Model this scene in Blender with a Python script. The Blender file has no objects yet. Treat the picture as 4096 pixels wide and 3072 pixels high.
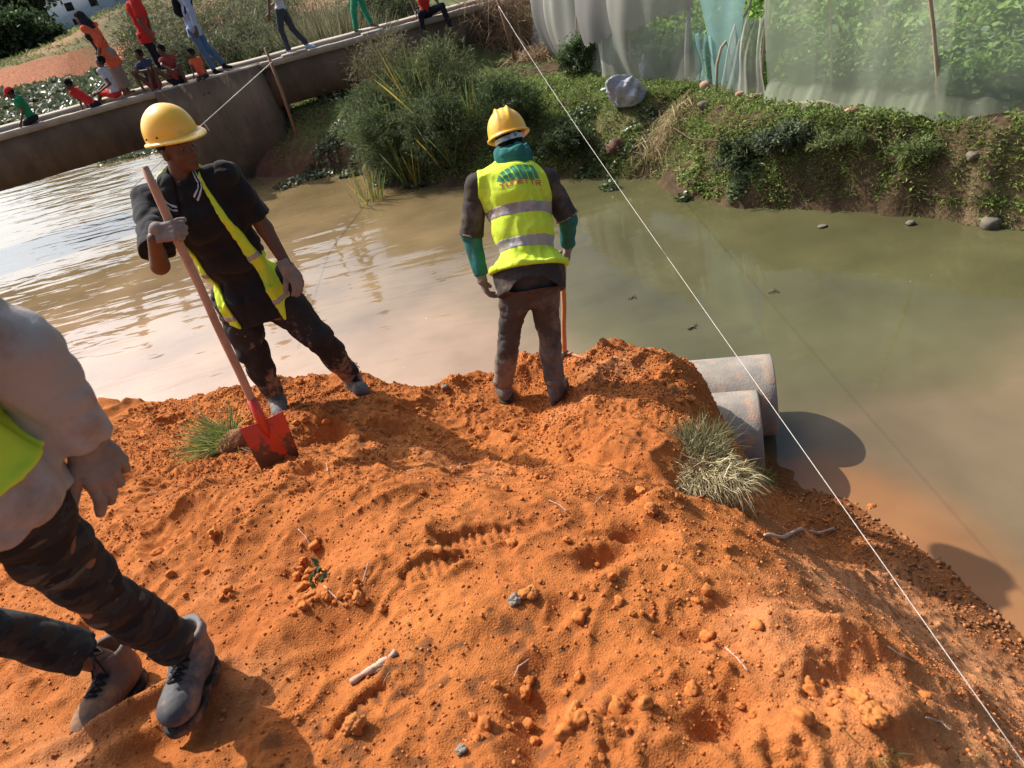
import bpy, math, random
import numpy as np
from mathutils import Vector, Matrix, Quaternion, noise
from mathutils.bvhtree import BVHTree
random.seed(7)
rng = np.random.default_rng(7)
S = bpy.context.scene
COL = S.collection
# ------------------------------------------------------------------ camera
CAM_Z = 3.84; PITCH = math.radians(33.4); ROLL = math.radians(13.5); FPX = 2820.0
cF = Vector((0, math.cos(PITCH), -math.sin(PITCH)))
cR0 = Vector((1, 0, 0)); cU0 = Vector((0, math.sin(PITCH), math.cos(PITCH)))
cR = math.cos(ROLL)*cR0 - math.sin(ROLL)*cU0
cU = math.sin(ROLL)*cR0 + math.cos(ROLL)*cU0
camd = bpy.data.cameras.new("camera"); cam = bpy.data.objects.new("camera", camd); COL.objects.link(cam)
M = Matrix.Identity(4)
for i in range(3):
    M[i][0] = cR[i]; M[i][1] = cU[i]; M[i][2] = -cF[i]
M[2][3] = CAM_Z
cam.matrix_world = M
camd.lens = 36.0*FPX/4096.0; camd.sensor_width = 36.0; camd.clip_start = 0.05; camd.clip_end = 3000
S.camera = cam
camd.dof.use_dof = True; camd.dof.focus_distance = 4.2; camd.dof.aperture_fstop = 5.0
# ------------------------------------------------------------------ light
SUN = Vector((-0.75, 0.66, 0)).normalized()*math.cos(math.radians(43.5)) + Vector((0,0,math.sin(math.radians(43.5))))
ld = bpy.data.lights.new("sun", 'SUN'); ld.energy = 5.0; ld.angle = math.radians(0.5); ld.color = (1.0, 0.95, 0.86)
sun = bpy.data.objects.new("sun", ld); COL.objects.link(sun)
sun.rotation_euler = SUN.to_track_quat('Z', 'Y').to_euler(); sun.location = (0, 0, 30)
W = bpy.data.worlds.new("World"); S.world = W; W.use_nodes = True
nt = W.node_tree; bg = nt.nodes['Background']
sky = nt.nodes.new('ShaderNodeTexSky'); sky.sky_type = 'NISHITA'; sky.sun_disc = False
sky.sun_elevation = math.radians(43.5); sky.sun_rotation = math.atan2(SUN.x, SUN.y)
sky.air_density = 1.2; sky.dust_density = 5.0; sky.ozone_density = 1.2; sky.altitude = 1200
# thin high haze brightens the sky around the sun
tcw = nt.nodes.new('ShaderNodeTexCoord'); dt = nt.nodes.new('ShaderNodeVectorMath'); dt.operation = 'DOT_PRODUCT'; dt.inputs[1].default_value = SUN
nt.links.new(tcw.outputs['Generated'], dt.inputs[0]); gr = nt.nodes.new('ShaderNodeMapRange'); gr.interpolation_type = 'SMOOTHERSTEP'; gr.inputs[1].default_value = .62; gr.inputs[2].default_value = 1.0; gr.inputs[3].default_value = 0; gr.inputs[4].default_value = 19.0
nt.links.new(dt.outputs['Value'], gr.inputs[0]); ga = nt.nodes.new('ShaderNodeMix'); ga.data_type = 'RGBA'; ga.blend_type = 'ADD'; ga.inputs[0].default_value = 1.0
gc = nt.nodes.new('ShaderNodeCombineXYZ')
for i_ in range(3): nt.links.new(gr.outputs[0], gc.inputs[i_])
nt.links.new(sky.outputs[0], ga.inputs[6]); nt.links.new(gc.outputs[0], ga.inputs[7])
nt.links.new(ga.outputs[2], bg.inputs[0]); bg.inputs[1].default_value = 0.095
S.view_settings.view_transform = 'Standard'; S.view_settings.look = 'None'
S.view_settings.exposure = 0.36; S.view_settings.gamma = 1.0
S.cycles.max_bounces = 6; S.cycles.transparent_max_bounces = 16
S.cycles.caustics_reflective = False; S.cycles.caustics_refractive = False

# ------------------------------------------------------------------ helpers
def ray(px, py):
    a = (px-2048)/FPX; b = -(py-1536)/FPX
    return cF + a*cR + b*cU
def PZ(px, py, z):
    d = ray(px, py); t = (z-CAM_Z)/d.z
    return Vector((d.x*t, d.y*t, z))
def PY(px, py, y):
    d = ray(px, py); t = y/d.y
    return Vector((d.x*t, y, CAM_Z+d.z*t))
def project(p):
    v = Vector(p)-Vector((0, 0, CAM_Z)); z = v.dot(cF)
    return 2048+FPX*v.dot(cR)/z, 1536-FPX*v.dot(cU)/z
def tag(o, label=None, cat=None, group=None, kind=None):
    if label: o['label'] = label
    if cat: o['category'] = cat
    if group: o['group'] = group
    if kind: o['kind'] = kind
    return o
def empty(name, loc, rz=0.0):
    o = bpy.data.objects.new(name, None); COL.objects.link(o); o.location = loc; o.rotation_euler = (0, 0, rz)
    o.empty_display_size = 0.1
    return o
def link(name, me, mat=None, parent=None, smooth=True):
    o = bpy.data.objects.new(name, me); COL.objects.link(o)
    if mat is not None and len(me.materials) == 0: me.materials.append(mat)
    if parent is not None:
        o.parent = parent
        if PLOC.get(parent.name) is not None:
            o.location = -PLOC[parent.name]
    return o
PLOC = {}
def thing(name, loc, label, cat, group=None):
    """Empty at the thing's base; parts are modelled in world coordinates and shifted back"""
    e = empty(name, loc); PLOC[e.name] = Vector(loc); tag(e, label, cat, group)
    return e
def sub(name, me, mat, parent, world=False):
    o = bpy.data.objects.new(name, me); COL.objects.link(o)
    if len(me.materials) == 0: me.materials.append(mat)
    o.parent = parent
    if world: o.location = -Vector(parent.location)
    return o
def subw(name, me, mat, parent): return sub(name, me, mat, parent, True)
def mesh_np(name, V, F, smooth=True, colors=None, mats=None):
    """V (n,3); F list of equal-size array (m,k) or list of arrays"""
    me = bpy.data.meshes.new(name)
    V = np.asarray(V, dtype=np.float32)
    if not isinstance(F, (list, tuple)): F = [F]
    F = [np.asarray(f, dtype=np.int32) for f in F if len(f)]
    nl = sum(f.size for f in F); nf = sum(len(f) for f in F)
    me.vertices.add(len(V)); me.vertices.foreach_set('co', V.ravel())
    me.loops.add(nl); me.loops.foreach_set('vertex_index', np.concatenate([f.ravel() for f in F]))
    me.polygons.add(nf)
    tot = np.concatenate([np.full(len(f), f.shape[1], dtype=np.int32) for f in F])
    st = np.concatenate([[0], np.cumsum(tot)[:-1]]).astype(np.int32)
    me.polygons.foreach_set('loop_start', st); me.polygons.foreach_set('loop_total', tot)
    if smooth: me.polygons.foreach_set('use_smooth', np.ones(nf, dtype=bool))
    if colors is not None:
        at = me.color_attributes.new('Col', 'FLOAT_COLOR', 'POINT')
        c = np.ones((len(V), 4), dtype=np.float32); c[:, :3] = colors
        at.data.foreach_set('color', c.ravel())
    me.update(calc_edges=True)
    return me
# ---- value noise
_perm = rng.random((64, 64, 64)).astype(np.float32)
def vn3(P, f=1.0, seed=0):
    Q = np.asarray(P, dtype=np.float64)*f + seed*17.31 + 100.0
    I = np.floor(Q).astype(np.int64); t = Q-I; t = t*t*(3-2*t); I0 = I % 64; I1 = (I+1) % 64
    x0, y0, z0 = I0[..., 0], I0[..., 1], I0[..., 2]; x1, y1, z1 = I1[..., 0], I1[..., 1], I1[..., 2]
    tx, ty, tz = t[..., 0], t[..., 1], t[..., 2]
    a = _perm[x0, y0, z0]*(1-tx)+_perm[x1, y0, z0]*tx; b = _perm[x0, y1, z0]*(1-tx)+_perm[x1, y1, z0]*tx
    c = _perm[x0, y0, z1]*(1-tx)+_perm[x1, y0, z1]*tx; d = _perm[x0, y1, z1]*(1-tx)+_perm[x1, y1, z1]*tx
    return ((a*(1-ty)+b*ty)*(1-tz)+(c*(1-ty)+d*ty)*tz)*2-1
def vn2(x, y, f=1.0, seed=0):
    x = np.asarray(x, dtype=np.float64); y = np.asarray(y, dtype=np.float64)
    # a rotated lattice so that no grid shows
    c, s = math.cos(0.6+seed), math.sin(0.6+seed)
    P = np.stack([x*c-y*s, x*s+y*c, np.zeros_like(x)+seed*3.7/max(f, 1e-6)], -1)
    return vn3(P, f, seed)
def fbm2(x, y, f, octs=4, gain=0.5, seed=0):
    r = 0; a = 1; n = 0
    for i in range(octs):
        r = r + a*vn2(x, y, f, seed+i*3); n += a; a *= gain; f *= 2.03
    return r/n
def sstep(a, b, x):
    t = np.clip((x-a)/(b-a), 0, 1); return t*t*(3-2*t)
def rbf_fit(pts, vals, smooth=1e-3):
    P = np.asarray(pts, float); v = np.asarray(vals, float); n = len(P)
    d = np.linalg.norm(P[:, None]-P[None], axis=2)
    K = np.where(d > 0, d*d*np.log(d+1e-12), 0)+np.eye(n)*smooth
    A = np.zeros((n+3, n+3)); A[:n, :n] = K; A[:n, n] = 1; A[:n, n+1:] = P; A[n, :n] = 1; A[n+1:, :n] = P.T
    w = np.linalg.solve(A, np.concatenate([v, [0, 0, 0]]))
    def f(x, y):
        sh = np.shape(x); x = np.ravel(x); y = np.ravel(y); r = w[n]+w[n+1]*x+w[n+2]*y
        for i in range(n):
            d2 = (x-P[i, 0])**2+(y-P[i, 1])**2+1e-12
            r = r+w[i]*0.5*d2*np.log(d2)
        return r.reshape(sh)
    return f
def poly_sd(x, y, poly):
    """signed distance to polygon, negative inside"""
    sh = np.shape(x); x = np.ravel(x); y = np.ravel(y)
    d = np.full(x.shape, 1e18); ins = np.zeros(x.shape, bool); n = len(poly)
    for i in range(n):
        ax, ay = poly[i]; bx, by = poly[(i+1) % n]
        ex, ey = bx-ax, by-ay; wx, wy = x-ax, y-ay
        t = np.clip((wx*ex+wy*ey)/(ex*ex+ey*ey+1e-12), 0, 1)
        d = np.minimum(d, (wx-ex*t)**2+(wy-ey*t)**2)
        c = (ay > y) != (by > y)
        with np.errstate(divide='ignore', invalid='ignore'):
            xi = (bx-ax)*(y-ay)/(by-ay+1e-18)+ax
        ins ^= (c & (x < xi))
    d = np.sqrt(d); d[ins] *= -1
    return d.reshape(sh)
def grid_sheet(xs, ys, hf):
    X, Y = np.meshgrid(xs, ys); Z = hf(X, Y)
    V = np.stack([X.ravel(), Y.ravel(), Z.ravel()], 1)
    nx, ny = len(xs), len(ys); i = np.arange((ny-1)*(nx-1)); r = i//(nx-1); c = i % (nx-1)
    a = r*nx+c
    return V, np.stack([a, a+1, a+nx+1, a+nx], 1), X, Y, Z
def spaced(a, b, fine_a, fine_b, h, grow=1.12, hmax=50):
    core = list(np.arange(fine_a, fine_b+h*0.5, h)); lo = []; x = fine_a; s = h
    while x > a: s = min(s*grow, hmax); x -= s; lo.append(x)
    hi = []; x = core[-1]; s = h
    while x < b: s = min(s*grow, hmax); x += s; hi.append(x)
    return np.array(lo[::-1]+core+hi)

# ---- materials
def new_mat(name):
    m = bpy.data.materials.new(name); m.use_nodes = True
    return m, m.node_tree, m.node_tree.nodes['Principled BSDF']
def N(nt, t, **kw):
    n = nt.nodes.new(t)
    for k, v in kw.items(): setattr(n, k, v)
    return n
def mat(name, col, rough=0.8, col2=None, scale=8.0, amount=0.5, bump=0.0, bscale=60.0, spec=0.3, dirt=None,
        dirt_scale=4.0, dirt_lo=0.5, dirt_hi=0.65, metal=0.0, sheen=0.0, dirt_z=None, attr=False, transl=0.0, stretch=None, coord='Object', detail=6.0, bdist=0.01):
    m, nt, b = new_mat(name); L = nt.links
    tc = N(nt, 'ShaderNodeTexCoord'); src = tc.outputs[coord]
    if stretch:
        mp = N(nt, 'ShaderNodeMapping'); mp.inputs['Scale'].default_value = stretch; L.new(src, mp.inputs[0]); src = mp.outputs[0]
    cur = None
    if attr:
        a = N(nt, 'ShaderNodeVertexColor', layer_name='Col'); cur = a.outputs['Color']
        base = cur
    no = N(nt, 'ShaderNodeTexNoise'); no.inputs['Scale'].default_value = scale; no.inputs['Detail'].default_value = detail; no.inputs['Roughness'].default_value = 0.6
    L.new(src, no.inputs['Vector'])
    rp = N(nt, 'ShaderNodeMapRange'); rp.inputs[1].default_value = 0.3; rp.inputs[2].default_value = 0.7
    L.new(no.outputs[0], rp.inputs[0])
    mx = N(nt, 'ShaderNodeMix', data_type='RGBA', blend_type='MIX')
    c2 = col2 if col2 else tuple(c*(1-amount) for c in col)
    if attr:
        mx.blend_type = 'MULTIPLY'; mx.inputs[0].default_value = 1.0
        cr = N(nt, 'ShaderNodeMix', data_type='RGBA'); cr.inputs[6].default_value = (1-amount,)*3+(1,); cr.inputs[7].default_value = (1+amount*0.6,)*3+(1,)
        L.new(rp.outputs[0], cr.inputs[0]); L.new(base, mx.inputs[6]); L.new(cr.outputs[2], mx.inputs[7])
    else:
        mx.inputs[6].default_value = tuple(col)+(1,); mx.inputs[7].default_value = tuple(c2)+(1,)
        L.new(rp.outputs[0], mx.inputs[0])
    cur = mx.outputs[2]
    if dirt:
        n2 = N(nt, 'ShaderNodeTexNoise'); n2.inputs['Scale'].default_value = dirt_scale; n2.inputs['Detail'].default_value = 8; n2.inputs['Roughness'].default_value = 0.65
        L.new(tc.outputs[coord], n2.inputs['Vector']); ns = n2.outputs[0]
        if dirt_z:      # mud splashed up from below: more of it lower down on the thing
            sx = N(nt, 'ShaderNodeSeparateXYZ'); L.new(tc.outputs['Object'], sx.inputs[0]); rz = N(nt, 'ShaderNodeMapRange'); rz.inputs[1].default_value = dirt_z[1]; rz.inputs[2].default_value = dirt_z[0]; rz.inputs[3].default_value = 0; rz.inputs[4].default_value = dirt_z[2]
            L.new(sx.outputs[2], rz.inputs[0]); az = N(nt, 'ShaderNodeMath', operation='ADD'); L.new(ns, az.inputs[0]); L.new(rz.outputs[0], az.inputs[1]); ns = az.outputs[0]
        r2 = N(nt, 'ShaderNodeMapRange'); r2.inputs[1].default_value = dirt_lo; r2.inputs[2].default_value = dirt_hi; L.new(ns, r2.inputs[0])
        m2 = N(nt, 'ShaderNodeMix', data_type='RGBA'); m2.inputs[7].default_value = tuple(dirt)+(1,)
        L.new(r2.outputs[0], m2.inputs[0]); L.new(cur, m2.inputs[6]); cur = m2.outputs[2]
    L.new(cur, b.inputs['Base Color'])
    b.inputs['Roughness'].default_value = rough; b.inputs['Specular IOR Level'].default_value = spec; b.inputs['Metallic'].default_value = metal
    if sheen: b.inputs['Sheen Weight'].default_value = sheen
    if bump:
        nb = N(nt, 'ShaderNodeTexNoise'); nb.inputs['Scale'].default_value = bscale; nb.inputs['Detail'].default_value = 5; L.new(src, nb.inputs['Vector'])
        bp = N(nt, 'ShaderNodeBump'); bp.inputs['Strength'].default_value = bump; bp.inputs['Distance'].default_value = bdist
        L.new(nb.outputs[0], bp.inputs['Height']); L.new(bp.outputs[0], b.inputs['Normal'])
    if transl:
        tr = N(nt, 'ShaderNodeBsdfTranslucent'); L.new(cur, tr.inputs[0])
        ms = N(nt, 'ShaderNodeMixShader'); ms.inputs[0].default_value = transl
        out = nt.nodes['Material Output']; L.new(b.outputs[0], ms.inputs[1]); L.new(tr.outputs[0], ms.inputs[2]); L.new(ms.outputs[0], out.inputs[0])
    return m

# ---- simple solids, all returning (V,F) lists for join
class MB:
    def __init__(s): s.V = []; s.F4 = []; s.F3 = []; s.n = 0; s.C = []
    def add(s, V, F, col=None):
        V = np.asarray(V, float); F = np.asarray(F, int)
        if F.shape[1] == 4: s.F4.append(F+s.n)
        else: s.F3.append(F+s.n)
        s.V.append(V); s.n += len(V)
        if col is not None: s.C.append(np.broadcast_to(np.asarray(col, float), (len(V), 3)))
    def tube(s, pts, rad, n=10, caps=True, col=None, flat=None):
        pts = [Vector(p) for p in pts]; k = len(pts)
        if not hasattr(rad, '__len__'): rad = [rad]*k
        V = []; up = None
        for i, p in enumerate(pts):
            t = (pts[min(i+1, k-1)]-pts[max(i-1, 0)]).normalized()
            if up is None: up = t.orthogonal().normalized()
            up = (up-t*up.dot(t)).normalized(); w = t.cross(up)
            for j in range(n):
                a = 2*math.pi*j/n
                V.append(p+float(rad[i])*(math.cos(a)*up+(flat or 1)*math.sin(a)*w))
        F = [(i*n+j, i*n+(j+1) % n, (i+1)*n+(j+1) % n, (i+1)*n+j) for i in range(k-1) for j in range(n)]
        if caps:
            V += [pts[0], pts[-1]]; c0 = k*n; c1 = c0+1
            s.F3.append(np.array([(c0, (j+1) % n, j) for j in range(n)]+[(c1, (k-1)*n+j, (k-1)*n+(j+1) % n) for j in range(n)])+s.n)
        s.add([tuple(v) for v in V], F, col)
    def box(s, c, sx, sy, sz, rot=None, bev=0.0, col=None):
        """box centred at c, optional bevel made of chamfered corners"""
        hx, hy, hz = sx/2, sy/2, sz/2; R = rot or Matrix.Identity(3); c = Vector(c)
        if bev <= 0:
            V = [R @ Vector((x*hx, y*hy, z*hz))+c for x in (-1, 1) for y in (-1, 1) for z in (-1, 1)]
            F = [(0, 1, 3, 2), (4, 6, 7, 5), (0, 4, 5, 1), (2, 3, 7, 6), (0, 2, 6, 4), (1, 5, 7, 3)]
            s.add([tuple(v) for v in V], F, col); return
        V = []; idx = {}
        for x in (-1, 1):
            for y in (-1, 1):
                for z in (-1, 1):
                    for ax in range(3):
                        q = [x*(hx-bev), y*(hy-bev), z*(hz-bev)]; q[ax] = (x, y, z)[ax]*(hx, hy, hz)[ax]
                        idx[(x, y, z, ax)] = len(V); V.append(R @ Vector(q)+c)
        F4 = []; F3 = []
        for ax in range(3):
            o = [i for i in range(3) if i != ax]
            for sg in (-1, 1):
                q = []
                for (u, v) in ((-1, -1), (1, -1), (1, 1), (-1, 1)):
                    k = [0, 0, 0]; k[ax] = sg; k[o[0]] = u; k[o[1]] = v; q.append(idx[(k[0], k[1], k[2], ax)])
                flip = (sg < 0) != (ax == 1)
                F4.append(q[::-1] if flip else q)
            for u in (-1, 1):
                for v in (-1, 1):
                    ks = []
                    for w in (-1, 1):
                        k = [0, 0, 0]; k[ax] = w; k[o[0]] = u; k[o[1]] = v; ks.append(tuple(k))
                    q = [idx[ks[0]+(o[0],)], idx[ks[1]+(o[0],)], idx[ks[1]+(o[1],)], idx[ks[0]+(o[1],)]]
                    F4.append(q)
        for x in (-1, 1):
            for y in (-1, 1):
                for z in (-1, 1): F3.append([idx[(x, y, z, a)] for a in range(3)])
        s.F3.append(np.array(F3)+s.n); s.add([tuple(v) for v in V], F4, col)
    def mesh(s, name, smooth=True, fixn=True):
        V = np.concatenate(s.V); F = []
        if s.F4: F.append(np.concatenate(s.F4))
        if s.F3: F.append(np.concatenate(s.F3))
        me = mesh_np(name, V, F, smooth, np.concatenate(s.C) if s.C else None)
        if fixn:
            import bmesh
            bm = bmesh.new(); bm.from_mesh(me); bmesh.ops.recalc_face_normals(bm, faces=bm.faces); bm.to_mesh(me); bm.free()
        return me
def blades(P, D, L, Wd, droop, colors, segs=3, seed=0):
    """grass blades / narrow leaves: base points P, directions D (unit), lengths L, widths W, droop"""
    n = len(P); P = np.asarray(P, float); D = np.asarray(D, float)
    r = np.random.default_rng(seed)
    A = np.cross(D, r.normal(size=(n, 3))); A /= np.linalg.norm(A, axis=1)[:, None]+1e-9
    L = np.broadcast_to(L, (n,)); Wd = np.broadcast_to(Wd, (n,)); droop = np.broadcast_to(droop, (n,))
    V = np.zeros((n, 2*segs+1, 3)); 
    for k in range(segs):
        t = k/segs; c = P+D*(L*t)[:, None]; c[:, 2] -= droop*L*t*t
        w = Wd*(1-0.45*t)*(0.7 if k == 0 else 1.0)
        V[:, 2*k] = c-A*w[:, None]*0.5; V[:, 2*k+1] = c+A*w[:, None]*0.5
    c = P+D*L[:, None]; c[:, 2] -= droop*L; V[:, 2*segs] = c
    base = np.arange(n)[:, None]*(2*segs+1)
    F4 = np.concatenate([base+np.array([2*k, 2*k+1, 2*k+3, 2*k+2]) for k in range(segs-1)]) if segs > 1 else np.zeros((0, 4), int)
    k = segs-1; F3 = base+np.array([2*k, 2*k+1, 2*segs])
    C = np.repeat(np.asarray(colors, float)[:, None, :], 2*segs+1, axis=1).reshape(-1, 3)
    return V.reshape(-1, 3), [F4, F3] if segs > 1 else [F3], C
def leaves(P, D, U, L, Wd, colors, cup=0.15):
    """broad leaves: 2-quad diamond (8-point) with a crease; base P, direction D, normal-ish U"""
    n = len(P); D = D/np.linalg.norm(D, axis=1)[:, None]; A = np.cross(D, U); A /= np.linalg.norm(A, axis=1)[:, None]+1e-9
    U = np.cross(A, D); L = np.broadcast_to(L, (n,))[:, None]; Wd = np.broadcast_to(Wd, (n,))[:, None]
    pts = [(0, 0, 0), (.3, .42, 1), (.7, .38, .8), (1, 0, -.3), (.7, -.38, .8), (.3, -.42, 1), (.35, 0, 0), (.7, 0, -.1)]
    V = np.stack([P+D*L*a+A*Wd*b+U*L*cup*c for a, b, c in pts], 1)
    base = np.arange(n)[:, None]*8
    F4 = np.concatenate([base+np.array(q) for q in ([6, 1, 2, 7], [5, 6, 7, 4])])
    F3 = np.concatenate([base+np.array(q) for q in ([0, 1, 6], [0, 6, 5], [7, 2, 3], [4, 7, 3])])
    C = np.repeat(np.asarray(colors, float)[:, None, :], 8, axis=1).reshape(-1, 3)
    return V.reshape(-1, 3), [F4, F3], C
def rock(seed, s=(1, 1, 1), n=2, rough=0.28, flat=0.0):
    import bmesh
    bm = bmesh.new(); bmesh.ops.create_icosphere(bm, subdivisions=n, radius=1.0)
    V = np.array([v.co[:] for v in bm.verts]); F = np.array([[v.index for v in f.verts] for f in bm.faces]); bm.free()
    d = 1+rough*vn3(V, 1.1, seed)+rough*0.5*vn3(V, 2.7, seed+3)+rough*0.3*vn3(V, 6, seed+5)+(rough*.25*vn3(V, 13, seed+7) if n > 2 else 0)
    V = V*d[:, None]; V[:, 2] = np.where(V[:, 2] < 0, V[:, 2]*(1-flat), V[:, 2])
    return V*np.array(s), F
# ------------------------------------------------------------------ setting: soil mound in the foreground
GS = 0.24; G0 = 2.416
def gbase(y): return G0-GS*y
def PS(px, py, off=0.0):
    d = ray(px, py); t = (G0+off-CAM_Z)/(d.z+GS*d.y)
    return Vector((d.x*t, d.y*t, CAM_Z+d.z*t))
ctrl = []
for px, py, off in [(2048,3072,0),(1000,3072,.03),(0,3072,.03),(0,2500,.02),(600,2600,0),(3000,3072,-.02),(3500,2900,-.08),
    (1500,2700,0),(2300,2700,.0),(3000,2500,-.02),(600,2200,.05),(1100,2200,.1),(1500,2200,.12),(2100,2150,.06),(2600,2200,.0),
    (400,1950,.0),(1000,2030,.12),(1350,1940,.13),(1800,1960,.08),(2300,2010,.03),(2700,2120,-.06),
    (600,1800,-.04),(850,1820,-.02),(1200,1850,-.04),(1400,1780,-.08),(1700,1830,-.2),(2000,1890,-.28),(2250,1850,-.27),(1900,1620,-.3),
    (2350,1650,-.34),(2480,1790,-.2),(2560,1930,-.2),(500,1640,-.02),(950,1600,-.02),(1300,1560,0),(1700,1520,-.14),(2100,1430,-.2),(2100,1620,-.39),(1450,1640,-.03),
    (2450,1430,-.24),(2650,1520,-.36),(2750,1700,-.42),(2700,1446,-.40),(2775,1475,-.46),(2800,1550,-.47),(2790,1620,-.5),(2700,1850,-.33),(2850,2050,-.3),(3000,2250,-.16),(3200,2450,-.12),(3500,2700,-.16)]:
    p = PS(px, py, off); ctrl.append((p.x, p.y, p.z))
for px, py in [(3140,1900),(3350,2000),(3560,2110),(3800,2300),(4096,2560)]:
    p = PZ(px, py, 0); ctrl.append((p.x, p.y, 0)); ctrl.append((p.x+.8, p.y+.5, -.55))
for px, py, z in [(2830,1540,.62),(2880,1700,.42),(3000,1890,.18),(3100,2060,.5),(3400,2250,.42),(3700,2500,.45),(3900,2750,.75),(3250,2150,.42)]:
    p = PZ(px, py, z); ctrl.append((p.x, p.y, z))
ctrl += [(-2.6, 1.2, 2.15), (-3.2, 2.8, 1.75), (-4.5, 4, 1.4), (-4, -1, 2.4), (0, -1, 2.4), (2.6, -1.2, 1.0), (3.2, .5, -.4), (1.6, .2, 1.35), (3.5, 3, -.9)]
moundf = rbf_fit([(a, b) for a, b, c in ctrl], [c for a, b, c in ctrl], 2e-3)
edge_px = [(-400,1640,-.02),(0,1620,-.02),(300,1612,-.02),(520,1600,-.02),(700,1592,-.01),(850,1588,-.02),(960,1560,-.02),(1060,1530,0),(1150,1506,0),(1300,1490,0),(1450,1484,.0),(1560,1478,.0),(1700,1466,-.01),
    (1800,1448,-.05),(1900,1432,-.08),(2000,1410,-.1),(2120,1378,-.12),(2250,1366,-.14),(2400,1378,-.2),(2520,1398,-.27),(2640,1428,-.34),(2760,1446,-.46),(2805,1456,-.5)]
edge = [PS(*e) for e in edge_px]
mpoly = [(-9, 5.5), (-6, 5.0)]+[(p.x, p.y) for p in edge]+[(1.62, 4.25), (1.9, 3.9), (6, 3.9), (8, -8), (-9, -8)]
# (x, y, amplitude, radius along, radius across, angle) dents and heaps read off the photograph
feats = []
def feat(px, py, amp, ra, rb, ang=0, off=0): 
    p = PS(px, py, off); feats.append((p.x, p.y, amp, ra, rb, math.radians(ang)))
for f in [(1330,1690,-.06,.16,.09,20),(1290,1560,-.07,.1,.07,0),(2370,1700,-.05,.25,.06,-50),(2200,1560,.04,.14,.08,0),(2330,1480,.05,.3,.12,-10),
    (2550,1930,-.08,.14,.1,0),(2640,1950,.09,.12,.11,20),(2720,1700,-.05,.2,.1,0),(2420,2240,-.045,.10,.05,10),(2360,2300,-.02,.08,.05,30),
    (2500,2120,-.06,.12,.05,-10),(2330,2090,-.03,.14,.08,0),(1950,1740,.05,.1,.3,10),(1650,1730,.05,.28,.1,20),(1540,1640,-.05,.12,.07,0),(700,1650,-.05,.12,.07,0),(900,1700,.04,.2,.1,0),
    (1250,1900,.06,.2,.08,10),(1090,1880,-.06,.16,.09,0),(1240,2000,.04,.35,.1,0),(1980,1640,-.05,.15,.1,0),(2120,1690,-.03,.1,.1,0),(1400,2600,-.03,.2,.15,0),(1250,2500,.03,.2,.1,30),
    (2200,2750,-.05,.12,.16,80),(2150,3000,-.05,.06,.2,0),(2450,2900,.035,.1,.08,0),(2650,2950,.03,.08,.07,0),(3100,2900,.03,.1,.1,0),(2900,2870,-.05,.15,.05,0),(2950,2750,-.03,.12,.08,0),
    (2780,2520,-.045,.12,.06,-30),(2900,2380,-.03,.1,.05,0),(3350,2420,.05,.14,.04,-25),(1000,2750,.02,.2,.1,0),(650,1950,-.05,.14,.1,0),(520,1900,-.06,.16,.12,20),(300,1850,-.06,.2,.1,0),
    (1500,2080,.04,.3,.1,0),(1100,2350,-.03,.2,.1,0),(1300,2280,-.035,.15,.1,40),(1700,2550,.03,.25,.12,10),(2000,2480,.02,.2,.1,0),(3350,2650,-.04,.15,.06,20),(3600,2800,.04,.12,.06,20),
    (3650,2450,.05,.3,.06,-20),(800,2900,-.04,.2,.09,20),(450,2780,-.03,.15,.1,0),(600,2830,.045,.22,.035,25),(500,3000,.03,.12,.04,40),(860,2050,.03,.2,.1,0),(1150,1640,-.03,.12,.08,0),(1480,1680,-.04,.13,.09,0),
    (2730,1500,.07,.14,.12,0),(2740,1590,.05,.1,.1,0),(2050,1650,-.04,.1,.09,0),(2290,1650,-.04,.1,.09,0)]:
    feat(*f)
calm = [PS(1425, 1590, -.03), PS(1120, 1675, -.06), PS(2012, 1615, -.39), PS(2222, 1615, -.39), PS(700, 2830, 0), PS(380, 2860, 0)]
prints = []
for px, py, ln, wd, ang in [(1930,2215,.27,.1,8),(1760,2345,.24,.095,14),(2480,2900,.2,.09,70),(3150,2990,.2,.09,80),(1450,2840,.24,.09,40)]:
    p = PS(px, py); prints.append((p.x, p.y, ln, wd, math.radians(ang)))
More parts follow.
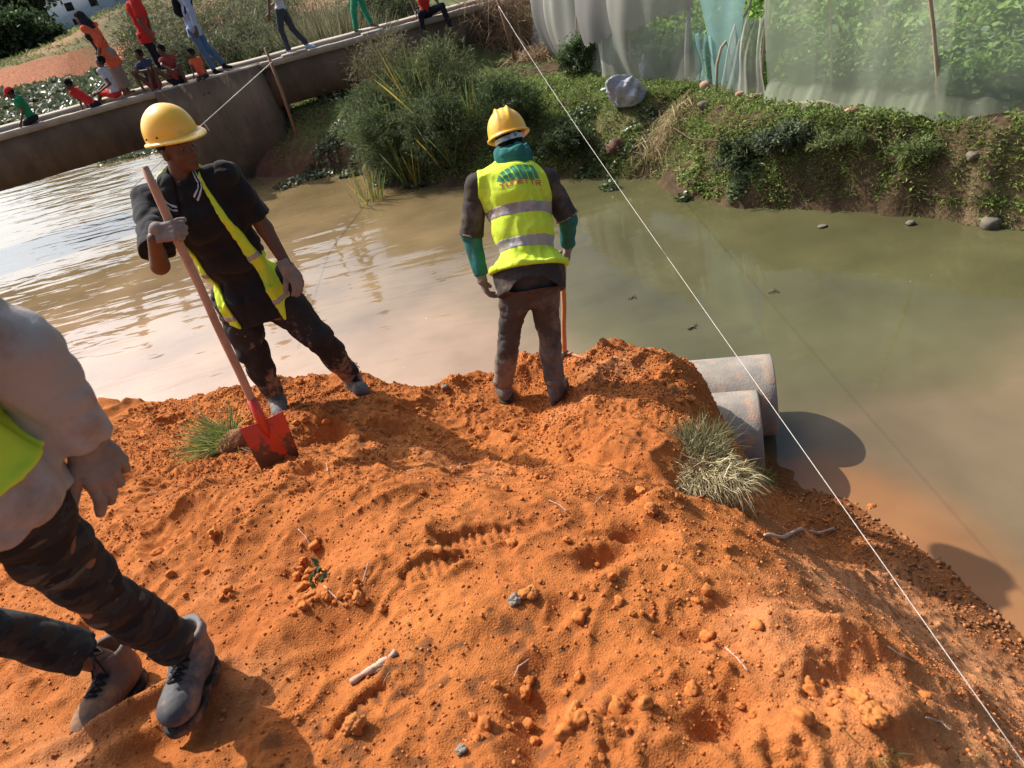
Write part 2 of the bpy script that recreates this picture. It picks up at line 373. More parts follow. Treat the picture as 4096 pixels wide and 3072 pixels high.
def soilh(X, Y):
    h = moundf(X, Y)
    h = np.clip(h, -1.2, 3)
    sd = poly_sd(X, Y, mpoly)+0.05*vn2(X, Y, 5.3, 4)+.025*vn2(X, Y, 14, 5)
    # heaps and dents
    for fx, fy, am, ra, rb, an in feats:
        dx, dy = X-fx, Y-fy; c, s = math.cos(an), math.sin(an)
        u = (dx*c+dy*s)/ra; v = (-dx*s+dy*c)/rb; h = h+1.45*am*np.exp(-(u*u+v*v))
    land = sstep(-0.1, 0.5, h)*.6+.4
    n = fbm2(X, Y, 2.3, 3, .5, 1)*.05+fbm2(X, Y, 8.0, 3, .55, 9)*.022
    # shovel thrown clumps: billowy noise
    b = 1-np.abs(vn2(X, Y, 5.5, 21)); n = n+.022*(b**3-.4)
    b = 1-np.abs(vn2(X, Y, 13, 22)); n = n+.014*(b**3-.4)
    dug = sstep(2.0, 3.0, Y+.5*vn2(X, Y, 1.1, 23)); b = 1-np.abs(vn2(X+.1*vn2(X, Y, 4, 2), Y, 3.4, 24)); n = n+.072*dug*(b**2-.35)
    n = n+.016*np.abs(vn2(X, Y, 18, 25))*(.4+.6*dug)
    mask_c = sstep(-.15, .45, vn2(X, Y, 2.1, 33))
    n2 = fbm2(X, Y, 28, 2, .6, 40)
    cw_ = np.ones_like(h)
    for p in calm: cw_ = cw_*(1-.85*np.exp(-(((X-p.x)/.16)**2+((Y-p.y)/.2)**2)))
    n = n*cw_
    h = h+n*land+mask_c*.011*n2*land
    # pebbly crumbs
    cr = np.clip(vn2(X, Y, 55, 50)-.15, 0, 1); h = h+(.25+.75*mask_c)*.020*cr*land
    cr = np.clip(vn2(X, Y, 95, 51)-.1, 0, 1); h = h+(.5+.5*mask_c)*.010*cr*land
    for qx, qy, ln, wd, an in prints:
        dx, dy = X-qx, Y-qy; c, s = math.cos(an), math.sin(an); u = dx*c+dy*s; v = -dx*s+dy*c
        wv = wd*(.5+.1*np.cos(u/ln*7))
        m = sstep(0, .012, wv-np.abs(v))*sstep(0, .015, ln/2-np.abs(u))
        tread = .009*sstep(-.2, .3, np.sin(u*2*np.pi/.030+v*6))
        rim = np.exp(-((np.abs(v)-wv-.015)/.014)**2)*(np.abs(u) < ln/2+.03)
        h = h+m*(-.024+tread*1.1)+rim*.009
    # steep face down to the river behind the crest
    out = np.clip(sd, 0, None)
    h = h-np.where(out > 0, out*1.5+.25*sstep(0, .08, out), 0)-0.02*sstep(-.07, 0, sd)
    return np.clip(h, -1.0, 4)
xs = spaced(-12, 8, -2.9, 2.75, 0.0085, 1.15, .8); ys = spaced(-7, 7, 0.62, 5.0, 0.0085, 1.15, .8)
V, F, X, Y, Z = grid_sheet(xs, ys, soilh)
keep = (Z > -.95); kk = keep.ravel()[F].any(1); F = F[kk]
# damp soil near the water line is darker, everything else is the colour of the earth itself
wet = 1-sstep(.02, .16+.22*sstep(1.2, 1.8, X), Z+.06*vn2(X, Y, 6, 3)); 
c1 = np.array([.46, .155, .042]); c2 = np.array([.33, .100, .028]); c3 = np.array([.52, .235, .105]); cw = np.array([.23, .085, .03])
t = (fbm2(X, Y, 1.7, 4, .6, 60)*.9+.5)[..., None]; col = c1*(1-np.clip(t, 0, 1))+c2*np.clip(t, 0, 1)
t3 = (sstep(.15, .6, fbm2(X, Y, .9, 4, .6, 71)+.75*sstep(.5, 1.5, X+.3*vn2(X, Y, 1.5, 8))*sstep(3.4, 2.3, Y))*.85)[..., None]; col = col*(1-t3)+c3*t3
dk = (sstep(.35, .6, vn2(X, Y, 30, 81))*sstep(.1, .5, vn2(X, Y, 1.3, 82))*.65)[..., None]; col = col*(1-dk)+np.array([.11, .05, .025])*dk
col = col*(1-wet[..., None])+cw*wet[..., None]
M_soil = mat('soil', (0.5, .2, .06), rough=.95, attr=True, scale=35, amount=.22, bump=.9, bscale=170, spec=.08, coord='Object', bdist=.008)
me = mesh_np('soil_mound', V, F, True, col.reshape(-1, 3))
soil = link('soil_mound', me, M_soil); tag(soil, kind='structure')
def soil_z(x, y): return float(soilh(np.array([[x]]), np.array([[y]]))[0, 0])
bvh_soil = None
def soil_hit(px, py):
    """point of the soil surface seen at a pixel (marched)"""
    d = ray(px, py); ts = np.linspace(.9, 6.5, 420)
    x = d.x*ts; y = d.y*ts; z = CAM_Z+d.z*ts; h = soilh(x[None], y[None])[0]
    k = np.argmax(z < h)
    if not (z < h).any(): k = len(ts)-1
    return Vector((x[k], y[k], float(h[k])))

# ------------------------------------------------------------------ setting: far banks and the land beyond
shore_px = [(4096,930),(3860,911),(3634,866),(3363,839),(3160,857),(3020,840),(2957,830),(2840,815),(2732,790),(2605,722),(2400,716),(2253,713),(2100,740),(1950,745),(1814,749),(1650,745),(1488,750),(1472,690),(1380,690),(1271,694),(1150,712)]
shore = [PZ(a, b, 0) for a, b in shore_px]
bermb = [PZ(a, b, 0) for a, b in [(506, 252), (381, 278), (236, 324), (34, 370), (-200, 430)]]
wpoly = [(20, -12), (14, 0), (9, 4.6)]+[(p.x, p.y) for p in shore]+[(-4.6, 16.6), (-4.9, 18.5), (-5.8, 21), (-7.5, 26), (-10, 34), (-14, 44)]+[(p.x, p.y) for p in bermb]+[(-75, 50), (-75, -12)]
net_line = [(2.3, 17.6)]+[tuple(PZ(a, b, .96)[:2]) for a, b in [(2225,240),(2425,318),(2786,336),(3056,397),(3453,442),(3769,469),(4096,445),(4500,440)]]
def polyline_d(x, y, pl):
    d = np.full(np.shape(x), 1e9)
    for (ax, ay), (bx, by) in zip(pl[:-1], pl[1:]):
        ex, ey = bx-ax, by-ay; t = np.clip(((x-ax)*ex+(y-ay)*ey)/(ex*ex+ey*ey), 0, 1); d = np.minimum(d, (x-ax-ex*t)**2+(y-ay-ey*t)**2)
    return np.sqrt(d)
def landh(X, Y):
    sd = poly_sd(X, Y, wpoly)
    sd = sd+.1*vn2(X, Y, 1.7, 2)*sstep(60, 10, Y)+.05*vn2(X, Y, 5, 6)
    d = np.clip(sd, 0, None)
    near = sstep(14.5, 12, Y)
    ws = .55+1.5*sstep(5.0, 2.6, X)
    bank = .22*sstep(0, .10*ws, d)+.40*sstep(.06, .42*ws, d)+.34*sstep(.3*ws, .72*ws, d)
    berm = sstep(50, 56, Y)*sstep(-6, -14, X)
    h = bank*(1-berm)+berm*(1.35*sstep(0, .6, d)+.22*fbm2(X, Y, .7, 4, .55, 41)+.12*np.abs(fbm2(X, Y, 2.0, 3, .55, 42)))
    nd = polyline_d(X, Y, net_line); flat = 1-.85*np.exp(-(nd/.45)**2)
    # raised earth at the right abutment and ledge behind it
    h = h+.75*np.exp(-(((X-.2)/1.6)**2+((Y-19.0)/1.3)**2))+.35*np.exp(-(((X+1.2)/1.5)**2+((Y-15.2)/1.3)**2))
    h = h+.95*sstep(20, 24, Y)*sstep(-4, -7, -X)*0
    # earth heaps in front of the building
    h = h+1.5*np.exp(-(((X+25.5)/3.2)**2+((Y-70)/3)**2))*(1+.35*fbm2(X, Y, .6, 3, .5, 43))+.5*np.exp(-(((X+30)/4)**2+((Y-68)/3)**2))
    h = h+2.1*np.exp(-(((X+19)/6.0)**2+((Y-74)/5)**2))+1.5*np.exp(-(((X+28)/6)**2+((Y-78)/5)**2))+1.6*np.exp(-(((X+12)/5)**2+((Y-70)/6)**2))
    h = h+flat*(.12*fbm2(X, Y, .9, 3, .5, 8)*sstep(0, .8, d)+.06*fbm2(X, Y, 3.5, 3, .55, 9)*sstep(0, .3, d)*(Y < 30))
    h = h+.035*fbm2(X, Y, 9, 2, .55, 12)*sstep(0, .12, d)*(Y < 20)
    # hollow under the overhanging scrub
    pc = PZ(3080, 780, .3); h = h-.5*np.exp(-(((X-pc.x)/.5)**2+((Y-pc.y)/.26)**2))
    pc = PZ(2740, 440, .7); h = h-.22*np.exp(-(((X-pc.x)/.4)**2+((Y-pc.y)/.25)**2))
    z = np.where(sd > 0, h, np.clip(sd*.8, -.8, 0))
    return z
xs = spaced(-420, 300, -3.5, 7.5, 0.035, 1.06, 12); ys = spaced(-30, 900, 5.5, 17, 0.035, 1.06, 14)
V, F, X, Y, Z = grid_sheet(xs, ys, landh)
sd = poly_sd(X, Y, wpoly)
mud = np.array([.085, .055, .032]); grn = np.array([.075, .095, .03]); tan_ = np.array([.23, .16, .09]); red = np.array([.52, .22, .12]); far = np.array([.10, .12, .05])
g = sstep(-.25, .25, fbm2(X, Y, 1.1, 4, .6, 90))[..., None]*sstep(.15, .6, sd)[..., None]
col = mud*(1-g)+grn*g
tm = (sstep(.1, .45, fbm2(X, Y, .8, 3, .6, 95))*(1-sstep(.3, 1.4, sd)))[..., None]*.8; col = col*(1-tm)+tan_*tm
fm = sstep(20, 26, Y)[..., None]; n = sstep(-.3, .3, fbm2(X, Y, .15, 4, .6, 97))[..., None]; col = col*(1-fm)+(far*(1-n)+tan_*.8*n)*fm
bm_ = (sstep(48, 54, Y)*sstep(-2, -13, X)*sstep(63, 59, Y+.5*vn2(X, Y, .1, 3)))[..., None]; col = col*(1-bm_)+red*bm_*(1+.35*fbm2(X, Y, .9, 4, .6, 31)[..., None])*np.array([.85, .8, .8])
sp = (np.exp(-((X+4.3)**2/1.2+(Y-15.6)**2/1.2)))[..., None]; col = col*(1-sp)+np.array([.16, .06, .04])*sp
hp = (sstep(1.2, 1.9, Z)*sstep(60, 64, Y)*sstep(.0, .5, vn2(X, Y, .3, 44)+.1))[..., None]; col = col*(1-hp)+np.array([.3, .17, .09])*hp
M_land = mat('earth', (0.5, .2, .06), rough=.95, attr=True, scale=6, amount=.35, bump=.6, bscale=25, spec=.1, bdist=.03)
land = link('ground', mesh_np('ground', V, F, True, col.reshape(-1, 3)), M_land); tag(land, kind='structure')
def land_z(x, y): return landh(np.asarray(x, float), np.asarray(y, float))

# ------------------------------------------------------------------ setting: river
def river_mesh():
    xs = spaced(-90, 30, -6, 6, .06, 1.12, 3); ys = spaced(-14, 75, 1.6, 16, .06, 1.12, 3)
    V, F, X, Y, Z = grid_sheet(xs, ys, lambda a, b: 0*a)
    olive = np.array([.092, .085, .038]); brown = np.array([.16, .115, .052]); pink = np.array([.50, .30, .20]); org = np.array([.30, .135, .052])
    sdm = poly_sd(X, Y, mpoly)
    # silt stirred up by the digging drifts off the left half of the mound
    left = sstep(1.6, -.6, X); wob = fbm2(X, Y, .5, 4, .6, 15)*1.0
    pl = np.exp(-np.clip(sdm+wob*.9-.2, 0, None)/(.35+2.4*left))*(.25+.75*sstep(1.5, .3, X+wob*.4))
    col = olive*(1-sstep(2.0, -2.0, X+wob)[..., None])+brown*sstep(2.0, -2.0, X+wob)[..., None]
    col = col*(1-.9*pl[..., None])+pink*.9*pl[..., None]  # silt tone also lightened to paint in the bright sky reflected here
    # submerged fan of earth at the right foot of the mound: shallower, so the bed shows through
    mh = soilh(X, Y); sub_ = np.clip(1+(mh+wob*.06)/.42, 0, 1)*(X > 1.2)*(Y < 5)
    so = (sstep(.12, .95, sub_)*.92)[..., None]; col = col*(1-so)+org*so
    st = (sstep(.15, .6, fbm2(X, Y, 3, 3, .6, 61))*sstep(.35, .8, sub_)*.75)[..., None]; col = col*(1-st)+np.array([.16, .07, .03])*st
    # clarity attribute in a second layer: foam likelihood
    me = mesh_np('river_water', V, F, True, col.reshape(-1, 3))
    fo = np.exp(-np.clip(sdm, 0, None)/.55)*sstep(1.7, .2, X)+.28*np.exp(-np.clip(sdm-.3, 0, None)/1.6)*sstep(.8, -1.6, X)
    at = me.color_attributes.new('Foam', 'FLOAT_COLOR', 'POINT'); c = np.ones((len(V), 4), np.float32); c[:, :3] = np.clip(fo, 0, 1).reshape(-1, 1); at.data.foreach_set('color', c.ravel())
    return me
def water_mat():
    m, nt, b = new_mat('river_water'); L = nt.links
    tc = N(nt, 'ShaderNodeTexCoord')
    a = N(nt, 'ShaderNodeVertexColor', layer_name='Col')
    n1 = N(nt, 'ShaderNodeTexNoise'); n1.inputs['Scale'].default_value = .9; n1.inputs['Detail'].default_value = 5; L.new(tc.outputs['Object'], n1.inputs['Vector'])
    r1 = N(nt, 'ShaderNodeMapRange'); r1.inputs[1].default_value = .3; r1.inputs[2].default_value = .7; r1.inputs[3].default_value = .72; r1.inputs[4].default_value = 1.15; L.new(n1.outputs[0], r1.inputs[0])
    mu = N(nt, 'ShaderNodeMix', data_type='RGBA', blend_type='MULTIPLY'); mu.inputs[0].default_value = 1; L.new(a.outputs[0], mu.inputs[6]); L.new(r1.outputs[0], mu.inputs[7])
    # foam flecks
    fa = N(nt, 'ShaderNodeVertexColor', layer_name='Foam')
    fn = N(nt, 'ShaderNodeTexNoise'); fn.inputs['Scale'].default_value = 13; fn.inputs['Detail'].default_value = 7; fn.inputs['Roughness'].default_value = .72; L.new(tc.outputs['Object'], fn.inputs['Vector'])
    ad = N(nt, 'ShaderNodeMath', operation='MULTIPLY_ADD'); ad.inputs[1].default_value = .27; L.new(fa.outputs[0], ad.inputs[0]); L.new(fn.outputs[0], ad.inputs[2])
    fr = N(nt, 'ShaderNodeMapRange'); fr.inputs[1].default_value = .695; fr.inputs[2].default_value = .75; L.new(ad.outputs[0], fr.inputs[0])
    mf = N(nt, 'ShaderNodeMix', data_type='RGBA'); mf.inputs[7].default_value = (.8, .74, .68, 1); L.new(fr.outputs[0], mf.inputs[0]); L.new(mu.outputs[2], mf.inputs[6])
    L.new(mf.outputs[2], b.inputs['Base Color'])
    rr = N(nt, 'ShaderNodeMapRange'); rr.inputs[3].default_value = .03; rr.inputs[4].default_value = .6; L.new(fr.outputs[0], rr.inputs[0]); L.new(rr.outputs[0], b.inputs['Roughness'])
    b.inputs['IOR'].default_value = 1.5; b.inputs['Specular IOR Level'].default_value = .5
    # ripples: long low swells running along the bridge plus fine wind ripples
    mp = N(nt, 'ShaderNodeMapping'); mp.inputs['Rotation'].default_value = (0, 0, -.25); mp.inputs['Scale'].default_value = (.55, 1.9, 1); L.new(tc.outputs['Object'], mp.inputs[0])
    w1 = N(nt, 'ShaderNodeTexNoise'); w1.inputs['Scale'].default_value = 1.5; w1.inputs['Detail'].default_value = 2.5; w1.inputs['Roughness'].default_value = .45; w1.inputs['Distortion'].default_value = .4; L.new(mp.outputs[0], w1.inputs['Vector'])
    w2 = N(nt, 'ShaderNodeTexNoise'); w2.inputs['Scale'].default_value = 9; w2.inputs['Detail'].default_value = 2; L.new(mp.outputs[0], w2.inputs['Vector'])
    sx = N(nt, 'ShaderNodeSeparateXYZ'); L.new(tc.outputs['Object'], sx.inputs[0])
    lm = N(nt, 'ShaderNodeMapRange'); lm.inputs[1].default_value = 2.5; lm.inputs[2].default_value = -1.5; lm.inputs[3].default_value = .16; lm.inputs[4].default_value = 1.0; L.new(sx.outputs[0], lm.inputs[0])
    b1 = N(nt, 'ShaderNodeBump'); b1.inputs['Distance'].default_value = .028; L.new(w1.outputs[0], b1.inputs['Height']); L.new(lm.outputs[0], b1.inputs['Strength'])
    b2 = N(nt, 'ShaderNodeBump'); b2.inputs['Strength'].default_value = .12; b2.inputs['Distance'].default_value = .006; L.new(w2.outputs[0], b2.inputs['Height']); L.new(b1.outputs[0], b2.inputs['Normal'])
    L.new(b2.outputs[0], b.inputs['Normal'])
    return m
river = link('river_water', river_mesh(), water_mat()); tag(river, kind='structure')
# ------------------------------------------------------------------ bridge over the river
def deckY(x): return 17.95+.262*x+.22*math.exp(-((x+6.6)/1.6)**2)
DZ = 2.14
M_conc = mat('old_concrete', (.20, .14, .095), rough=.92, col2=(.105, .070, .046), scale=2.2, stretch=(1, 1, .35), bump=.9, bscale=18, dirt=(.07, .055, .04), dirt_scale=.8, dirt_lo=.45, dirt_hi=.7, bdist=.02, spec=.15)
M_kerb = mat('kerb_concrete', (.42, .36, .29), rough=.9, col2=(.26, .21, .16), scale=3, bump=.5, bscale=30, bdist=.01, spec=.15)
def ribbon(xs, zb, zt, y0, y1, jag=0.0, seed=0):
    """solid strip following the deck line: x samples, bottom/top z, near/far offset"""
    V = []; n = len(xs); r = np.random.default_rng(seed); F = []
    for x in xs:
        j = jag*r.normal()
        Y = deckY(x)
        V += [(x, Y+y0+j, zb), (x, Y+y1, zb), (x, Y+y1, zt+j*.5), (x, Y+y0+j, zt+j*.3)]
    for i in range(n-1):
        a = 4*i; b = a+4
        F += [(a, b, b+1, a+1), (a+1, b+1, b+2, a+2), (a+2, b+2, b+3, a+3), (a+3, b+3, b, a)]
    F += [(0, 1, 2, 3), (4*(n-1)+3, 4*(n-1)+2, 4*(n-1)+1, 4*(n-1))]
    return V, F
bridge = thing('bridge', (-5, deckY(-5), 0), 'weathered concrete footbridge with a shallow channel along its deck, crossing the river', 'bridge')
m = MB(); m.add(*ribbon(np.linspace(-16, -5.85, 30), 1.13, DZ-.1, 0, 1.25, .006, 1)); subw('girder', m.mesh('girder', False), M_conc, bridge)
m = MB(); m.add(*ribbon(np.linspace(-3.7, 1.7, 20), 1.20, DZ-.1, .12, 1.25, .006, 2)); subw('girder', m.mesh('girder', False), M_conc, bridge)
m = MB(); V, F = ribbon(np.linspace(-5.85, -3.7, 8), -.5, DZ-.02, -.1, 1.5, .008, 3)
V = [(x+(.16*(1-z/2.1) if x > -4 else 0), y-(.12*(1-z/2.1) if y < deckY(x)+.5 else 0), z) for x, y, z in V]
m.add(V, F); subw('abutment', m.mesh('abutment', False), M_conc, bridge)
for nm, a, b, y0, y1, z in [('kerb', -16, -3.75, -.03, .2, DZ), ('kerb', -3.7, 1.8, .08, .3, DZ), ('kerb', -16, 1.8, .8, 1.3, DZ+.03), ]:
    m = MB(); m.add(*ribbon(np.linspace(a, b, 60), z-.12, z, y0, y1, .008, int(abs(a)*7)+int(y0*10))); subw(nm, m.mesh("kerb", False), M_kerb, bridge)
m = MB(); m.add(*ribbon(np.linspace(-16, 1.7, 30), DZ-.2, DZ-.14, .15, .85, 0, 9)); subw('channel_floor', m.mesh('channel_floor', False), M_conc, bridge)
for x, y0, ln in [(-2.95, .1, .55), (-1.2, .1, .5)]:
    m = MB(); m.box((x, deckY(x)+y0+.12, DZ+.012), ln, .26, .05, Matrix.Rotation(.25, 3, 'Z'), .008); subw('loose_slab', m.mesh('loose_slab', False), M_kerb, bridge)

# ------------------------------------------------------------------ grey building, far away on the left
M_bw = mat('painted_wall', (.30, .36, .44), rough=.9, col2=(.24, .29, .36), scale=.4, bump=.2, bscale=3, bdist=.05)
M_wh = mat('white_trim', (.75, .75, .72), rough=.8); M_dk = mat('dark_opening', (.02, .022, .03), rough=.5); M_rf = mat('roof_slab', (.45, .44, .42), rough=.9)
def PYp(px, py, y): return PY(px, py, y)
by = 150.0
p0 = PY(120, 150, by); bz0 = 0.0; X0 = p0.x; X1 = PY(820, -80, by).x; ztop = PY(330, -22, by).z
bld = thing('house', ((X0+X1)/2, by+5, 0), 'long two-storey grey-blue building with small framed windows, beyond the earth heaps', 'building')
m = MB(); m.box(((X0+X1)/2, by+5, ztop/2-1), X1-X0, 10, ztop+2); subw('wall', m.mesh('wall', False), M_bw, bld)
m = MB(); m.box(((X0+X1)/2, by+4.9, ztop+.18), X1-X0+1.0, 11, .34); subw('roof', m.mesh('roof', False), M_rf, bld)
def window(px, py, w, h, frame=True, pane=None):
    p = PY(px, py, by); m = MB()
    if frame:
        t = .28
        for dx, dz, a, b in [(-w/2, 0, t, h+t), (w/2, 0, t, h+t), (0, h/2, w-t, t), (0, -h/2, w-t, t)]: m.box((p.x+dx, by-.06, p.z+dz), a, .2, b)
        f = subw('window', m.mesh('window', False), M_wh, bld)
        m = MB(); m.box((p.x, by-.02, p.z), w-t, .1, h-t); g = bpy.data.objects.new('pane', m.mesh('pane', False)); COL.objects.link(g); g.data.materials.append(pane or M_dk); g.parent = f
    else:
        m.box((p.x, by-.02, p.z), w, .1, h); subw('window', m.mesh('window', False), pane or M_dk, bld)
M_lt = mat('pale_shutter', (.55, .6, .62), rough=.8)
for px, py in [(205, 114), (307, 90)]: window(px, py, 1.25, 1.5)
for px, py in [(400, 65), (495, 42), (590, 20), (690, -5)]: window(px, py, 1.3, 1.5, True, M_lt)
for px, py in [(175, 51), (277, 27), (373, 7), (470, -18)]: window(px, py, 1.4, 1.3, False)

# ------------------------------------------------------------------ foliage kinds
M_leaf = mat('foliage', (.1, .15, .04), rough=.6, attr=True, scale=3, amount=.15, spec=.25, transl=.4)
M_grass = mat('grass_blades', (.1, .15, .04), rough=.65, attr=True, scale=3, amount=.12, spec=.2, transl=.42)
M_bark = mat('bark', (.16, .11, .07), rough=.95, col2=(.08, .055, .035), scale=12, bump=.6, bscale=40)
M_dry = mat('dry_stems', (.36, .27, .15), rough=.9, attr=True, scale=8, amount=.15, spec=.15, transl=.1)
def rdir(n, r, up=0.0, spread=1.0):
    d = r.normal(size=(n, 3)); d[:, 2] = d[:, 2]*spread+up; return d/np.linalg.norm(d, axis=1)[:, None]
def mixcol(n, r, cols, var=.15):
    cols = np.array(cols); k = r.integers(0, len(cols), n); t = r.random((n, 1)); k2 = r.integers(0, len(cols), n)
    c = cols[k]*(1-t*.5)+cols[k2]*t*.5; return c*(1+var*r.normal(size=(n, 1))).clip(.4, 1.8)
def crown_mesh(seed, R, n, cols, lw=(.35, .22), clumps=40, hollow=.5):
    r = np.random.default_rng(seed); cc = rdir(clumps, r)*(hollow+(1-hollow)*r.random((clumps, 1)))*np.array(R)
    cs = r.random(clumps)*.25+.14; tone = .7+.6*r.random(clumps)
    k = r.integers(0, clumps, n); rad = cs[k]*min(R)*1.5
    off = rdir(n, r)*(r.random((n, 1))**.4)*rad[:, None]; P = cc[k]+off
    D = rdir(n, r)+off/np.linalg.norm(off, axis=1)[:, None]*.8; U = rdir(n, r, .8)
    C = mixcol(n, r, cols)*tone[k][:, None]
    return leaves(P, D, U, lw[0]*(.6+.8*r.random(n)), lw[1]*(.6+.8*r.random(n)), C)
def tree(loc, h, R, label, seed, cols, n=5000, lw=(.7, .4), group=None, trunk_r=.25):
    t = thing('broadleaf_tree', loc, label, 'tree', group); r = random.Random(seed)
    m = MB(); top = h-R[2]*.9
    m.tube([(0, 0, -.5), (.05*h*.1, 0, top*.5), (r.uniform(-.3, .3), r.uniform(-.3, .3), top)], [trunk_r, trunk_r*.75, trunk_r*.55], 9)
    for k in range(7):
        a = k*2.4+r.random(); e = r.uniform(.4, .9)
        p1 = Vector((math.cos(a)*R[0]*e, math.sin(a)*R[1]*e, top+R[2]*r.uniform(.3, 1.2))); p0 = Vector((0, 0, top*r.uniform(.6, 1)))
        m.tube([p0, p0.lerp(p1, .5)+Vector((0, 0, .3)), p1], [trunk_r*.4, trunk_r*.25, trunk_r*.08], 6)
    sub('trunk', m.mesh('trunk'), M_bark, t)
    V, F, C = crown_mesh(seed, R, n, cols, lw, clumps=60); V = V+np.array([0, 0, top+R[2]*.75])
    sub('crown', mesh_np('crown', V, F, False, C), M_leaf, t)
    return t
UNDER = []
dkg = [(.035, .06, .02), (.05, .085, .03), (.07, .11, .035), (.03, .045, .025)]
tp = PY(60, 130, 95); tree((tp.x-2, 97, 0), 11.5, (6.5, 5, 5.2), 'tall dark tree at the left edge beyond the pond', 11, dkg, 7000, (.55, .35))
tp = PY(150, 160, 92); tree((tp.x-1, 92, 0), 8.2, (4.0, 3.6, 3.8), 'dark bushy tree in front of the building corner', 12, dkg, 5000, (.5, .32))
tp = PY(-40, 250, 88); tree((tp.x-1, 86, 0), 7.0, (5, 4, 3.4), 'low dark tree behind the orange path at the left edge', 13, dkg, 4500, (.5, .32))
for k_, (px_, py_, R_, lb_) in enumerate([(-10, 190, (5, 3, 2.0), 'dark bushy undergrowth below the tall tree at the left edge'), (70, 215, (4, 3, 1.4), 'dark undergrowth below the bushy tree at the building corner'), (-90, 230, (6, 3, 2.2), 'dark thicket cut off by the left edge')]):
    q_ = PY(px_, py_, 76); LATER = (q_.x, 76+k_*2.0, R_, lb_, 40+k_); UNDER.append(LATER)
tp = PY(190, 20, 130); tree((tp.x-3, 135, 0), 11.5, (6, 5, 4.5), 'pale distant tree top showing over the roof corner', 14, [(.08, .1, .05), (.1, .13, .06)], 3500, (.8, .5))

# ------------------------------------------------------------------ shrubs and rushes right behind the bridge
def bush(name, loc, R, n, label, cat, seed, cols, lw, group=None, stems=10, lean=(0, 0), clumps=50, narrow=True, parent_root=None):
    t = thing(name, loc, label, cat, group); r = np.random.default_rng(seed); R = np.array(R)
    m = MB()
    tips = rdir(stems, r, .9)*R; tips[:, 2] = np.abs(tips[:, 2])*1.7*.9
    for tp in [np.array(q) for q in tips.tolist()]:
        mid = tp*.5*np.array([.8, .8, 1.1]); m.tube([(tp[0]*.08, tp[1]*.08, -.1), tuple(float(q) for q in mid), (float(tp[0]+lean[0]*.5), float(tp[1]+lean[1]*.5), float(tp[2]))], [.018*R[2]+.004, .012*R[2]+.003, .003], 5)
    sub('stems', m.mesh('stems'), M_bark, t)
    cc = rdir(clumps, r, .3)*R*(.35+.65*r.random((clumps, 1))**.6); cc[:, 2] = np.abs(cc[:, 2]+R[2]*.9)*.95
    cc[:, 0] += lean[0]*cc[:, 2]/R[2]; cc[:, 1] += lean[1]*cc[:, 2]/R[2]
    tone = .65+.7*r.random(clumps); k = r.integers(0, clumps, n); sz = (.12+.22*r.random(clumps))*R.mean()
    ax = rdir(clumps, r, .8)          # each clump is a sprig with its own growing direction
    s = r.normal(size=(n, 3))*sz[k][:, None]*np.array([.55, .55, .55])+ax[k]*(r.random((n, 1))-.3)*sz[k][:, None]*2.2
    P = cc[k]+s; P[:, 2] = np.abs(P[:, 2])+.02
    C = mixcol(n, r, cols)*tone[k][:, None]
    if narrow:
        D = ax[k]+rdir(n, r)*.75; D /= np.linalg.norm(D, axis=1)[:, None]
        V, F, C = blades(P, D, lw[0]*(.5+r.random(n)), lw[1]*(.6+.7*r.random(n)), .15, C, 2, seed)
    else:
        V, F, C = leaves(P, rdir(n, r)+ax[k]*.4, rdir(n, r, .9), lw[0]*(.6+.8*r.random(n)), lw[1]*(.6+.8*r.random(n)), C)
    sub('foliage', mesh_np('foliage', V, F, False, C), M_leaf, t)
    return t
for x_, y_, R_, lb_, sd_ in []: pass
olv = [(.10, .12, .05), (.14, .15, .075), (.07, .085, .04), (.17, .15, .09)]
def fan(name, loc, n, L, label, cat, seed, cols, w=.02, spread=.35, lean=(0, 0), r0=.3, droop=.15, group=None, matl=None, upz=1.0, segs=3, ground=None):
    t = empty(name, loc); tag(t, label, cat, group); r = np.random.default_rng(seed)
    a = r.random(n)*2*np.pi; rr = r0*np.sqrt(r.random(n)); P = np.stack([rr*np.cos(a), rr*np.sin(a), np.zeros(n)-.03], 1)
    if ground is not None: P[:, 2] += ground(P[:, 0]+loc[0], P[:, 1]+loc[1])-loc[2]
    D = np.stack([np.cos(a)*spread*r.random(n)*1.5+lean[0]+.15*r.normal(size=n), np.sin(a)*spread*r.random(n)*1.5+lean[1]+.15*r.normal(size=n), np.full(n, upz)], 1); D /= np.linalg.norm(D, axis=1)[:, None]
    V, F, C = blades(P, D, L*(.45+.65*r.random(n)), w*(.6+.7*r.random(n)), droop*(.3+r.random(n)*1.4), mixcol(n, r, cols), segs, seed)
    me = mesh_np('blades', V, F, False, C); sub('blades', me, matl or M_grass, t)
    return t
for x_, y_, R_, lb_, sd_ in UNDER: bush('riverside_bush', (x_, y_, .9), R_, 6500, lb_, 'bush', sd_, dkg, (.45, .26), clumps=70, narrow=False, stems=8)
i = 0
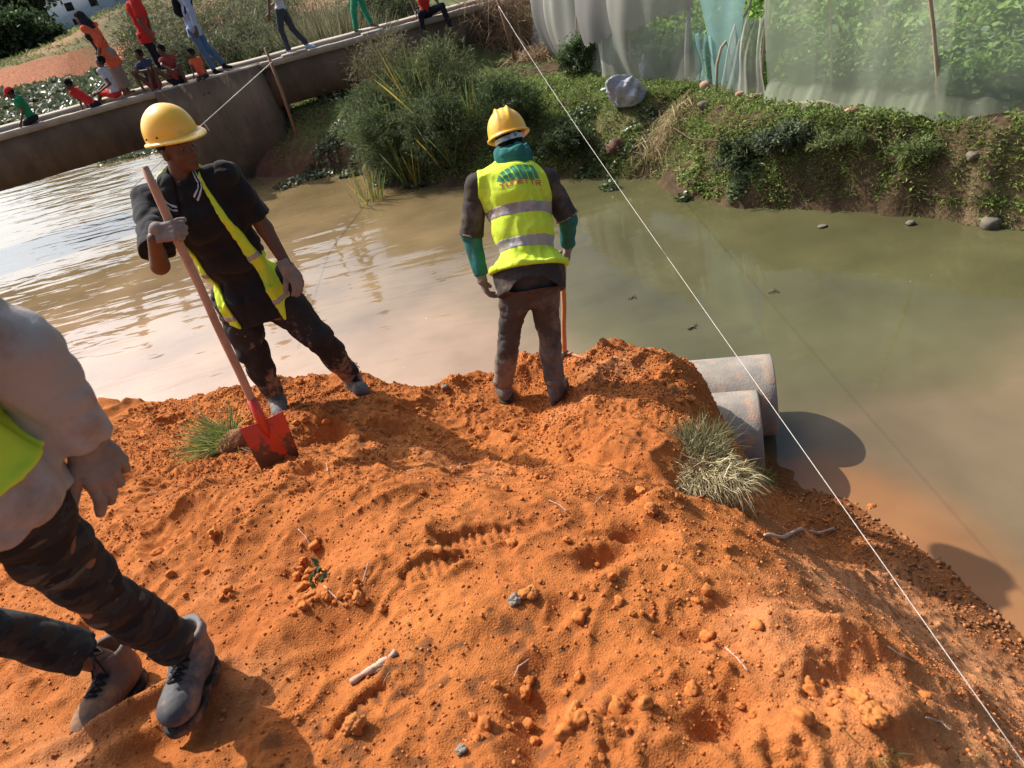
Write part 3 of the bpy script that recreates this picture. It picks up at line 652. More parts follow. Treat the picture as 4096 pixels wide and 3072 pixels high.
for px, py, y, R, kind in [(700, 190, 22, (1.5, 1.2, 1.0), 0), (830, 210, 21.5, (1.4, 1.0, .8), 0), (960, 150, 23, (1.5, 1.2, 1.1), 0), (640, 60, 34, (2.6, 2, 2.2), 1), (860, 30, 32, (3, 2, 2.0), 0),
        (1060, 80, 26, (1.5, 1.2, 1.2), 0), (1010, -10, 40, (4, 3, 2.8), 1), (600, 130, 30, (1.6, 1.5, 1.0), 1), (1500, 0, 27, (1.4, 1.2, .9), 1), (1110, 200, 20.5, (.8, .6, .6), 1)]:
    p = PY(px, py, y); zz = float(land_z(p.x, y)); zz = max(zz, 0)
    lab = ['feathery grey-green shrub right behind the seated children, left of the man in jeans', 'grey-green shrub behind the bridge under the backpack', 'pale grey-green shrub behind the bridge between the man in jeans and the next walker', 'dark scrubby bush at the top behind the man in the red shirt', 'wide dark bush at the top edge above the backpack',
        'shrub at the back of the rush clumps, behind the walker in white', 'largest dark bush at the top edge behind the walker in white', 'dark bush beside the earth heaps, left of the man in the red shirt', 'dark bush at the top edge right of the green trousers', 'small dark bush at the foot of the rushes by the wooden stake'][i]
    hgt = max(p.z-zz, .5)*1.15
    bush('riverside_bush', (p.x, y, zz), (R[0], R[1], hgt*.52), 9000, lab, 'bush', 300+i, olv if kind == 0 else [(.06, .075, .03), (.09, .1, .04), (.045, .055, .025)], (.20, .026) if kind == 0 else (.17, .03), 'bushes behind the footbridge', clumps=70)
    i += 1
for k, (px, py, y, n, L) in enumerate([(1230, 150, 20.8, 1500, 1.9), (1330, 120, 20.6, 1700, 2.1), (1150, 120, 22, 1200, 2.0), (1420, 60, 21.3, 1300, 1.7), (1260, 60, 24, 1200, 2.2), (1560, 30, 22, 700, 1.2), (900, 240, 20.2, 500, .7)]):
    p = PY(px, py, y); zz = max(float(land_z(p.x, y)), 0)
    fan('rush_clump', (p.x, y, zz), n, L, ['tallest fan of grey-green rushes, behind the walker in white', 'dense fan of rushes right of the walker in white', 'thin rushes left of the walker in white', 'rush clump behind the green trousers', 'rushes farther back between the two walkers', 'short sparse rushes right of the green trousers', 'low rushes behind the deck right of the man in jeans'][k], 'rushes', 400+k, [(.14, .15, .08), (.19, .18, .11), (.09, .10, .05), (.06, .075, .035), (.3, .24, .14)], .022, .35, r0=.45, group='rush clumps behind the footbridge')
# ------------------------------------------------------------------ floating water plants
def float_mat_mesh(name, label, regions, n, seed, lw, cols, dens=-.1):
    r = np.random.default_rng(seed); P = []
    x0, x1, y0, y1 = regions
    X = r.random(n)*(x1-x0)+x0; Y = y0+(y1-y0)*r.random(n)**1.5; 
    ok = (fbm2(X, Y, .35, 3, .6, seed) > dens) & (poly_sd(X, Y, wpoly) < .1) & (Y > np.vectorize(deckY)(X)+8)
    X = X[ok]; Y = Y[ok]; k = len(X); s = (.6+.8*r.random(k))*np.clip(Y/25, .7, 2.2)
    P = np.stack([X, Y, .01+.08*r.random(k)*s], 1); D = rdir(k, r, .35, .3); U = rdir(k, r, 1.2)
    C = mixcol(k, r, cols)*(.7+.5*(vn2(X, Y, .9, 5)[:, None]*.5+.5))
    V, F, C = leaves(P, D, U, lw[0]*s, lw[1]*s, C)
    o = link(name, mesh_np(name, V, F, False, C), M_float); tag(o, label, 'water plants', None, 'stuff'); return o
M_float = mat('floating_leaves', (.1, .15, .04), rough=.35, attr=True, scale=3, amount=.12, spec=.5, transl=.2)
hy = [(.16, .2, .09), (.1, .14, .06), (.22, .24, .15), (.07, .09, .045), (.25, .22, .12)]
float_mat_mesh('water_hyacinth', 'grey-green mat of floating plants covering the pond behind the bridge', (-48, -8, 24, 57), 60000, 21, (.17, .13), hy, -.22)
pp = PZ(530, 615, 0)
def patch(px, py, rx, ry, n, seed, lw=(.09, .075), hgt=.08, cols=hy):
    r = np.random.default_rng(seed); c = PZ(px, py, 0); a = r.random(n)*6.283; q = np.sqrt(r.random(n))
    P = np.stack([c.x+rx*q*np.cos(a), c.y+ry*q*np.sin(a), .005+hgt*r.random(n)*(1-q*.7)], 1)
    P[:, 2] += np.maximum(land_z(P[:, 0], P[:, 1]), 0)
    return P, rdir(n, r, .35, .3), rdir(n, r, 1.2), lw[0]*(.6+.8*r.random(n)), lw[1]*(.6+.8*r.random(n)), mixcol(n, r, cols)
def patches(name, label, lst, seed, **kw):
    a = [patch(*l, seed=seed+i, **kw) for i, l in enumerate(lst)]
    V, F, C = leaves(*[np.concatenate([q[j] for q in a]) for j in range(6)])
    o = link(name, mesh_np(name, V, F, False, C), M_float); tag(o, label, 'water plants', None, 'stuff')
patches('water_hyacinth', 'floating leaves drifting under the bridge beside the worker in the black shirt', [(560, 610, 1.3, .6, 800), (490, 628, .7, .3, 260), (640, 590, 1.0, .8, 500)], 51)
patches('waterside_plants', 'low leafy plants along the dark water edge between bridge and shrub', [(1310, 690, .5, .35, 420), (1400, 655, .5, .3, 420), (1230, 715, .35, .25, 160), (1385, 575, .3, .4, 260), (1440, 690, .45, .2, 380), (1150, 745, .3, .2, 120), (1460, 640, .3, .3, 250), (1580, 735, .35, .15, 240), (1680, 740, .35, .12, 200)], 71, lw=(.075, .065), hgt=.14)
patches('waterside_plants', 'small leafy plants at the far waterline right of the shrub', [(2200, 690, .35, .2, 260), (2280, 670, .35, .2, 260), (2400, 690, .4, .18, 260), (2440, 755, .14, .12, 90), (2330, 640, .4, .2, 260), (2520, 690, .35, .15, 200), (2730, 800, .1, .08, 60), (2560, 660, .4, .2, 200)], 91, lw=(.065, .05), hgt=.14, cols=[(.1, .15, .05), (.15, .2, .07), (.07, .09, .04)])
patches('waterside_plants', 'pale leafy weed hanging over the water below the dark scrub', [(3000, 790, .26, .16, 420), (2960, 815, .16, .1, 160)], 95, lw=(.085, .05), hgt=.22, cols=[(.2, .26, .12), (.16, .22, .09), (.26, .32, .17)])
# ------------------------------------------------------------------ far bank: grass, scrub, nets, crops
def scatter_px(n, seed, x0, x1, y0, y1, z=.7):
    """random points of the far bank inside the world rectangle that the given corner pixels span"""
    return None
rb = np.random.default_rng(123)
def bank_pts(n, dmin, dmax, xr=(-4, 9), yr=(5, 24), seed=0):
    r = np.random.default_rng(seed); X = xr[0]+(xr[1]-xr[0])*r.random(n*6); Y = yr[0]+(yr[1]-yr[0])*r.random(n*6)
    d = poly_sd(X, Y, wpoly); ok = (d > dmin) & (d < dmax); X = X[ok]; Y = Y[ok]
    w = np.clip(16/Y**2*8, .25, 1); ok = r.random(len(X)) < w; X = X[ok][:n]; Y = Y[ok][:n]
    return X, Y
bare = [(PZ(a, b, z), s) for a, b, z, s in [(2620, 700, .2, .4), (2760, 440, .75, .3), (2850, 780, .2, .3), (1330, 600, .4, 1.2), (3560, 850, .1, .25), (3850, 900, .1, .25), (3200, 790, .2, .3), (1950, 330, .7, .2)]]
def bare_w(X, Y):
    w = np.zeros_like(X)
    for p, s in bare: w = np.maximum(w, np.exp(-((X-p.x)**2+(Y-p.y)**2)/(s*s)))
    return w
def veg(name, label, n, dmin, dmax, seed, cols, L, Wd, kind='blade', clump=.0, xr=(-4, 9), yr=(5, 24), bias=None):
    X, Y = bank_pts(n, dmin, dmax, xr, yr, seed); r = np.random.default_rng(seed+1)
    keep = (r.random(len(X)) > bare_w(X, Y)*1.05) & (fbm2(X, Y, 1.6, 3, .6, seed) > clump)
    if bias is not None: keep &= bias(X, Y)
    X = X[keep]; Y = Y[keep]; k = len(X); Z = land_z(X, Y)
    P = np.stack([X, Y, Z-.01], 1); tone = (.75+.5*(fbm2(X, Y, 2.2, 3, .6, seed+5)*.5+.5))[:, None]
    C = mixcol(k, r, cols)*tone; s = (.6+.8*r.random(k))*(1+.35*fbm2(X, Y, 3, 2, .5, seed+9))
    if kind == 'blade': V, F, C = blades(P, rdir(k, r, 1.2, .5), L*s, Wd*(.7+.6*r.random(k)), .35, C, 2, seed)
    else:
        P[:, 2] += .09*r.random(k); V, F, C = leaves(P, rdir(k, r, .3, .5), rdir(k, r, 1.2), L*s, Wd*s, C)
    o = link(name, mesh_np(name, V, F, False, C), M_grass); tag(o, label, 'plants', None, 'stuff'); return o
bright = [(.22, .33, .06), (.27, .39, .08), (.17, .26, .06), (.34, .38, .11)]
mid = [(.14, .19, .05), (.20, .23, .08), (.27, .25, .12), (.10, .14, .045)]
veg('bank_grass', 'short green grass growing over the far river bank', 110000, .1, 3.5, 1, bright+mid, .11, .013, clump=-.35)
veg('bank_weeds', 'low leafy weeds matting the far river bank', 70000, .1, 3.0, 2, bright+mid+[(.05, .07, .03), (.09, .12, .04)], .034, .024, 'leaf', -.2)
veg('bank_weeds', 'leafy weeds creeping down the steep lower face of the far bank', 120000, .03, .6, 7, mid+bright[:2]+[(.07, .09, .03), (.3, .25, .13)], .085, .011, 'blade', -.16, yr=(5, 13))
veg('bank_weeds', 'broad-leaved weeds hanging over the lower face of the far bank', 40000, .05, .7, 9, mid+bright, .045, .032, 'leaf', .0, yr=(5, 13))
veg('dry_grass', 'dry tan grass and litter on the lower slope of the far bank', 16000, .03, .9, 3, [(.3, .22, .11), (.22, .15, .08), (.36, .3, .17), (.12, .1, .05)], .11, .009, clump=-.05)
veg('bank_grass', 'rough grass on the land beyond the far bank', 24000, 3.0, 14, 4, mid+[(.3, .25, .12)], .22, .03, yr=(16, 45), xr=(-9, 7))

# ---- dry grass heap and tangle of roots
def strands(name, label, cat, c, R, n, L, seed, cols, w=.008, flat=.35, dirbias=(0, 0, 0), kind=None, mat_=None, group=None):
    r = np.random.default_rng(seed); t = empty(name, c); tag(t, label, cat, group)
    P = r.normal(size=(n, 3))*np.array(R)*.5; P[:, 2] = np.abs(P[:, 2])
    D = rdir(n, r, 0, flat)+np.array(dirbias); D /= np.linalg.norm(D, axis=1)[:, None]
    X, Y = P[:, 0]+c[0], P[:, 1]+c[1]; P[:, 2] += land_z(X, Y)-c[2]
    V, F, C = blades(P-D*L*.3, D, L*(.4+.9*r.random(n)), w*(.6+.8*r.random(n)), .25, mixcol(n, r, cols), 3, seed)
    sub('stalks', mesh_np('stalks', V, F, False, C), mat_ or M_dry, t); return t
straw = [(.42, .32, .18), (.5, .4, .24), (.3, .2, .1), (.36, .3, .14)]
def on_land(px, py):
    d = ray(px, py); ts = np.linspace(5, 32, 1400); x = d.x*ts; y = d.y*ts; z = CAM_Z+d.z*ts; h = np.maximum(land_z(x, y), 0)
    k = int(np.argmax(z < h)); return Vector((x[k], y[k], float(h[k])))
p = on_land(2640, 560); strands('straw_heap', 'pale heap of dry straw lying on the bank below the sack', 'straw', p, (.45, .3, .12), 1500, .3, 501, straw, .007, .3, (-.5, -.6, -.25))
p = on_land(2060, 170); strands('dead_creeper', 'tangle of dead brown stems hanging beside the net corner', 'dead plant', p+Vector((0, 0, .1)), (1.1, .7, 1.3), 2600, .55, 502, [(.26, .15, .09), (.34, .22, .13), (.18, .11, .07), (.4, .3, .18)], .014, .8, (.1, 0, -.5))
p = on_land(2150, 240); strands('dead_creeper', 'low mat of dead brown stems in front of the net corner', 'dead plant', p, (.7, .4, .25), 900, .4, 503, [(.26, .15, .09), (.34, .22, .13), (.4, .3, .18)], .012, .6)
p = on_land(2470, 600)
mm = MB(); V, F = rock(88, (.17, .14, .13), 3, .35); mm.add(V, F)
for k in range(14):
    a = k*.9; mm.tube([(math.cos(a)*.12, math.sin(a)*.1, .02), (math.cos(a)*.2, math.sin(a)*.17, .05+.04*math.sin(k*3)), (math.cos(a+.3)*.27, math.sin(a+.3)*.2, -.02)], [.012, .008, .003], 5)
M_root = mat('rooty_clod', (.16, .08, .05), rough=.95, col2=(.07, .04, .025), scale=14, bump=.7, bscale=50)
rc_ = tag(link('root_stump', mm.mesh('root_stump'), M_root), 'dark brown uprooted stump at the waterline below the straw heap', 'stump'); rc_.location = p+Vector((0, 0, .03))
# ---- tall shrub by the water in the middle
gsh = [(.10, .14, .05), (.13, .17, .07), (.07, .10, .035), (.17, .18, .09), (.05, .07, .03)]
def bush_at(px, py, dz, R, n, label, seed, cols, lw, **kw):
    p = on_land(px, py); return bush('riverside_bush' if 'name' not in kw else kw.pop('name'), p, R, n, label, 'bush', seed, cols, lw, **kw)
def bsh(name, x, y, z, R, n, label, seed, cols=gsh, lw=(.10, .012), **kw): return bush(name, (x, y, z), R, n, label, 'bush', seed, cols, lw, **kw)
b0 = PZ(1600, 735, .05); b1 = PZ(1790, 725, .05)
bsh('riverside_bush', b0.x+.1, b0.y+.25, 0, (.62, .5, .72), 15000, 'feathery green bush standing in the water edge, left part of the central thicket', 601, stems=26, clumps=110, lean=(-.15, 0))
bsh('riverside_bush', b1.x+.05, b1.y+.35, 0, (.7, .55, .8), 16000, 'dense feathery bush behind the left shoulder of the bending worker', 602, stems=26, clumps=120)
bsh('riverside_bush', b0.x+.45, b0.y+1.3, .3, (.75, .6, .9), 14000, 'taller bush with rusty sprigs rising behind the waterside thicket', 603, cols=gsh+[(.2, .12, .06)], stems=20, clumps=110)
bsh('riverside_bush', b0.x-.15, b0.y+1.0, .25, (.55, .5, .75), 11000, 'feathery bush leaning over the dark gap right of the wooden stake', 607, stems=20, clumps=90, lean=(-.1, 0))
bsh('riverside_bush', b1.x+.25, b1.y+1.5, .55, (.85, .6, .8), 13000, 'broad bush with yellowish tips at the top of the thicket', 608, stems=22, clumps=110, cols=gsh+[(.26, .26, .10)])
bsh('riverside_bush', b1.x-.6, b1.y+2.6, .7, (.8, .6, .85), 10000, 'brownish bush right under the bridge deck behind the thicket', 609, stems=20, clumps=90, cols=[(.14, .12, .06), (.10, .12, .05), (.2, .15, .08)])
q = on_land(2060, 520); bsh('riverside_bush', q.x-.1, q.y, q.z-.1, (.6, .45, .5), 9000, 'dark bush right behind the bending worker in the ridged helmet', 604, stems=16, clumps=80, cols=[(.06, .09, .03), (.09, .13, .04), (.04, .055, .025)])
q = on_land(2330, 300); bsh('riverside_bush', q.x, q.y, q.z-.03, (.42, .35, .36), 5000, 'rounded dark green bush at the foot of the white net', 605, lw=(.07, .02), cols=[(.07, .12, .04), (.1, .16, .05), (.04, .06, .025)])
q = on_land(2290, 620); bsh('riverside_bush', q.x, q.y, q.z-.05, (.4, .3, .25), 3800, 'low dark scrub at the waterline right of the ridged helmet', 606, lw=(.07, .02), cols=[(.06, .09, .03), (.09, .12, .05), (.04, .05, .025)])
# reeds
for k, (px, py, n, L, zt) in enumerate([(1715, 300, 60, 1.6, 0), (1560, 420, 60, 1.1, 0), (1880, 330, 60, .9, 0), (1480, 640, 40, .8, 0), (1800, 480, 80, 1.0, 0), (1660, 560, 70, 1.1, 0)]):
    q = on_land(px, py+170) if py > 200 else on_land(px, 420)
    fan('reed_clump', q, n, L, ['tall reed with yellowing leaves sticking up from the thicket, tallest of the reeds', 'thin pale reeds on the left side of the thicket', 'short upright reeds right of the thicket beside the dark earth', 'leaning reeds at the left water edge of the thicket', 'green and yellow reeds in the heart of the thicket', 'reeds in the lower middle of the thicket'][k], 'reeds', 620+k, [(.16, .22, .07), (.2, .26, .09), (.45, .33, .06), (.12, .17, .06)], .026, .28, r0=.25, droop=.12)
# dark scrub over the hollow of the right bank
q = on_land(3010, 640); bsh('riverside_bush', q.x+.1, q.y+.05, q.z-.12, (.55, .28, .2), 7000, 'dark trailing scrub overhanging the shaded hollow of the right bank', 631, lw=(.06, .022), cols=[(.05, .07, .03), (.08, .11, .04), (.03, .04, .02), (.12, .14, .06)], stems=22, clumps=70)
q = on_land(3150, 570); bsh('riverside_bush', q.x, q.y, q.z-.1, (.4, .25, .14), 3600, 'grey-green leafy creeper on the bank just above the shaded hollow', 632, lw=(.05, .03), cols=[(.12, .15, .08), (.08, .1, .05), (.17, .2, .12)], narrow=False)
q = on_land(3400, 560); bsh('riverside_bush', q.x, q.y, q.z-.08, (.5, .2, .08), 2200, 'olive tufts along the brow of the right bank', 633, lw=(.06, .014), cols=[(.14, .18, .06), (.2, .24, .09)])
q = on_land(3700, 600); bsh('riverside_bush', q.x, q.y, q.z-.08, (.45, .2, .08), 2000, 'dull olive tufts at the brow of the far right bank', 634, lw=(.06, .014), cols=[(.14, .18, .06), (.2, .24, .09)])
q = on_land(2790, 600); m = MB()
def wp(px, py, lift): v = on_land(px, py); return v+Vector((0, -lift*.3, lift))
m.tube([wp(2665, 510, .04), wp(2700, 545, .1), wp(2760, 590, .12), wp(2840, 600, .14), wp(2930, 560, .14), wp(3010, 510, .08)], [.007, .009, .01, .009, .007, .004], 6)
m.tube([wp(2760, 590, .12), wp(2740, 620, .1), wp(2700, 660, .05)], [.006, .005, .003], 5); m.tube([wp(2840, 600, .14), wp(2980, 600, .15), wp(3140, 620, .1)], [.006, .006, .003], 5)
tag(link('fallen_branch', m.mesh('fallen_branch'), M_bark), 'dark bent branch lying above the shaded hollow of the bank', 'branch')
# ---- stones on the bank
M_stone = mat('stone', (.19, .155, .12), rough=.9, col2=(.11, .09, .065), scale=5, bump=.5, bscale=30)
M_rstone = mat('reddish_stone', (.42, .25, .17), rough=.9, col2=(.3, .17, .12), scale=5, bump=.5, bscale=30)
for k, (px, py, s, mt, lb) in enumerate([(2835, 355, (.13, .1, .1), M_rstone, 'squarish tan stone between the nets, at the foot of the crooked pole'), (2816, 425, (.1, .06, .05), M_stone, 'flat pale stone on the bare rim below the crooked pole'),
    (3020, 395, (.1, .06, .05), M_rstone, 'reddish stone holding down the net right of the crooked pole'), (2965, 385, (.09, .05, .045), M_rstone, 'small reddish stone holding down the net, next to the crooked pole'), (3095, 440, (.05, .04, .03), M_rstone, 'little orange stone in the grass below the net edge'),
    (3225, 440, (.07, .05, .04), M_stone, 'grey-brown stone at the left end of the wooden slat'), (3405, 455, (.09, .07, .06), M_rstone, 'rounded tan stone at the right end of the wooden slat'), (3600, 455, (.08, .05, .04), M_stone, 'flat stone on the net hem left of the tall pole'),
    (3890, 480, (.06, .04, .03), M_stone, 'small stone on the net hem right of the tall pole'), (4060, 465, (.08, .05, .04), M_rstone, 'reddish stone on the net hem at the right edge'),
    (3965, 905, (.11, .09, .08), M_stone, 'big grey stone at the waterline by the right edge'), (3640, 895, (.05, .04, .03), M_stone, 'dark stone at the waterline below the right bank'), (3290, 905, (.06, .04, .012), M_stone, 'dark flat stone lying in the shallow water off the hollow'), (3890, 640, (.07, .06, .05), M_stone, 'dark stone half way up the right bank')]):
    q = PZ(px, py, .01) if py > 880 else on_land(px, py); V, F = rock(700+k, s, 3, .22); mm = MB(); mm.add(V, F)
    o = link('stone', mm.mesh('stone', False), mt); o.location = q+Vector((0, 0, s[2]*.4)); tag(o, lb, 'stone')
q0 = on_land(3150, 425); q1 = on_land(3400, 450); q2 = on_land(3290, 430)
m = MB(); m.tube([q0+Vector((0, 0, .03)), q2+Vector((0, 0, .07)), q1+Vector((0, 0, .04))], .022, 6, flat=.5)
M_slat = mat('bare_wood', (.5, .36, .2), rough=.8, col2=(.36, .25, .14), scale=9, stretch=(1, 1, 8))
tag(link('bowed_lath', m.mesh('bowed_lath'), M_slat), 'bowed tan slat lying along the hem of the big net', 'wood slat')
# ---- litter
M_sack = mat('woven_sack', (.40, .40, .44), rough=.55, col2=(.27, .27, .31), scale=6, bump=.35, bscale=90, dirt=(.3, .26, .22), dirt_scale=3)
def sack(name, c, s, seed, rotz, label, tilt=0.0):
    """slumped bag: a gathered mouth, long folds running into it, flat underside"""
    nu, nv = 96, 60; V = []; r = random.Random(seed); ph = [r.random()*6.28 for _ in range(6)]
    for j in range(nv+1):
        v = j/nv; z = -1+2*v; R = (math.sin(math.pi*min(v, .86)/1.0)**.55 if v < .72 else .80*(1-(v-.72)/.28)**.8+.16); R = max(R, .02)
        if j == 0: R = .02
        for i in range(nu):
            u = 2*math.pi*i/nu; f = .10+.22*max(0, v-.25)
            rr = R*(1+f*math.sin(5*u+ph[0]+1.5*z)+.6*f*math.sin(9*u+ph[1]-2*z)+.35*f*math.sin(16*u+ph[2])+.06*math.sin(2*u+ph[3]+2*z))
            V.append((rr*math.cos(u)+.16*max(0, v-.6)*3, rr*math.sin(u), z*(.9 if v < .7 else .9+.5*(v-.7))))
    V = np.array(V); n_ = .24*vn3(V, 1.1, seed)+.10*(1-np.abs(vn3(V+.2*vn3(V, 2, 3)[:, None], 3.2, seed+2)))**2; V = V*(1+n_[:, None]); V = V*np.array(s)
    ct, st = math.cos(tilt), math.sin(tilt); V = np.stack([V[:, 0]*ct+V[:, 2]*st, V[:, 1], -V[:, 0]*st+V[:, 2]*ct], 1); V[:, 2] = np.maximum(V[:, 2], -s[2]*.6)
    F = [(j*nu+i, j*nu+(i+1) % nu, (j+1)*nu+(i+1) % nu, (j+1)*nu+i) for j in range(nv) for i in range(nu)]
    o = link(name, mesh_np(name, V, np.array(F), True), M_sack); o.location = c; o.rotation_euler = (0, 0, rotz); return tag(o, label, 'sack')
q = on_land(2500, 415); sack('plastic_sack', q+Vector((0, 0, .14)), (.34, .25, .25), 5, .5, 'crumpled grey woven sack lying full on the grassy bank', .55)
q = on_land(2590, 330); sack('plastic_sack', q+Vector((0, 0, .1)), (.3, .11, .12), 9, .5, 'flat grey sheet of sacking draped behind the full sack', 1.3)
for px, py, lb, s in [(2418, 362, 'white plastic scrap left of the grey sack', (.07, .05, .02)), (1408, 368+20, 'white feathery scrap in the dark under the bridge', (.07, .03, .02)), (1170, 718, 'white scrap at the dark waterline under the bridge', (.06, .04, .03))]:
    q = on_land(px, py); V, F = rock(int(px), s, 2, .4); mm = MB(); mm.add(V, F); o = link('litter_scrap', mm.mesh('litter_scrap', False), M_wh); o.location = q+Vector((0, 0, .02)); tag(o, lb, 'litter')
q0 = PZ(2890, 760, .12); q1 = PZ(2945, 768, .12); m = MB(); m.tube([q0, q1], .012, 6); tag(link('white_stick', m.mesh('white_stick'), M_wh), 'short white stick lying beside the pale weed at the waterline', 'stick')
# ---- rubble ledge behind the bridge
for k, (px, py, sx, sz) in enumerate([(1840, 85, .8, .3), (1900, 45, .9, .3), (1990, 62, 1.0, .28), (2050, 25, 1.0, .3), (1960, 15, 1.2, .25), (2130, 0, 1.0, .3), (1830, 140, .5, .3)]):
    q = on_land(px, py); V, F = rock(760+k, (sx*.55, .4, sz), 3, .2); mm = MB(); mm.add(V, F); o = link('rubble_block', mm.mesh('rubble_block', False), M_stone); o.location = q; tag(o, ['pale rubble block at the near left end of the broken ledge', 'rubble block behind the string stake, second of the ledge', 'long rubble block right of the string stake', 'flat rubble block towards the top edge, right part of the ledge', 'broad rubble block at the back of the ledge', 'last rubble block at the top edge beside the nets', 'low rubble block on the near corner of the ledge'][k], 'rubble', 'rubble blocks of the broken ledge')
# ---- nets
def net_mat(name, col, op):
    m, nt, b = new_mat(name); L = nt.links; b.inputs['Base Color'].default_value = tuple(col)+(1,); b.inputs['Roughness'].default_value = .8; b.inputs['Specular IOR Level'].default_value = .2
    tr = N(nt, 'ShaderNodeBsdfTransparent'); tl = N(nt, 'ShaderNodeBsdfTranslucent'); tl.inputs[0].default_value = tuple(col)+(1,)
    m1 = N(nt, 'ShaderNodeMixShader'); m1.inputs[0].default_value = .5; L.new(b.outputs[0], m1.inputs[1]); L.new(tl.outputs[0], m1.inputs[2])
    lw = N(nt, 'ShaderNodeLayerWeight'); lw.inputs[0].default_value = .5
    tc = N(nt, 'ShaderNodeTexCoord'); no = N(nt, 'ShaderNodeTexNoise'); no.inputs['Scale'].default_value = 1.2; no.inputs['Detail'].default_value = 4; L.new(tc.outputs['Object'], no.inputs['Vector'])
    mr = N(nt, 'ShaderNodeMapRange'); mr.inputs[3].default_value = op; mr.inputs[4].default_value = min(op+.42, .97); L.new(lw.outputs['Facing'], mr.inputs[0])
    ma = N(nt, 'ShaderNodeMath', operation='MULTIPLY_ADD'); ma.inputs[1].default_value = .14; ma.inputs[2].default_value = -.07; L.new(no.outputs[0], ma.inputs[0])
    ad = N(nt, 'ShaderNodeMath', operation='ADD'); ad.use_clamp = True; L.new(ma.outputs[0], ad.inputs[0]); L.new(mr.outputs[0], ad.inputs[1])
    m2 = N(nt, 'ShaderNodeMixShader'); L.new(ad.outputs[0], m2.inputs[0]); L.new(tr.outputs[0], m2.inputs[1]); L.new(m1.outputs[0], m2.inputs[2])
    L.new(m2.outputs[0], nt.nodes['Material Output'].inputs[0]); return m
N_white = net_mat('white_netting', (.58, .57, .49), .40); N_grey = net_mat('grey_netting', (.30, .28, .265), .86); N_teal = net_mat('teal_netting', (.27, .44, .42), .55); N_green = net_mat('pale_green_netting', (.56, .60, .45), .40)
def net(label, pts, ztop, mt, seed, folds=.05, ff=5.0, bag=.1, cut=None, top_pts=None, nu=120, nv=60, hem=.0, back=0.0):
    """cloth hung between base points pts and the same line raised to ztop; cut(u,v)->keep"""
    base = [Vector((p[0], p[1], 0)) for p in pts]; seg = [0]; zc = {}
    for i in range(1, len(base)): seg.append(seg[-1]+(base[i]-base[i-1]).length)
    tot = seg[-1]; r = np.random.default_rng(seed); V = []; K = []
    for j in range(nv+1):
        v = j/nv
        for i in range(nu+1):
            u = i/nu; s = u*tot; k = max(0, min(len(seg)-2, int(np.searchsorted(seg, s))-1)); f = (s-seg[k])/(seg[k+1]-seg[k]+1e-9)
            b = base[k].lerp(base[k+1], f); d = (base[k+1]-base[k]).normalized(); nrm = Vector((-d.y, d.x, 0))
            if i not in zc: zc[i] = max(float(LZ(b.x, b.y)), 0)+.01
            zb = zc[i]
            if top_pts: b = b.lerp(Vector((top_pts[0][0], top_pts[0][1], 0)).lerp(Vector((top_pts[1][0], top_pts[1][1], 0)), u), v)
            w = folds*(.35+.65*v)*(math.sin(s*ff*2.1+3*math.sin(s*1.3+seed)+v*1.7)+.5*math.sin(s*ff*5.3+seed-2*v))+folds*.6*math.sin(v*5+s*2)
            w += bag*math.sin(math.pi*v)*math.sin(s*1.9+seed); w += hem*max(0, 1-v*9)*(-1)
            V.append(b+nrm*(w+back)+Vector((0, 0, zb+(ztop-zb)*v+.03*math.sin(s*9)*(1-v)))); K.append(True if cut is None else cut(u, v))
    n1 = nu+1; F = [(j*n1+i, j*n1+i+1, (j+1)*n1+i+1, (j+1)*n1+i) for j in range(nv) for i in range(nu) if K[j*n1+i] and K[(j+1)*n1+i+1]]
    o = link('crop_net', mesh_np('crop_net', [tuple(v) for v in V], np.array(F), True), mt); tag(o, label, 'net'); return o
def LZ(x, y): return land_z(x, y)
g = lambda px, py: tuple(PZ(px, py, .96)[:2])
net('sheer white net hanging from the left posts, gathered in folds at the right', [(2.35, 17.8), g(2225, 235), g(2425, 318), g(2786, 336)], 3.0, N_white, 1, .06, 2.4, .22)
net('opaque grey net draped over the upper part of the leftmost white net', [(2.35, 17.9), g(2225, 215), g(2425, 305), g(2770, 328)], 3.05, N_grey, 2, .06, 2.2, .25, cut=lambda u, v: v > (.04 if u < .42 else .04+.46*((u-.42)/.58)**.75), back=-.16)
net('blue-green net narrowing towards the ground beside the crooked pole', [g(2850, 345), g(2960, 372)], 3.0, N_teal, 3, .05, 2.6, .16, top_pts=[g(2760, 340), g(3075, 400)], nu=60)
net('sheer net skirt bunched between the crooked pole and the next one', [g(2880, 372), g(2960, 388), g(3060, 405)], 2.0, N_white, 4, .05, 6, .05, top_pts=[g(2960, 385), g(3060, 400)], nu=60)
net('largest pale green net, stretched smooth along the bank to the right edge', [g(3075, 403), g(3250, 430), g(3453, 446), g(3769, 472), g(3960, 462), g(4100, 448), g(4500, 440)], 3.0, N_green, 5, .018, 2.2, .07, top_pts=None, nu=200, hem=.12)
net('small teal net scrap at the ground between the two left nets', [g(2786, 330), g(2860, 348)], 1.7, N_teal, 6, .05, 7, .05, nu=30, nv=30)
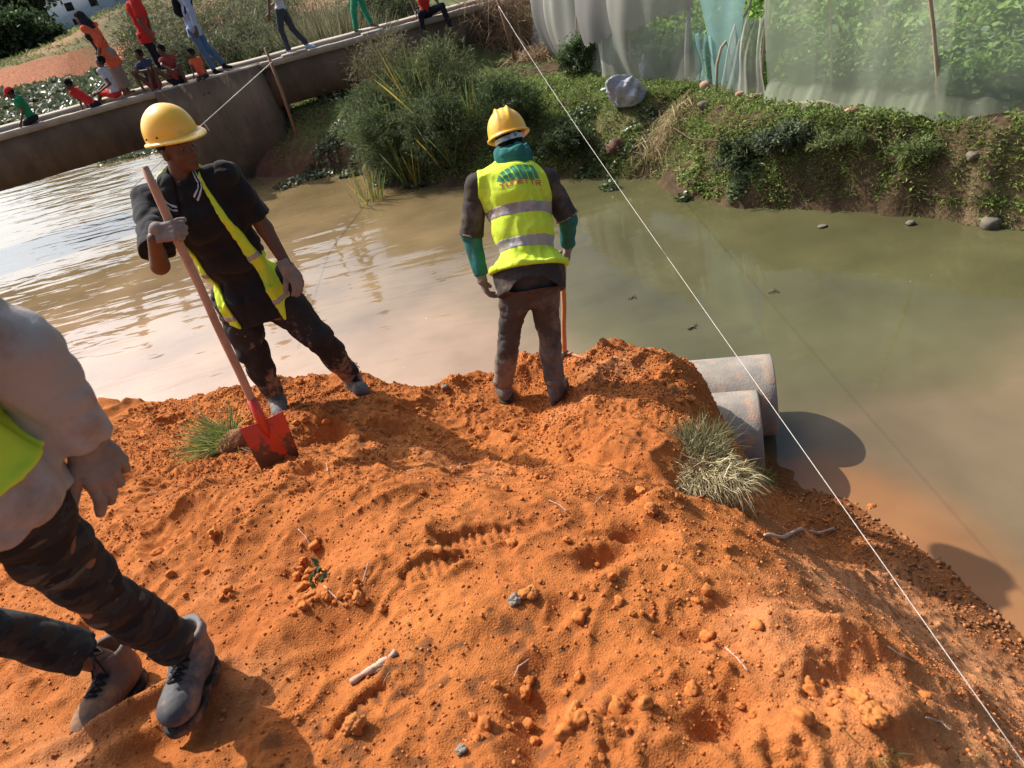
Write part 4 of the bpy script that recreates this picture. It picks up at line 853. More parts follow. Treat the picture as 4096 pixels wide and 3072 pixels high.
# poles of the netting
M_pole = mat('pale_pole', (.42, .33, .24), rough=.85, col2=(.3, .23, .16), scale=6, stretch=(6, 6, 1)); M_wrap = mat('cloth_wrapped_pole', (.55, .54, .52), rough=.9, col2=(.42, .4, .38), scale=12, bump=.3, bscale=40)
def pole(pxs, label, mt=M_pole, r=.022, z0=None):
    b = PZ(pxs[0][0], pxs[0][1], .93); P = [b+Vector((0, 0, -.15))]+[PY(a, c, b.y) for a, c in pxs[1:]]
    tag(link('net_pole', (lambda m: (m.tube(P, [r*(1+.12*math.sin(i*2.3)) for i in range(len(P))], 8), m.mesh('net_pole'))[1])(MB()), mt), label, 'pole')
pole([(2745, 325), (2748, 200), (2755, 60), (2752, -60), (2750, -330)], 'thick pole wrapped in white cloth at the right end of the white net', M_wrap, .045)
pole([(2862, 385), (2868, 260), (2885, 190), (2950, 110), (3000, 20), (3010, -60)], 'crooked bare pole bent in the middle, between the teal net and its neighbour')
pole([(3046, 395), (3050, 250), (3062, 100), (3066, -40), (3070, -300)], 'straight thin pole at the left edge of the largest net')
pole([(3328, 430), (3326, 200), (3322, 0), (3316, -300)], 'thinnest pole seen through the largest net', r=.012)
pole([(3762, 468), (3750, 300), (3735, 120), (3718, -20), (3700, -300)], 'tall pole standing outside the largest net, right of the middle')
pole([(2230, 235), (2226, 100), (2216, -30), (2200, -200)], 'thin corner pole at the left end of the netting', r=.015)
pole([(2310, 290), (2306, 100), (2300, -60), (2290, -250)], 'thin pole behind the grey net, second from the left', r=.013)
pole([(2520, 325), (2518, 150), (2512, -30), (2505, -250)], 'thin pole in the middle of the left white net', r=.013)
# ---- crop plants behind the nets
def crop_mesh(seed, n, h, R, lw, cols):
    r = np.random.default_rng(seed); P = r.normal(size=(n, 3)).clip(-1.6, 1.6)*np.array([R, R, 0]); P[:, 2] = h*(r.random(n)**.7)
    D = P*np.array([1, 1, 0])+rdir(n, r)*R*.8+np.array([0, 0, .06]); D /= np.linalg.norm(D, axis=1)[:, None]
    V, F, C = leaves(P, D, rdir(n, r, 1.4), lw[0]*(.5+.8*r.random(n)), lw[1]*(.5+.8*r.random(n)), mixcol(n, r, cols)); return mesh_np('leaves', V, F, False, C)
def stem_mesh(h, seed):
    m = MB(); r = random.Random(seed)
    for k in range(4): m.tube([(0, 0, -.05), (r.uniform(-.1, .1), r.uniform(-.1, .1), h*.6), (r.uniform(-.2, .2), r.uniform(-.2, .2), h)], [.012, .009, .004], 5)
    return m.mesh('stem')
lime = [(.20, .36, .06), (.26, .42, .08), (.16, .28, .05), (.3, .42, .13)]; blue = [(.2, .3, .15), (.26, .36, .2), (.15, .24, .1)]
protos = [crop_mesh(811, 260, .6, .2, (.09, .07), lime), crop_mesh(812, 260, .7, .2, (.08, .06), lime), crop_mesh(813, 150, .4, .17, (.13, .09), lime+blue), crop_mesh(814, 220, .55, .2, (.10, .075), lime+blue)]
stems_ = [stem_mesh(.5, 1), stem_mesh(.6, 2), stem_mesh(.3, 3), stem_mesh(.45, 4)]
rr_ = random.Random(5); cnt = 0; nl = [(2.35, 17.8)]+[g(a, b) for a, b in [(2225, 235), (2425, 318), (2786, 336), (3075, 403), (3453, 446), (3769, 472), (4100, 448), (4500, 440)]]
proto_things = []
for k in range(1400):
    if cnt >= 299: break
    i = rr_.randrange(len(nl)-1); t = rr_.random(); bx = nl[i][0]*(1-t)+nl[i+1][0]*t; byy = nl[i][1]*(1-t)+nl[i+1][1]*t
    dx, dy = nl[i+1][0]-nl[i][0], nl[i+1][1]-nl[i][1]; L_ = math.hypot(dx, dy); nx_, ny_ = -dy/L_, dx/L_
    if rr_.random() > L_/4.0: continue
    q = .62+6.5*rr_.random()**1.4; x, y = bx+nx_*q, byy+ny_*q
    px_, py_ = project((x, y, 1.3))
    if not (2080 < px_ < 4350 and py_ > -330) or (px_ < 2750 and q < .9): continue
    if px_ > 2950 and rr_.random() < .35: q = .42+.4*rr_.random(); x, y = bx+nx_*q, byy+ny_*q
    v = 2 if (px_ > 3400 and q < 1.2 and rr_.random() < .5) or rr_.random() < .1 else rr_.choice([0, 1, 3]); 
    root = empty('leafy_crop', (x, y, float(land_z(x, y))), rr_.random()*6.28); s = rr_.uniform(.85, 1.35) if q > .85 else rr_.uniform(.65, .95); root.scale = (s, s, s*rr_.uniform(.85, 1.25))
    tag(root, 'bright green leafy vegetable plant growing behind the nets', 'crop plant', 'leafy crop plants behind the nets')
    for nm, me, mt in (('leaves', protos[v], M_leaf), ('stem', stems_[v], M_bark)): sub(nm, me, mt, root)
    cnt += 1
veg('bank_grass', 'dry grass and weeds over the earth heaps in front of the building', 16000, .5, 60, 8, mid+[(.3, .25, .12)], .55, .10, yr=(61, 84), xr=(-38, -6))
# ---- taut white string over the river with its stakes, and the second string by the bridge
M_string = mat('white_string', (.60, .55, .49), rough=.8, col2=(.48, .43, .37), scale=60); M_stake = mat('stake_wood', (.30, .17, .11), rough=.85, col2=(.2, .11, .07), scale=8, stretch=(5, 5, 1), bump=.3, bscale=50)
far = PY(1995, 25, 15.8); nr = PY(4150, 3130, .72); m = MB(); P = [far.lerp(nr, t)-Vector((0, 0, .10*math.sin(math.pi*t))) for t in np.linspace(0, 1, 60)]
m.tube([Vector(p) for p in P], [.0062-.005*t**.3 for t in np.linspace(0, 1, 60)], 6); tag(link('guide_string', m.mesh('guide_string'), M_string), 'taut white string stretched from the far stake across the river to the lower right', 'string')
m = MB(); a = PY(1972, -60, 15.85); b_ = PY(2060, 240, 15.85); m.tube([a, a.lerp(b_, .5)+Vector((.01, 0, 0)), b_], [.028, .032, .03], 8); tag(link('wooden_stake', m.mesh('wooden_stake'), M_stake), 'reddish wooden stake the long white string is tied to', 'stake')
m = MB(); a = PY(1060, 190, 15.9); b_ = PY(1192, 556, 15.9); m.tube([a, a.lerp(b_, .45)+Vector((.02, 0, 0)), b_], [.03, .034, .03], 8); tag(link('wooden_stake', m.mesh('wooden_stake'), M_stake), 'long wooden stake leaning against the bridge right of the abutment', 'stake')
s0 = PY(1088, 248, 15.85); s1 = PY(790, 515, 12.0); s2 = PY(520, 760, 9.0); m = MB(); m.tube([s0, s1, s2], [.008, .006, .004], 6); k0 = s0.lerp(s1, .93); m.tube([k0, k0+Vector((.03, 0, -.13))], .007, 6)
tag(link('guide_string', m.mesh('guide_string'), M_string), 'thin slanting string running from the bridge stake down behind the worker in black', 'string')
# ------------------------------------------------------------------ people: bodies and clothes as smooth implicit surfaces
def A(v): return np.array([v[0], v[1], v[2]], float)
def nrm(v): v = np.asarray(v, float); return v/(np.linalg.norm(v)+1e-12)
def cone(P, a, b, ra, rb):
    ab = b-a; t = np.clip(((P-a)@ab)/(ab@ab+1e-12), 0, 1); return np.linalg.norm(P-a-t[:, None]*ab, axis=1)-(ra+(rb-ra)*t)
def elli(P, c, R, r):
    q = (P-c)@R.T; r = np.asarray(r, float); k0 = np.linalg.norm(q/r, axis=1); k1 = np.linalg.norm(q/(r*r), axis=1)+1e-9
    return k0*(k0-1)/k1
def smin(a, b, k):
    h = np.clip(.5+.5*(b-a)/k, 0, 1); return b*(1-h)+a*h-k*h*(1-h)
def smax(a, b, k=.006): return -smin(-a, -b, k)
def polygonise(name, fn, lo, hi, h, colors=None):
    lo = np.asarray(lo, float); hi = np.asarray(hi, float); c = 4
    n = (np.ceil((hi-lo)/(h*c)).astype(int)+1)
    g = np.stack(np.meshgrid(*[lo[i]+np.arange(n[i])*h*c for i in range(3)], indexing='ij'), -1)
    dc = fn(g.reshape(-1, 3)).reshape(n)
    # cells of the coarse grid that may hold the surface
    near = np.abs(dc) < h*c*1.9+.012
    N_ = (n-1)*c+1; vol = np.repeat(np.repeat(np.repeat(dc, c, 0), c, 1), c, 2)[c//2:c//2+N_[0], c//2:c//2+N_[1], c//2:c//2+N_[2]].astype(np.float32)
    mk = np.repeat(np.repeat(np.repeat(near, c, 0), c, 1), c, 2)[c//2:c//2+N_[0], c//2:c//2+N_[1], c//2:c//2+N_[2]]
    vol = np.where(mk, 0, np.where(vol < 0, -1, 1)).astype(np.float32)
    idx = np.argwhere(mk); 
    if len(idx) == 0: return None
    vals = np.empty(len(idx), np.float32)
    for s in range(0, len(idx), 400000): vals[s:s+400000] = fn(lo+idx[s:s+400000]*h)
    vol[tuple(idx.T)] = vals
    ins = vol < 0
    # surface nets
    sh = tuple(N_-1); cnt = np.zeros(sh, np.int8)
    for dx in (0, 1):
        for dy in (0, 1):
            for dz in (0, 1): cnt += ins[dx:dx+sh[0], dy:dy+sh[1], dz:dz+sh[2]]
    act = (cnt > 0) & (cnt < 8); cells = np.argwhere(act); k = len(cells)
    if k == 0: return None
    vid = -np.ones(sh, np.int64); vid[tuple(cells.T)] = np.arange(k)
    acc = np.zeros((k, 3)); w = np.zeros(k)
    for ax in range(3):
        o = [i for i in range(3) if i != ax]
        for u in (0, 1):
            for v in (0, 1):
                p = cells.copy(); p[:, o[0]] += u; p[:, o[1]] += v; q = p.copy(); q[:, ax] += 1
                a = vol[tuple(p.T)]; b = vol[tuple(q.T)]; m = (a < 0) != (b < 0); t = a/(a-b+1e-12)
                pt = p.astype(float); pt[:, ax] += t; acc[m] += pt[m]; w[m] += 1
    V = lo+acc/w[:, None]*h; F = []
    for ax in range(3):
        o = [i for i in range(3) if i != ax]; sl0 = [slice(None)]*3; sl1 = [slice(None)]*3; sl0[ax] = slice(0, -1); sl1[ax] = slice(1, None)
        ch = ins[tuple(sl0)] != ins[tuple(sl1)]; e = np.argwhere(ch)
        m = (e[:, o[0]] > 0) & (e[:, o[1]] > 0) & (e[:, o[0]] < sh[o[0]]) & (e[:, o[1]] < sh[o[1]]); e = e[m]
        def cid(du, dv): q = e.copy(); q[:, o[0]] += du; q[:, o[1]] += dv; return vid[tuple(q.T)]
        q = np.stack([cid(-1, -1), cid(0, -1), cid(0, 0), cid(-1, 0)], 1); s0 = ins[tuple(e.T)]
        if ax == 1: s0 = ~s0
        q[~s0] = q[~s0][:, ::-1]; F.append(q)
    F = np.concatenate(F); F = F[(F >= 0).all(1)]
    # one light smoothing pass
    for _ in range(1):
        sm = np.zeros_like(V); ct = np.zeros(len(V))
        for i in range(4):
            np.add.at(sm, F[:, i], V[F[:, (i+1) % 4]]); np.add.at(ct, F[:, i], 1)
            np.add.at(sm, F[:, (i+1) % 4], V[F[:, i]]); np.add.at(ct, F[:, (i+1) % 4], 1)
        V = V*.6+sm/np.maximum(ct, 1)[:, None]*.4
    return mesh_np(name, V, F, True, colors(V) if colors else None)
def wrinkle(P, amp, f=9., seed=0, stretch=(1, 1, 1.0)):
    Q = P*np.array(stretch); w = Q+.05*np.stack([vn3(Q, 4, seed), vn3(Q, 4, seed+1), vn3(Q, 4, seed+2)], -1)
    return amp*((1-np.abs(vn3(w, f, seed+3)))**2-.45)+amp*.5*((1-np.abs(vn3(w, f*2.1, seed+5)))**2-.45)
class Body:
    def __init__(s, J, sc=1.0, hs=1.0, fat=1.0):
        s.J = {k: A(v) for k, v in J.items()}; J = s.J; s.sc = sc; s.hs = hs; s.fat = fat
        s.up = nrm(J['neck']-J['pel']); l = J.get('latv', J['shL']-J['shR']); l = l-s.up*(l@s.up); s.lat = nrm(l); s.fwd = np.cross(s.lat, s.up)
        s.R = np.stack([s.lat, s.fwd, s.up])
        hf = J['facev']; hu = J.get('headup', J['head']-J['neck']); hu = nrm(hu); hf = nrm(hf-hu*(hf@hu)); s.hu = hu; s.hf = hf; s.hl = np.cross(hu, hf); s.HR = np.stack([s.hl, s.hf, s.hu])
    def at(s, t, f=0.0, l=0.0): J = s.J; return J['pel']*(1-t)+J['neck']*t+s.fwd*f*s.sc+s.lat*l*s.sc
    def torso(s, P, e=0.0, low=0.0, k=.06):
        c = s.sc*s.fat; J = s.J; sc = s.sc
        d = elli(P, s.at(0.02), s.R, np.array([.155*c+e, .105*c+e, .12*sc+e]))
        d = smin(d, elli(P, s.at(.38, .005), s.R, np.array([.135*c+e, .10*c+e, .17*sc+e])), k*sc)
        d = smin(d, elli(P, s.at(.70, .0), s.R, np.array([.155*c+e, .115*c+e, .17*sc+e])), k*sc)
        sm_ = (J['shL']+J['shR'])/2
        d = smin(d, cone(P, J['shL'], sm_, .052*sc+e, .07*sc+e), .05*sc); d = smin(d, cone(P, J['shR'], sm_, .052*sc+e, .07*sc+e), .05*sc)
        d = smin(d, cone(P, sm_, J['neck'], .08*sc+e, .05*sc+e), .05*sc)
        if low:
            q = (P-s.at(0.0))@s.R.T; a_, b_ = .158*c+e, .118*c+e; cy = (np.sqrt((q[:, 0]/a_)**2+(q[:, 1]/b_)**2+1e-9)-1)*min(a_, b_)*1.1-.03*np.clip(-q[:, 2], 0, .4)
            d = smin(d, np.maximum(np.maximum(cy, q[:, 2]-.03), -q[:, 2]-.45), .05*sc)
        return d
    def arm(s, P, S_, e=0.0, ew=None, upto=2.0):
        J = s.J; sc = s.sc; ew = e if ew is None else ew; a, b, c = J['sh'+S_], J['el'+S_], J['wr'+S_]
        d = cone(P, a, b, .05*sc+e, .04*sc+(e+ew)/2)
        if upto > 1: d = smin(d, cone(P, b, c, .041*sc+(e+ew)/2, .027*sc+ew), .02*sc)
        return d
    def leg(s, P, S_, e=0.0, ea=None):
        J = s.J; sc = s.sc; ea = e if ea is None else ea; h, k, a = J['hip'+S_], J['kn'+S_], J['an'+S_]
        d = cone(P, h, k, .082*sc*s.fat+e, .055*sc+e); dirn = nrm(a-k)
        d2 = cone(P, k, a, .053*sc+e, .036*sc+ea); back = nrm(np.cross(np.cross(nrm(k-h)+1e-3, dirn)+1e-6, dirn)) if False else 0
        return smin(d, d2, .025*sc)
    def foot(s, P, S_, e=0.0):
        J = s.J; sc = s.sc; a = J['an'+S_]; t = J.get('toe'+S_); 
        if t is None: t = a+s.fwd*.16*sc-s.up*.06*sc
        heel = a+nrm(a-t)*.02*sc; heel = heel-np.array([0, 0, .045*sc])
        return smin(cone(P, a, heel, .036*sc+e, .032*sc+e), cone(P, heel, t, .033*sc+e, .024*sc+e), .02*sc)
    def head(s, P, e=0.0):
        J = s.J; h = s.hs; c = J['head']; f, u, l = s.hf, s.hu, s.hl
        d = elli(P, c+u*.03*h-f*.01*h, s.HR, np.array([.073, .092, .09])*h+e)
        d = smin(d, elli(P, c-u*.03*h+f*.028*h, s.HR, np.array([.058, .062, .08])*h+e), .03*h)
        d = smin(d, cone(P, c-u*.092*h+f*.062*h, c-u*.085*h+f*.05*h, .020*h+e, .028*h+e), .03*h)   # chin
        if e == 0:
            d = smin(d, cone(P, c+f*.083*h+u*.012*h, c+f*.103*h-u*.028*h, .008*h, .0145*h), .012*h)   # nose
            for g in (-1, 1):
                d = smin(d, cone(P, c+f*.09*h-u*.033*h, c+f*.084*h-u*.034*h+l*.017*h*g, .011*h, .009*h), .008*h)
                d = smin(d, cone(P, c+f*.083*h+u*.022*h+l*.012*h*g, c+f*.071*h+u*.024*h+l*.045*h*g, .008*h, .008*h), .014*h)  # brow
                d = smax(d, -elli(P, c+f*.092*h+u*.003*h+l*.031*h*g, s.HR, np.array([.017, .014, .011])*h), .012*h)
                d = smin(d, elli(P, c+f*.062*h-u*.025*h+l*.042*h*g, s.HR, np.array([.02, .02, .02])*h), .02*h)   # cheek
                d = smin(d, elli(P, c-f*.008*h-u*.012*h+l*.076*h*g, s.HR, np.array([.009, .02, .032])*h), .008*h)   # ear
            for dz, r in ((-.058, .0085), (-.069, .0095)): d = smin(d, cone(P, c+f*.083*h+u*dz*h-l*.02*h, c+f*.083*h+u*dz*h+l*.02*h, r*h*.8, r*h*.8), .007*h)
        return d
    def neckd(s, P, e=0.0): J = s.J; return cone(P, J['neck']-s.up*.02*s.sc, J['head']-s.hu*.04*s.hs-s.hf*.015*s.hs, .056*s.sc+e, .054*s.hs+e)
    def bounds(s, keys=None, m=.22):
        pts = np.array([v for k, v in s.J.items() if (keys is None or k in keys) and k not in ('latv', 'facev', 'headup')]); return pts.min(0)-m, pts.max(0)+m
def hand_prims(w, d, n, t, curl=(20, 25, 15), s=1.0, spread=1.0, thumb=(.75, .55, .25), tc=20, fan=0.05):
    """cones (a,b,ra,rb) of a palm, four jointed fingers and a thumb. w wrist, d to the knuckles, n palm side, t thumb side"""
    w = A(w); d = nrm(A(d)); n = A(n); n = nrm(n-d*(n@d)); t = A(t); t = nrm(t-d*(t@d)-n*(t@n)); pr = []
    def rot(v, ang): return nrm(v*math.cos(ang)+(-d*(v@n)+n*(v@d))*math.sin(ang)) if False else v
    for k in range(4):
        off = (.030-.0205*k)*s; b = w+d*(.088-.006*abs(k-1.2))*s+t*off*spread
        pr.append((w+t*off*.6+d*.005*s, b, .0165*s, .0125*s))
        f = (.95, 1.06, 1.0, .78)[k]; ang = 0; p = b; dd = nrm(d+t*fan*(1.5-k))
        cu = curl[k] if hasattr(curl[0], '__len__') else curl
        for j, L in enumerate((.045, .028, .021)):
            ang += math.radians(cu[j]); v = dd*math.cos(ang)+n*math.sin(ang); q = p+v*L*f*s
            pr.append((p, q, (.0105, .0095, .0088)[j]*s*(.93 if k == 3 else 1), (.0095, .0088, .0075)[j]*s*(.93 if k == 3 else 1))); p = q
    b = w+d*.025*s+t*.024*s+n*.006*s; v = nrm(t*thumb[0]+d*thumb[1]+n*thumb[2]); p = b
    pr.append((w+d*.01*s, b+v*.02*s, .019*s, .016*s))
    for j, L in enumerate((.042, .032, .027)):
        q = p+v*L*s; pr.append((p, q, (.0155, .0125, .0112)[j]*s, (.0125, .0112, .0092)[j]*s)); p = q; a = math.radians(tc); v = nrm(v*math.cos(a)+(n*.6-t*.1+d*.5)*math.sin(a))
    return pr
def hand_sdf(P, pr, e=0.0, k=.004):
    d = None
    for a, b, ra, rb in pr:
        c = cone(P, a, b, ra+e, rb+e); d = c if d is None else smin(d, c, k)
    return d
def add_part(name, fn, lo, hi, h, m, parent, colors=None):
    me = polygonise(name, fn, lo, hi, h, colors)
    return subw(name, me, m, parent) if me is not None else None
def skin_mat(name, c): return mat(name, c, rough=.55, col2=tuple(x*.75 for x in c), scale=9, bump=.15, bscale=90, spec=.35, bdist=.002)
SKIN = skin_mat('dark_skin', (.115, .055, .035)); SKIN2 = skin_mat('brown_skin', (.17, .085, .055))
HAIR = mat('black_hair', (.012, .010, .009), rough=.9, bump=.8, bscale=160, spec=.15, bdist=.004)
def cloth(name, c, c2=None, scale=7, bump=.35, rough=.9, **kw): return mat(name, c, rough=rough, col2=c2, amount=.22, scale=scale, bump=bump, bscale=22, spec=.15, bdist=.008, **kw)
def cut(P, p, nv): return (P-p)@nv     # positive on the nv side

def boot(parent, ank, toe_dir, up, m_up, m_sole, m_lace, s=1.0, h=.005, laces=True, shaft=.075, tongue=True):
    a = A(ank); u = nrm(A(up)); d = A(toe_dir); d = nrm(d-u*(d@u)); l = np.cross(u, d); R = np.stack([l, d, u]); base = a-u*.09*s
    def upper(P, e=0.0, floor=True):
        q = smin(cone(P, a+u*shaft*s-d*.012*s, a-u*.02*s, .056*s+e, .056*s+e), elli(P, base-d*.022*s+u*.045*s, R, np.array([.043, .06, .055])*s+e), .03*s)
        q = smin(q, elli(P, base+d*.075*s+u*.045*s, R, np.array([.048, .10, .048])*s+e), .035*s)
        q = smin(q, elli(P, base+d*.145*s+u*.036*s, R, np.array([.052, .068, .044])*s+e), .025*s)
        if floor: q = smax(q, -cut(P, base+u*.002*s, u), .004)
        return q
    def full(P):
        q = upper(P)+wrinkle(P, .0028, 16, 3)+.0012*vn3(P, 40, 5)
        y = (P-base)@d; z = (P-base)@u; x = (P-base)@l
        for sy, sz in ((.105, 0), (.0, 0)): q = q+.0022*np.exp(-((y-(sy+.25*(np.abs(x)-.03))*s)/(.0022*s))**2)*(z > .01)    # seams of toe cap and heel counter
        q = q-.003*(sstep(.0, .004, y-.004*s)*sstep(.0, .004, .10*s-y)*sstep(0, .004, np.abs(x)-.022*s))*(z > .035*s)    # eyelet facings
        q = q-.006*np.exp(-((z-.135*s)/(.014*s))**2)*(y < .03*s)    # padded collar
        top = a+u*(shaft-.012)*s
        q = smax(q, cut(P, top-d*.0*s, nrm(u+d*.15)), .008)
        return smax(q, -cone(P, a+u*(shaft+.09)*s-d*.01*s, a+u*.02*s, .047*s, .043*s), .006)       # open collar
    lo = np.minimum.reduce([base-.16*s-.05, base+d*.24*s-.08*s]); hi = np.maximum.reduce([a+.16*s, base+d*.24*s+.08*s]); hi = np.maximum(hi, a+u*.18*s+.07)
    b = add_part('boot', full, lo, hi, h, m_up, parent)
    def sole(P):
        q = upper(P+0, .002*s, False); # footprint taken a little above the ground and extended down
        z = (P-base)@u; Pz = P-np.outer(z-.03*s, u); q = np.maximum(upper(Pz, .0005*s, False), np.abs(z+.007*s)-.011*s)
        tread = 0*s*(np.sin(((P-base)@d)*2*np.pi/(.018*s)) > 0)*(z < -.016*s); return q+tread
    so = polygonise('sole', sole, lo-.03, hi, h); o = bpy.data.objects.new('sole', so); COL.objects.link(o); so.materials.append(m_sole); o.parent = b
    if laces:
        m = MB(); fn = lambda v: upper(v[None])[0]
        def onto(y, x, lift=.004):
            p = base+d*y*s+l*x*s+u*.30*s
            for _ in range(60):
                dd = fn(p)
                if dd < lift*s: break
                p = p-u*max(dd*.7, .0005)
            return Vector(p)
        ys = [.040, .060, .080, .100, .120]
        for i, y in enumerate(ys):
            x = .026-.002*i; m.tube([onto(y, -x), onto(y+.004, 0, .007), onto(y, x)], .0032*s, 6)
            if i < 4:
                m.tube([onto(y, -x), onto(y+.009, 0, .008), onto(ys[i+1], x)], .0032*s, 6); m.tube([onto(y, x), onto(y+.009, 0, .010), onto(ys[i+1], -x)], .0032*s, 6)
        p = onto(.05, 0, .012); L_ = Vector(l); D_ = Vector(d); U_ = Vector(u)
        for g in (-1, 1):
            m.tube([p, p+L_*.03*g*s+U_*.012*s, p+L_*.05*g*s+D_*.01*s, p+L_*.03*g*s+D_*.02*s, p], .003*s, 5); m.tube([p, p+L_*.03*g*s+D_*.03*s, p+L_*.045*g*s+D_*.06*s-U_*.015*s], .003*s, 5)
        o = bpy.data.objects.new('laces', m.mesh('laces')); COL.objects.link(o); o.data.materials.append(m_lace); o.parent = b
    return b
def helmet_mesh(kind, c, R, s=1.0):
    """R rows: left, forward, up"""
    nt_, nph = 26, 72; V = []; c = A(c); L, Fw, U = R
    for i in range(nt_+6):
        for j in range(nph):
            ph = 2*math.pi*j/nph; cx, cy = math.cos(ph), math.sin(ph)    # cy = forward
            fr = max(0, cy)
            if i <= nt_:
                th = (i/nt_)*math.pi/2*.999+1e-3; r = math.sin(th)**.92; z = math.cos(th)
                x = .117*cx*r; y = (.142*cy-(.0 if kind else 0))*r; zz = .145*z**.92 if z > 0 else 0
                if kind == 'ridge':
                    for rx in (-.036, .036): zz += .017*math.exp(-((x-rx)/.011)**2)*sstep(0, .5, z)*(1 if y < .09 else .6)
                    zz += .006*math.exp(-(x/.02)**2)*z
                    if z > .35: x *= 1.0
                else: zz += .004*math.exp(-(x/.03)**2)*z
            else:
                k = i-nt_; out = (.003, .011, .014, .013, .006)[k-1] if k <= 5 else 0; dz = (-.004, -.006, -.011, -.016, -.018)[k-1]
                pk = (0, .35, .85, 1, .95)[k-1]*fr**2.2*(.052 if kind == 'ridge' else .058)
                x = (.117+out)*cx*(1-.18*pk/.05*0); y = (.142+out)*cy+pk; zz = dz-.010*pk/.05+(.012*(1 if cy < 0 else 0)*abs(cy)*0)
                if kind == 'smooth': zz += -.006*abs(cy)+.004
            V.append(c+s*(L*x+Fw*y+U*zz))
    rows = nt_+6; F = [(i*nph+j, i*nph+(j+1) % nph, (i+1)*nph+(j+1) % nph, (i+1)*nph+j) for i in range(rows-1) for j in range(nph)]
    # inner shell
    n0 = len(V); inn = [c+(v-c)*.955-U*.003 for v in V[:(nt_+1)*nph]]; V += inn
    F += [(n0+i*nph+j, n0+(i+1)*nph+j, n0+(i+1)*nph+(j+1) % nph, n0+i*nph+(j+1) % nph) for i in range(nt_) for j in range(nph)]
    a = (rows-1)*nph; b = n0+nt_*nph; F += [(a+j, a+(j+1) % nph, b+(j+1) % nph, b+j) for j in range(nph)]
    return mesh_np('hard_hat', np.array(V), np.array(F), True)
def helmet_plastic(name, c): return mat(name, c, rough=.28, col2=tuple(x*.93 for x in c), scale=4, spec=.5, dirt=(.42, .26, .12), dirt_scale=9, dirt_lo=.63, dirt_hi=.8, bump=.06, bscale=40, bdist=.002)
M_hat1 = helmet_plastic('yellow_hard_hat', (.88, .50, .05)); M_hat2 = helmet_plastic('worn_yellow_hard_hat', (.88, .46, .04))
M_hv = mat('hi_vis_cloth', (.62, .80, .045), rough=.75, col2=(.68, .84, .07), scale=5, bump=.3, bscale=30, dirt=(.5, .42, .08), dirt_scale=5, dirt_lo=.58, dirt_hi=.75, bdist=.006, transl=.12, spec=.2)
M_band = mat('grey_reflective_band', (.36, .33, .34), rough=.5, col2=(.30, .27, .28), scale=7, bump=.3, bscale=40, dirt=(.22, .16, .13), dirt_scale=6, spec=.4)
M_glove = mat('grey_glove', (.27, .23, .205), rough=.95, col2=(.19, .155, .135), scale=20, bump=.7, bscale=220, dirt=(.34, .19, .12), dirt_scale=12, dirt_lo=.56, dirt_hi=.72, bdist=.003, spec=.1)
M_boot = mat('dusty_boot', (.050, .052, .060), rough=.7, col2=(.16, .145, .14), scale=7, bump=.5, bscale=60, dirt=(.28, .17, .11), dirt_scale=10, dirt_lo=.52, dirt_hi=.66, bdist=.004)
M_boot2 = mat('brown_dusty_boot', (.17, .115, .09), rough=.85, col2=(.085, .06, .05), scale=9, bump=.5, bscale=60, dirt=(.34, .17, .08), dirt_scale=9, dirt_lo=.5, dirt_hi=.65, bdist=.004)
M_sole = mat('boot_sole', (.035, .03, .028), rough=.85, dirt=(.25, .12, .06), dirt_scale=14, bump=.3); M_lace = mat('black_laces', (.02, .018, .018), rough=.8)
def ank(px, py, h=.098):
    d = ray(px, py); ts = np.linspace(.9, 6.5, 900); x = d.x*ts; y = d.y*ts; z = CAM_Z+d.z*ts; hh = soilh(x[None], y[None])[0]+h
    k = int(np.argmax(z < hh)); return Vector((x[k], y[k], z[k]))
def seglens(nm, J, pairs='hipL-knL knL-anL hipR-knR knR-anR shL-elL elL-wrL shR-elR elR-wrR pel-neck neck-head shL-shR hipL-hipR'):
    print(nm, {p: round(float(np.linalg.norm(A(J[p.split('-')[0]])-A(J[p.split('-')[1]]))), 2) for p in pairs.split()})
# ================================================================== worker bending over his shovel, seen from behind
aL_ = ank(2012, 1545); aR_ = ank(2222, 1545); Yw = (aL_.y+aR_.y)/2+.02
J = dict(anL=aL_, anR=aR_, knL=PY(2040, 1300, Yw+.04), knR=PY(2190, 1292, Yw+.02), hipL=PY(2080, 1130, Yw), hipR=PY(2172, 1122, Yw), pel=PY(2118, 1095, Yw+.0),
    neck=PY(2048, 628, Yw+.42), shL=PY(1905, 740, Yw+.31), shR=PY(2188, 720, Yw+.33), head=PY(2040, 566, Yw+.56), elL=PY(1885, 945, Yw+.27), wrL=PY(1928, 1115, Yw+.16),
    elR=PY(2272, 875, Yw+.27), wrR=PY(2272, 985, Yw+.40), latv=A((-1, 0, 0)), facev=A((.05, .75, -.45)))
J['headup'] = A((-.06, .40, .87)); J['latv'] = A(J['shL'])-A(J['shR'])
J['anL'] = Vector((J['anL'].x, J['anL'].y, J['anL'].z)); seglens('w2', J)
B = Body(J, 1.0, 1.0, 1.24); J = B.J
W2 = thing('person', (float(J['anL'][0]), float(J['anL'][1]), float(J['anL'][2])-.1), 'person with back turned, in ridged yellow hard hat and lettered hi-vis vest over brown shirt', 'person')
gripR = A(PY(2262, 1066, Yw+.42)); hdR = hand_prims(J['wrR'], gripR-J['wrR']+np.array([0, 0, -.02]), np.array([-.8, .1, -.1]), np.array([.1, -.9, -.2]), (70, 80, 50), 1.05, thumb=(.6, .6, .5))
hdL = hand_prims(J['wrL'], (.06, .02, -1), (1, .25, 0), (.2, 1, 0), (22, 30, 20), 1.0, thumb=(.55, .8, .35))
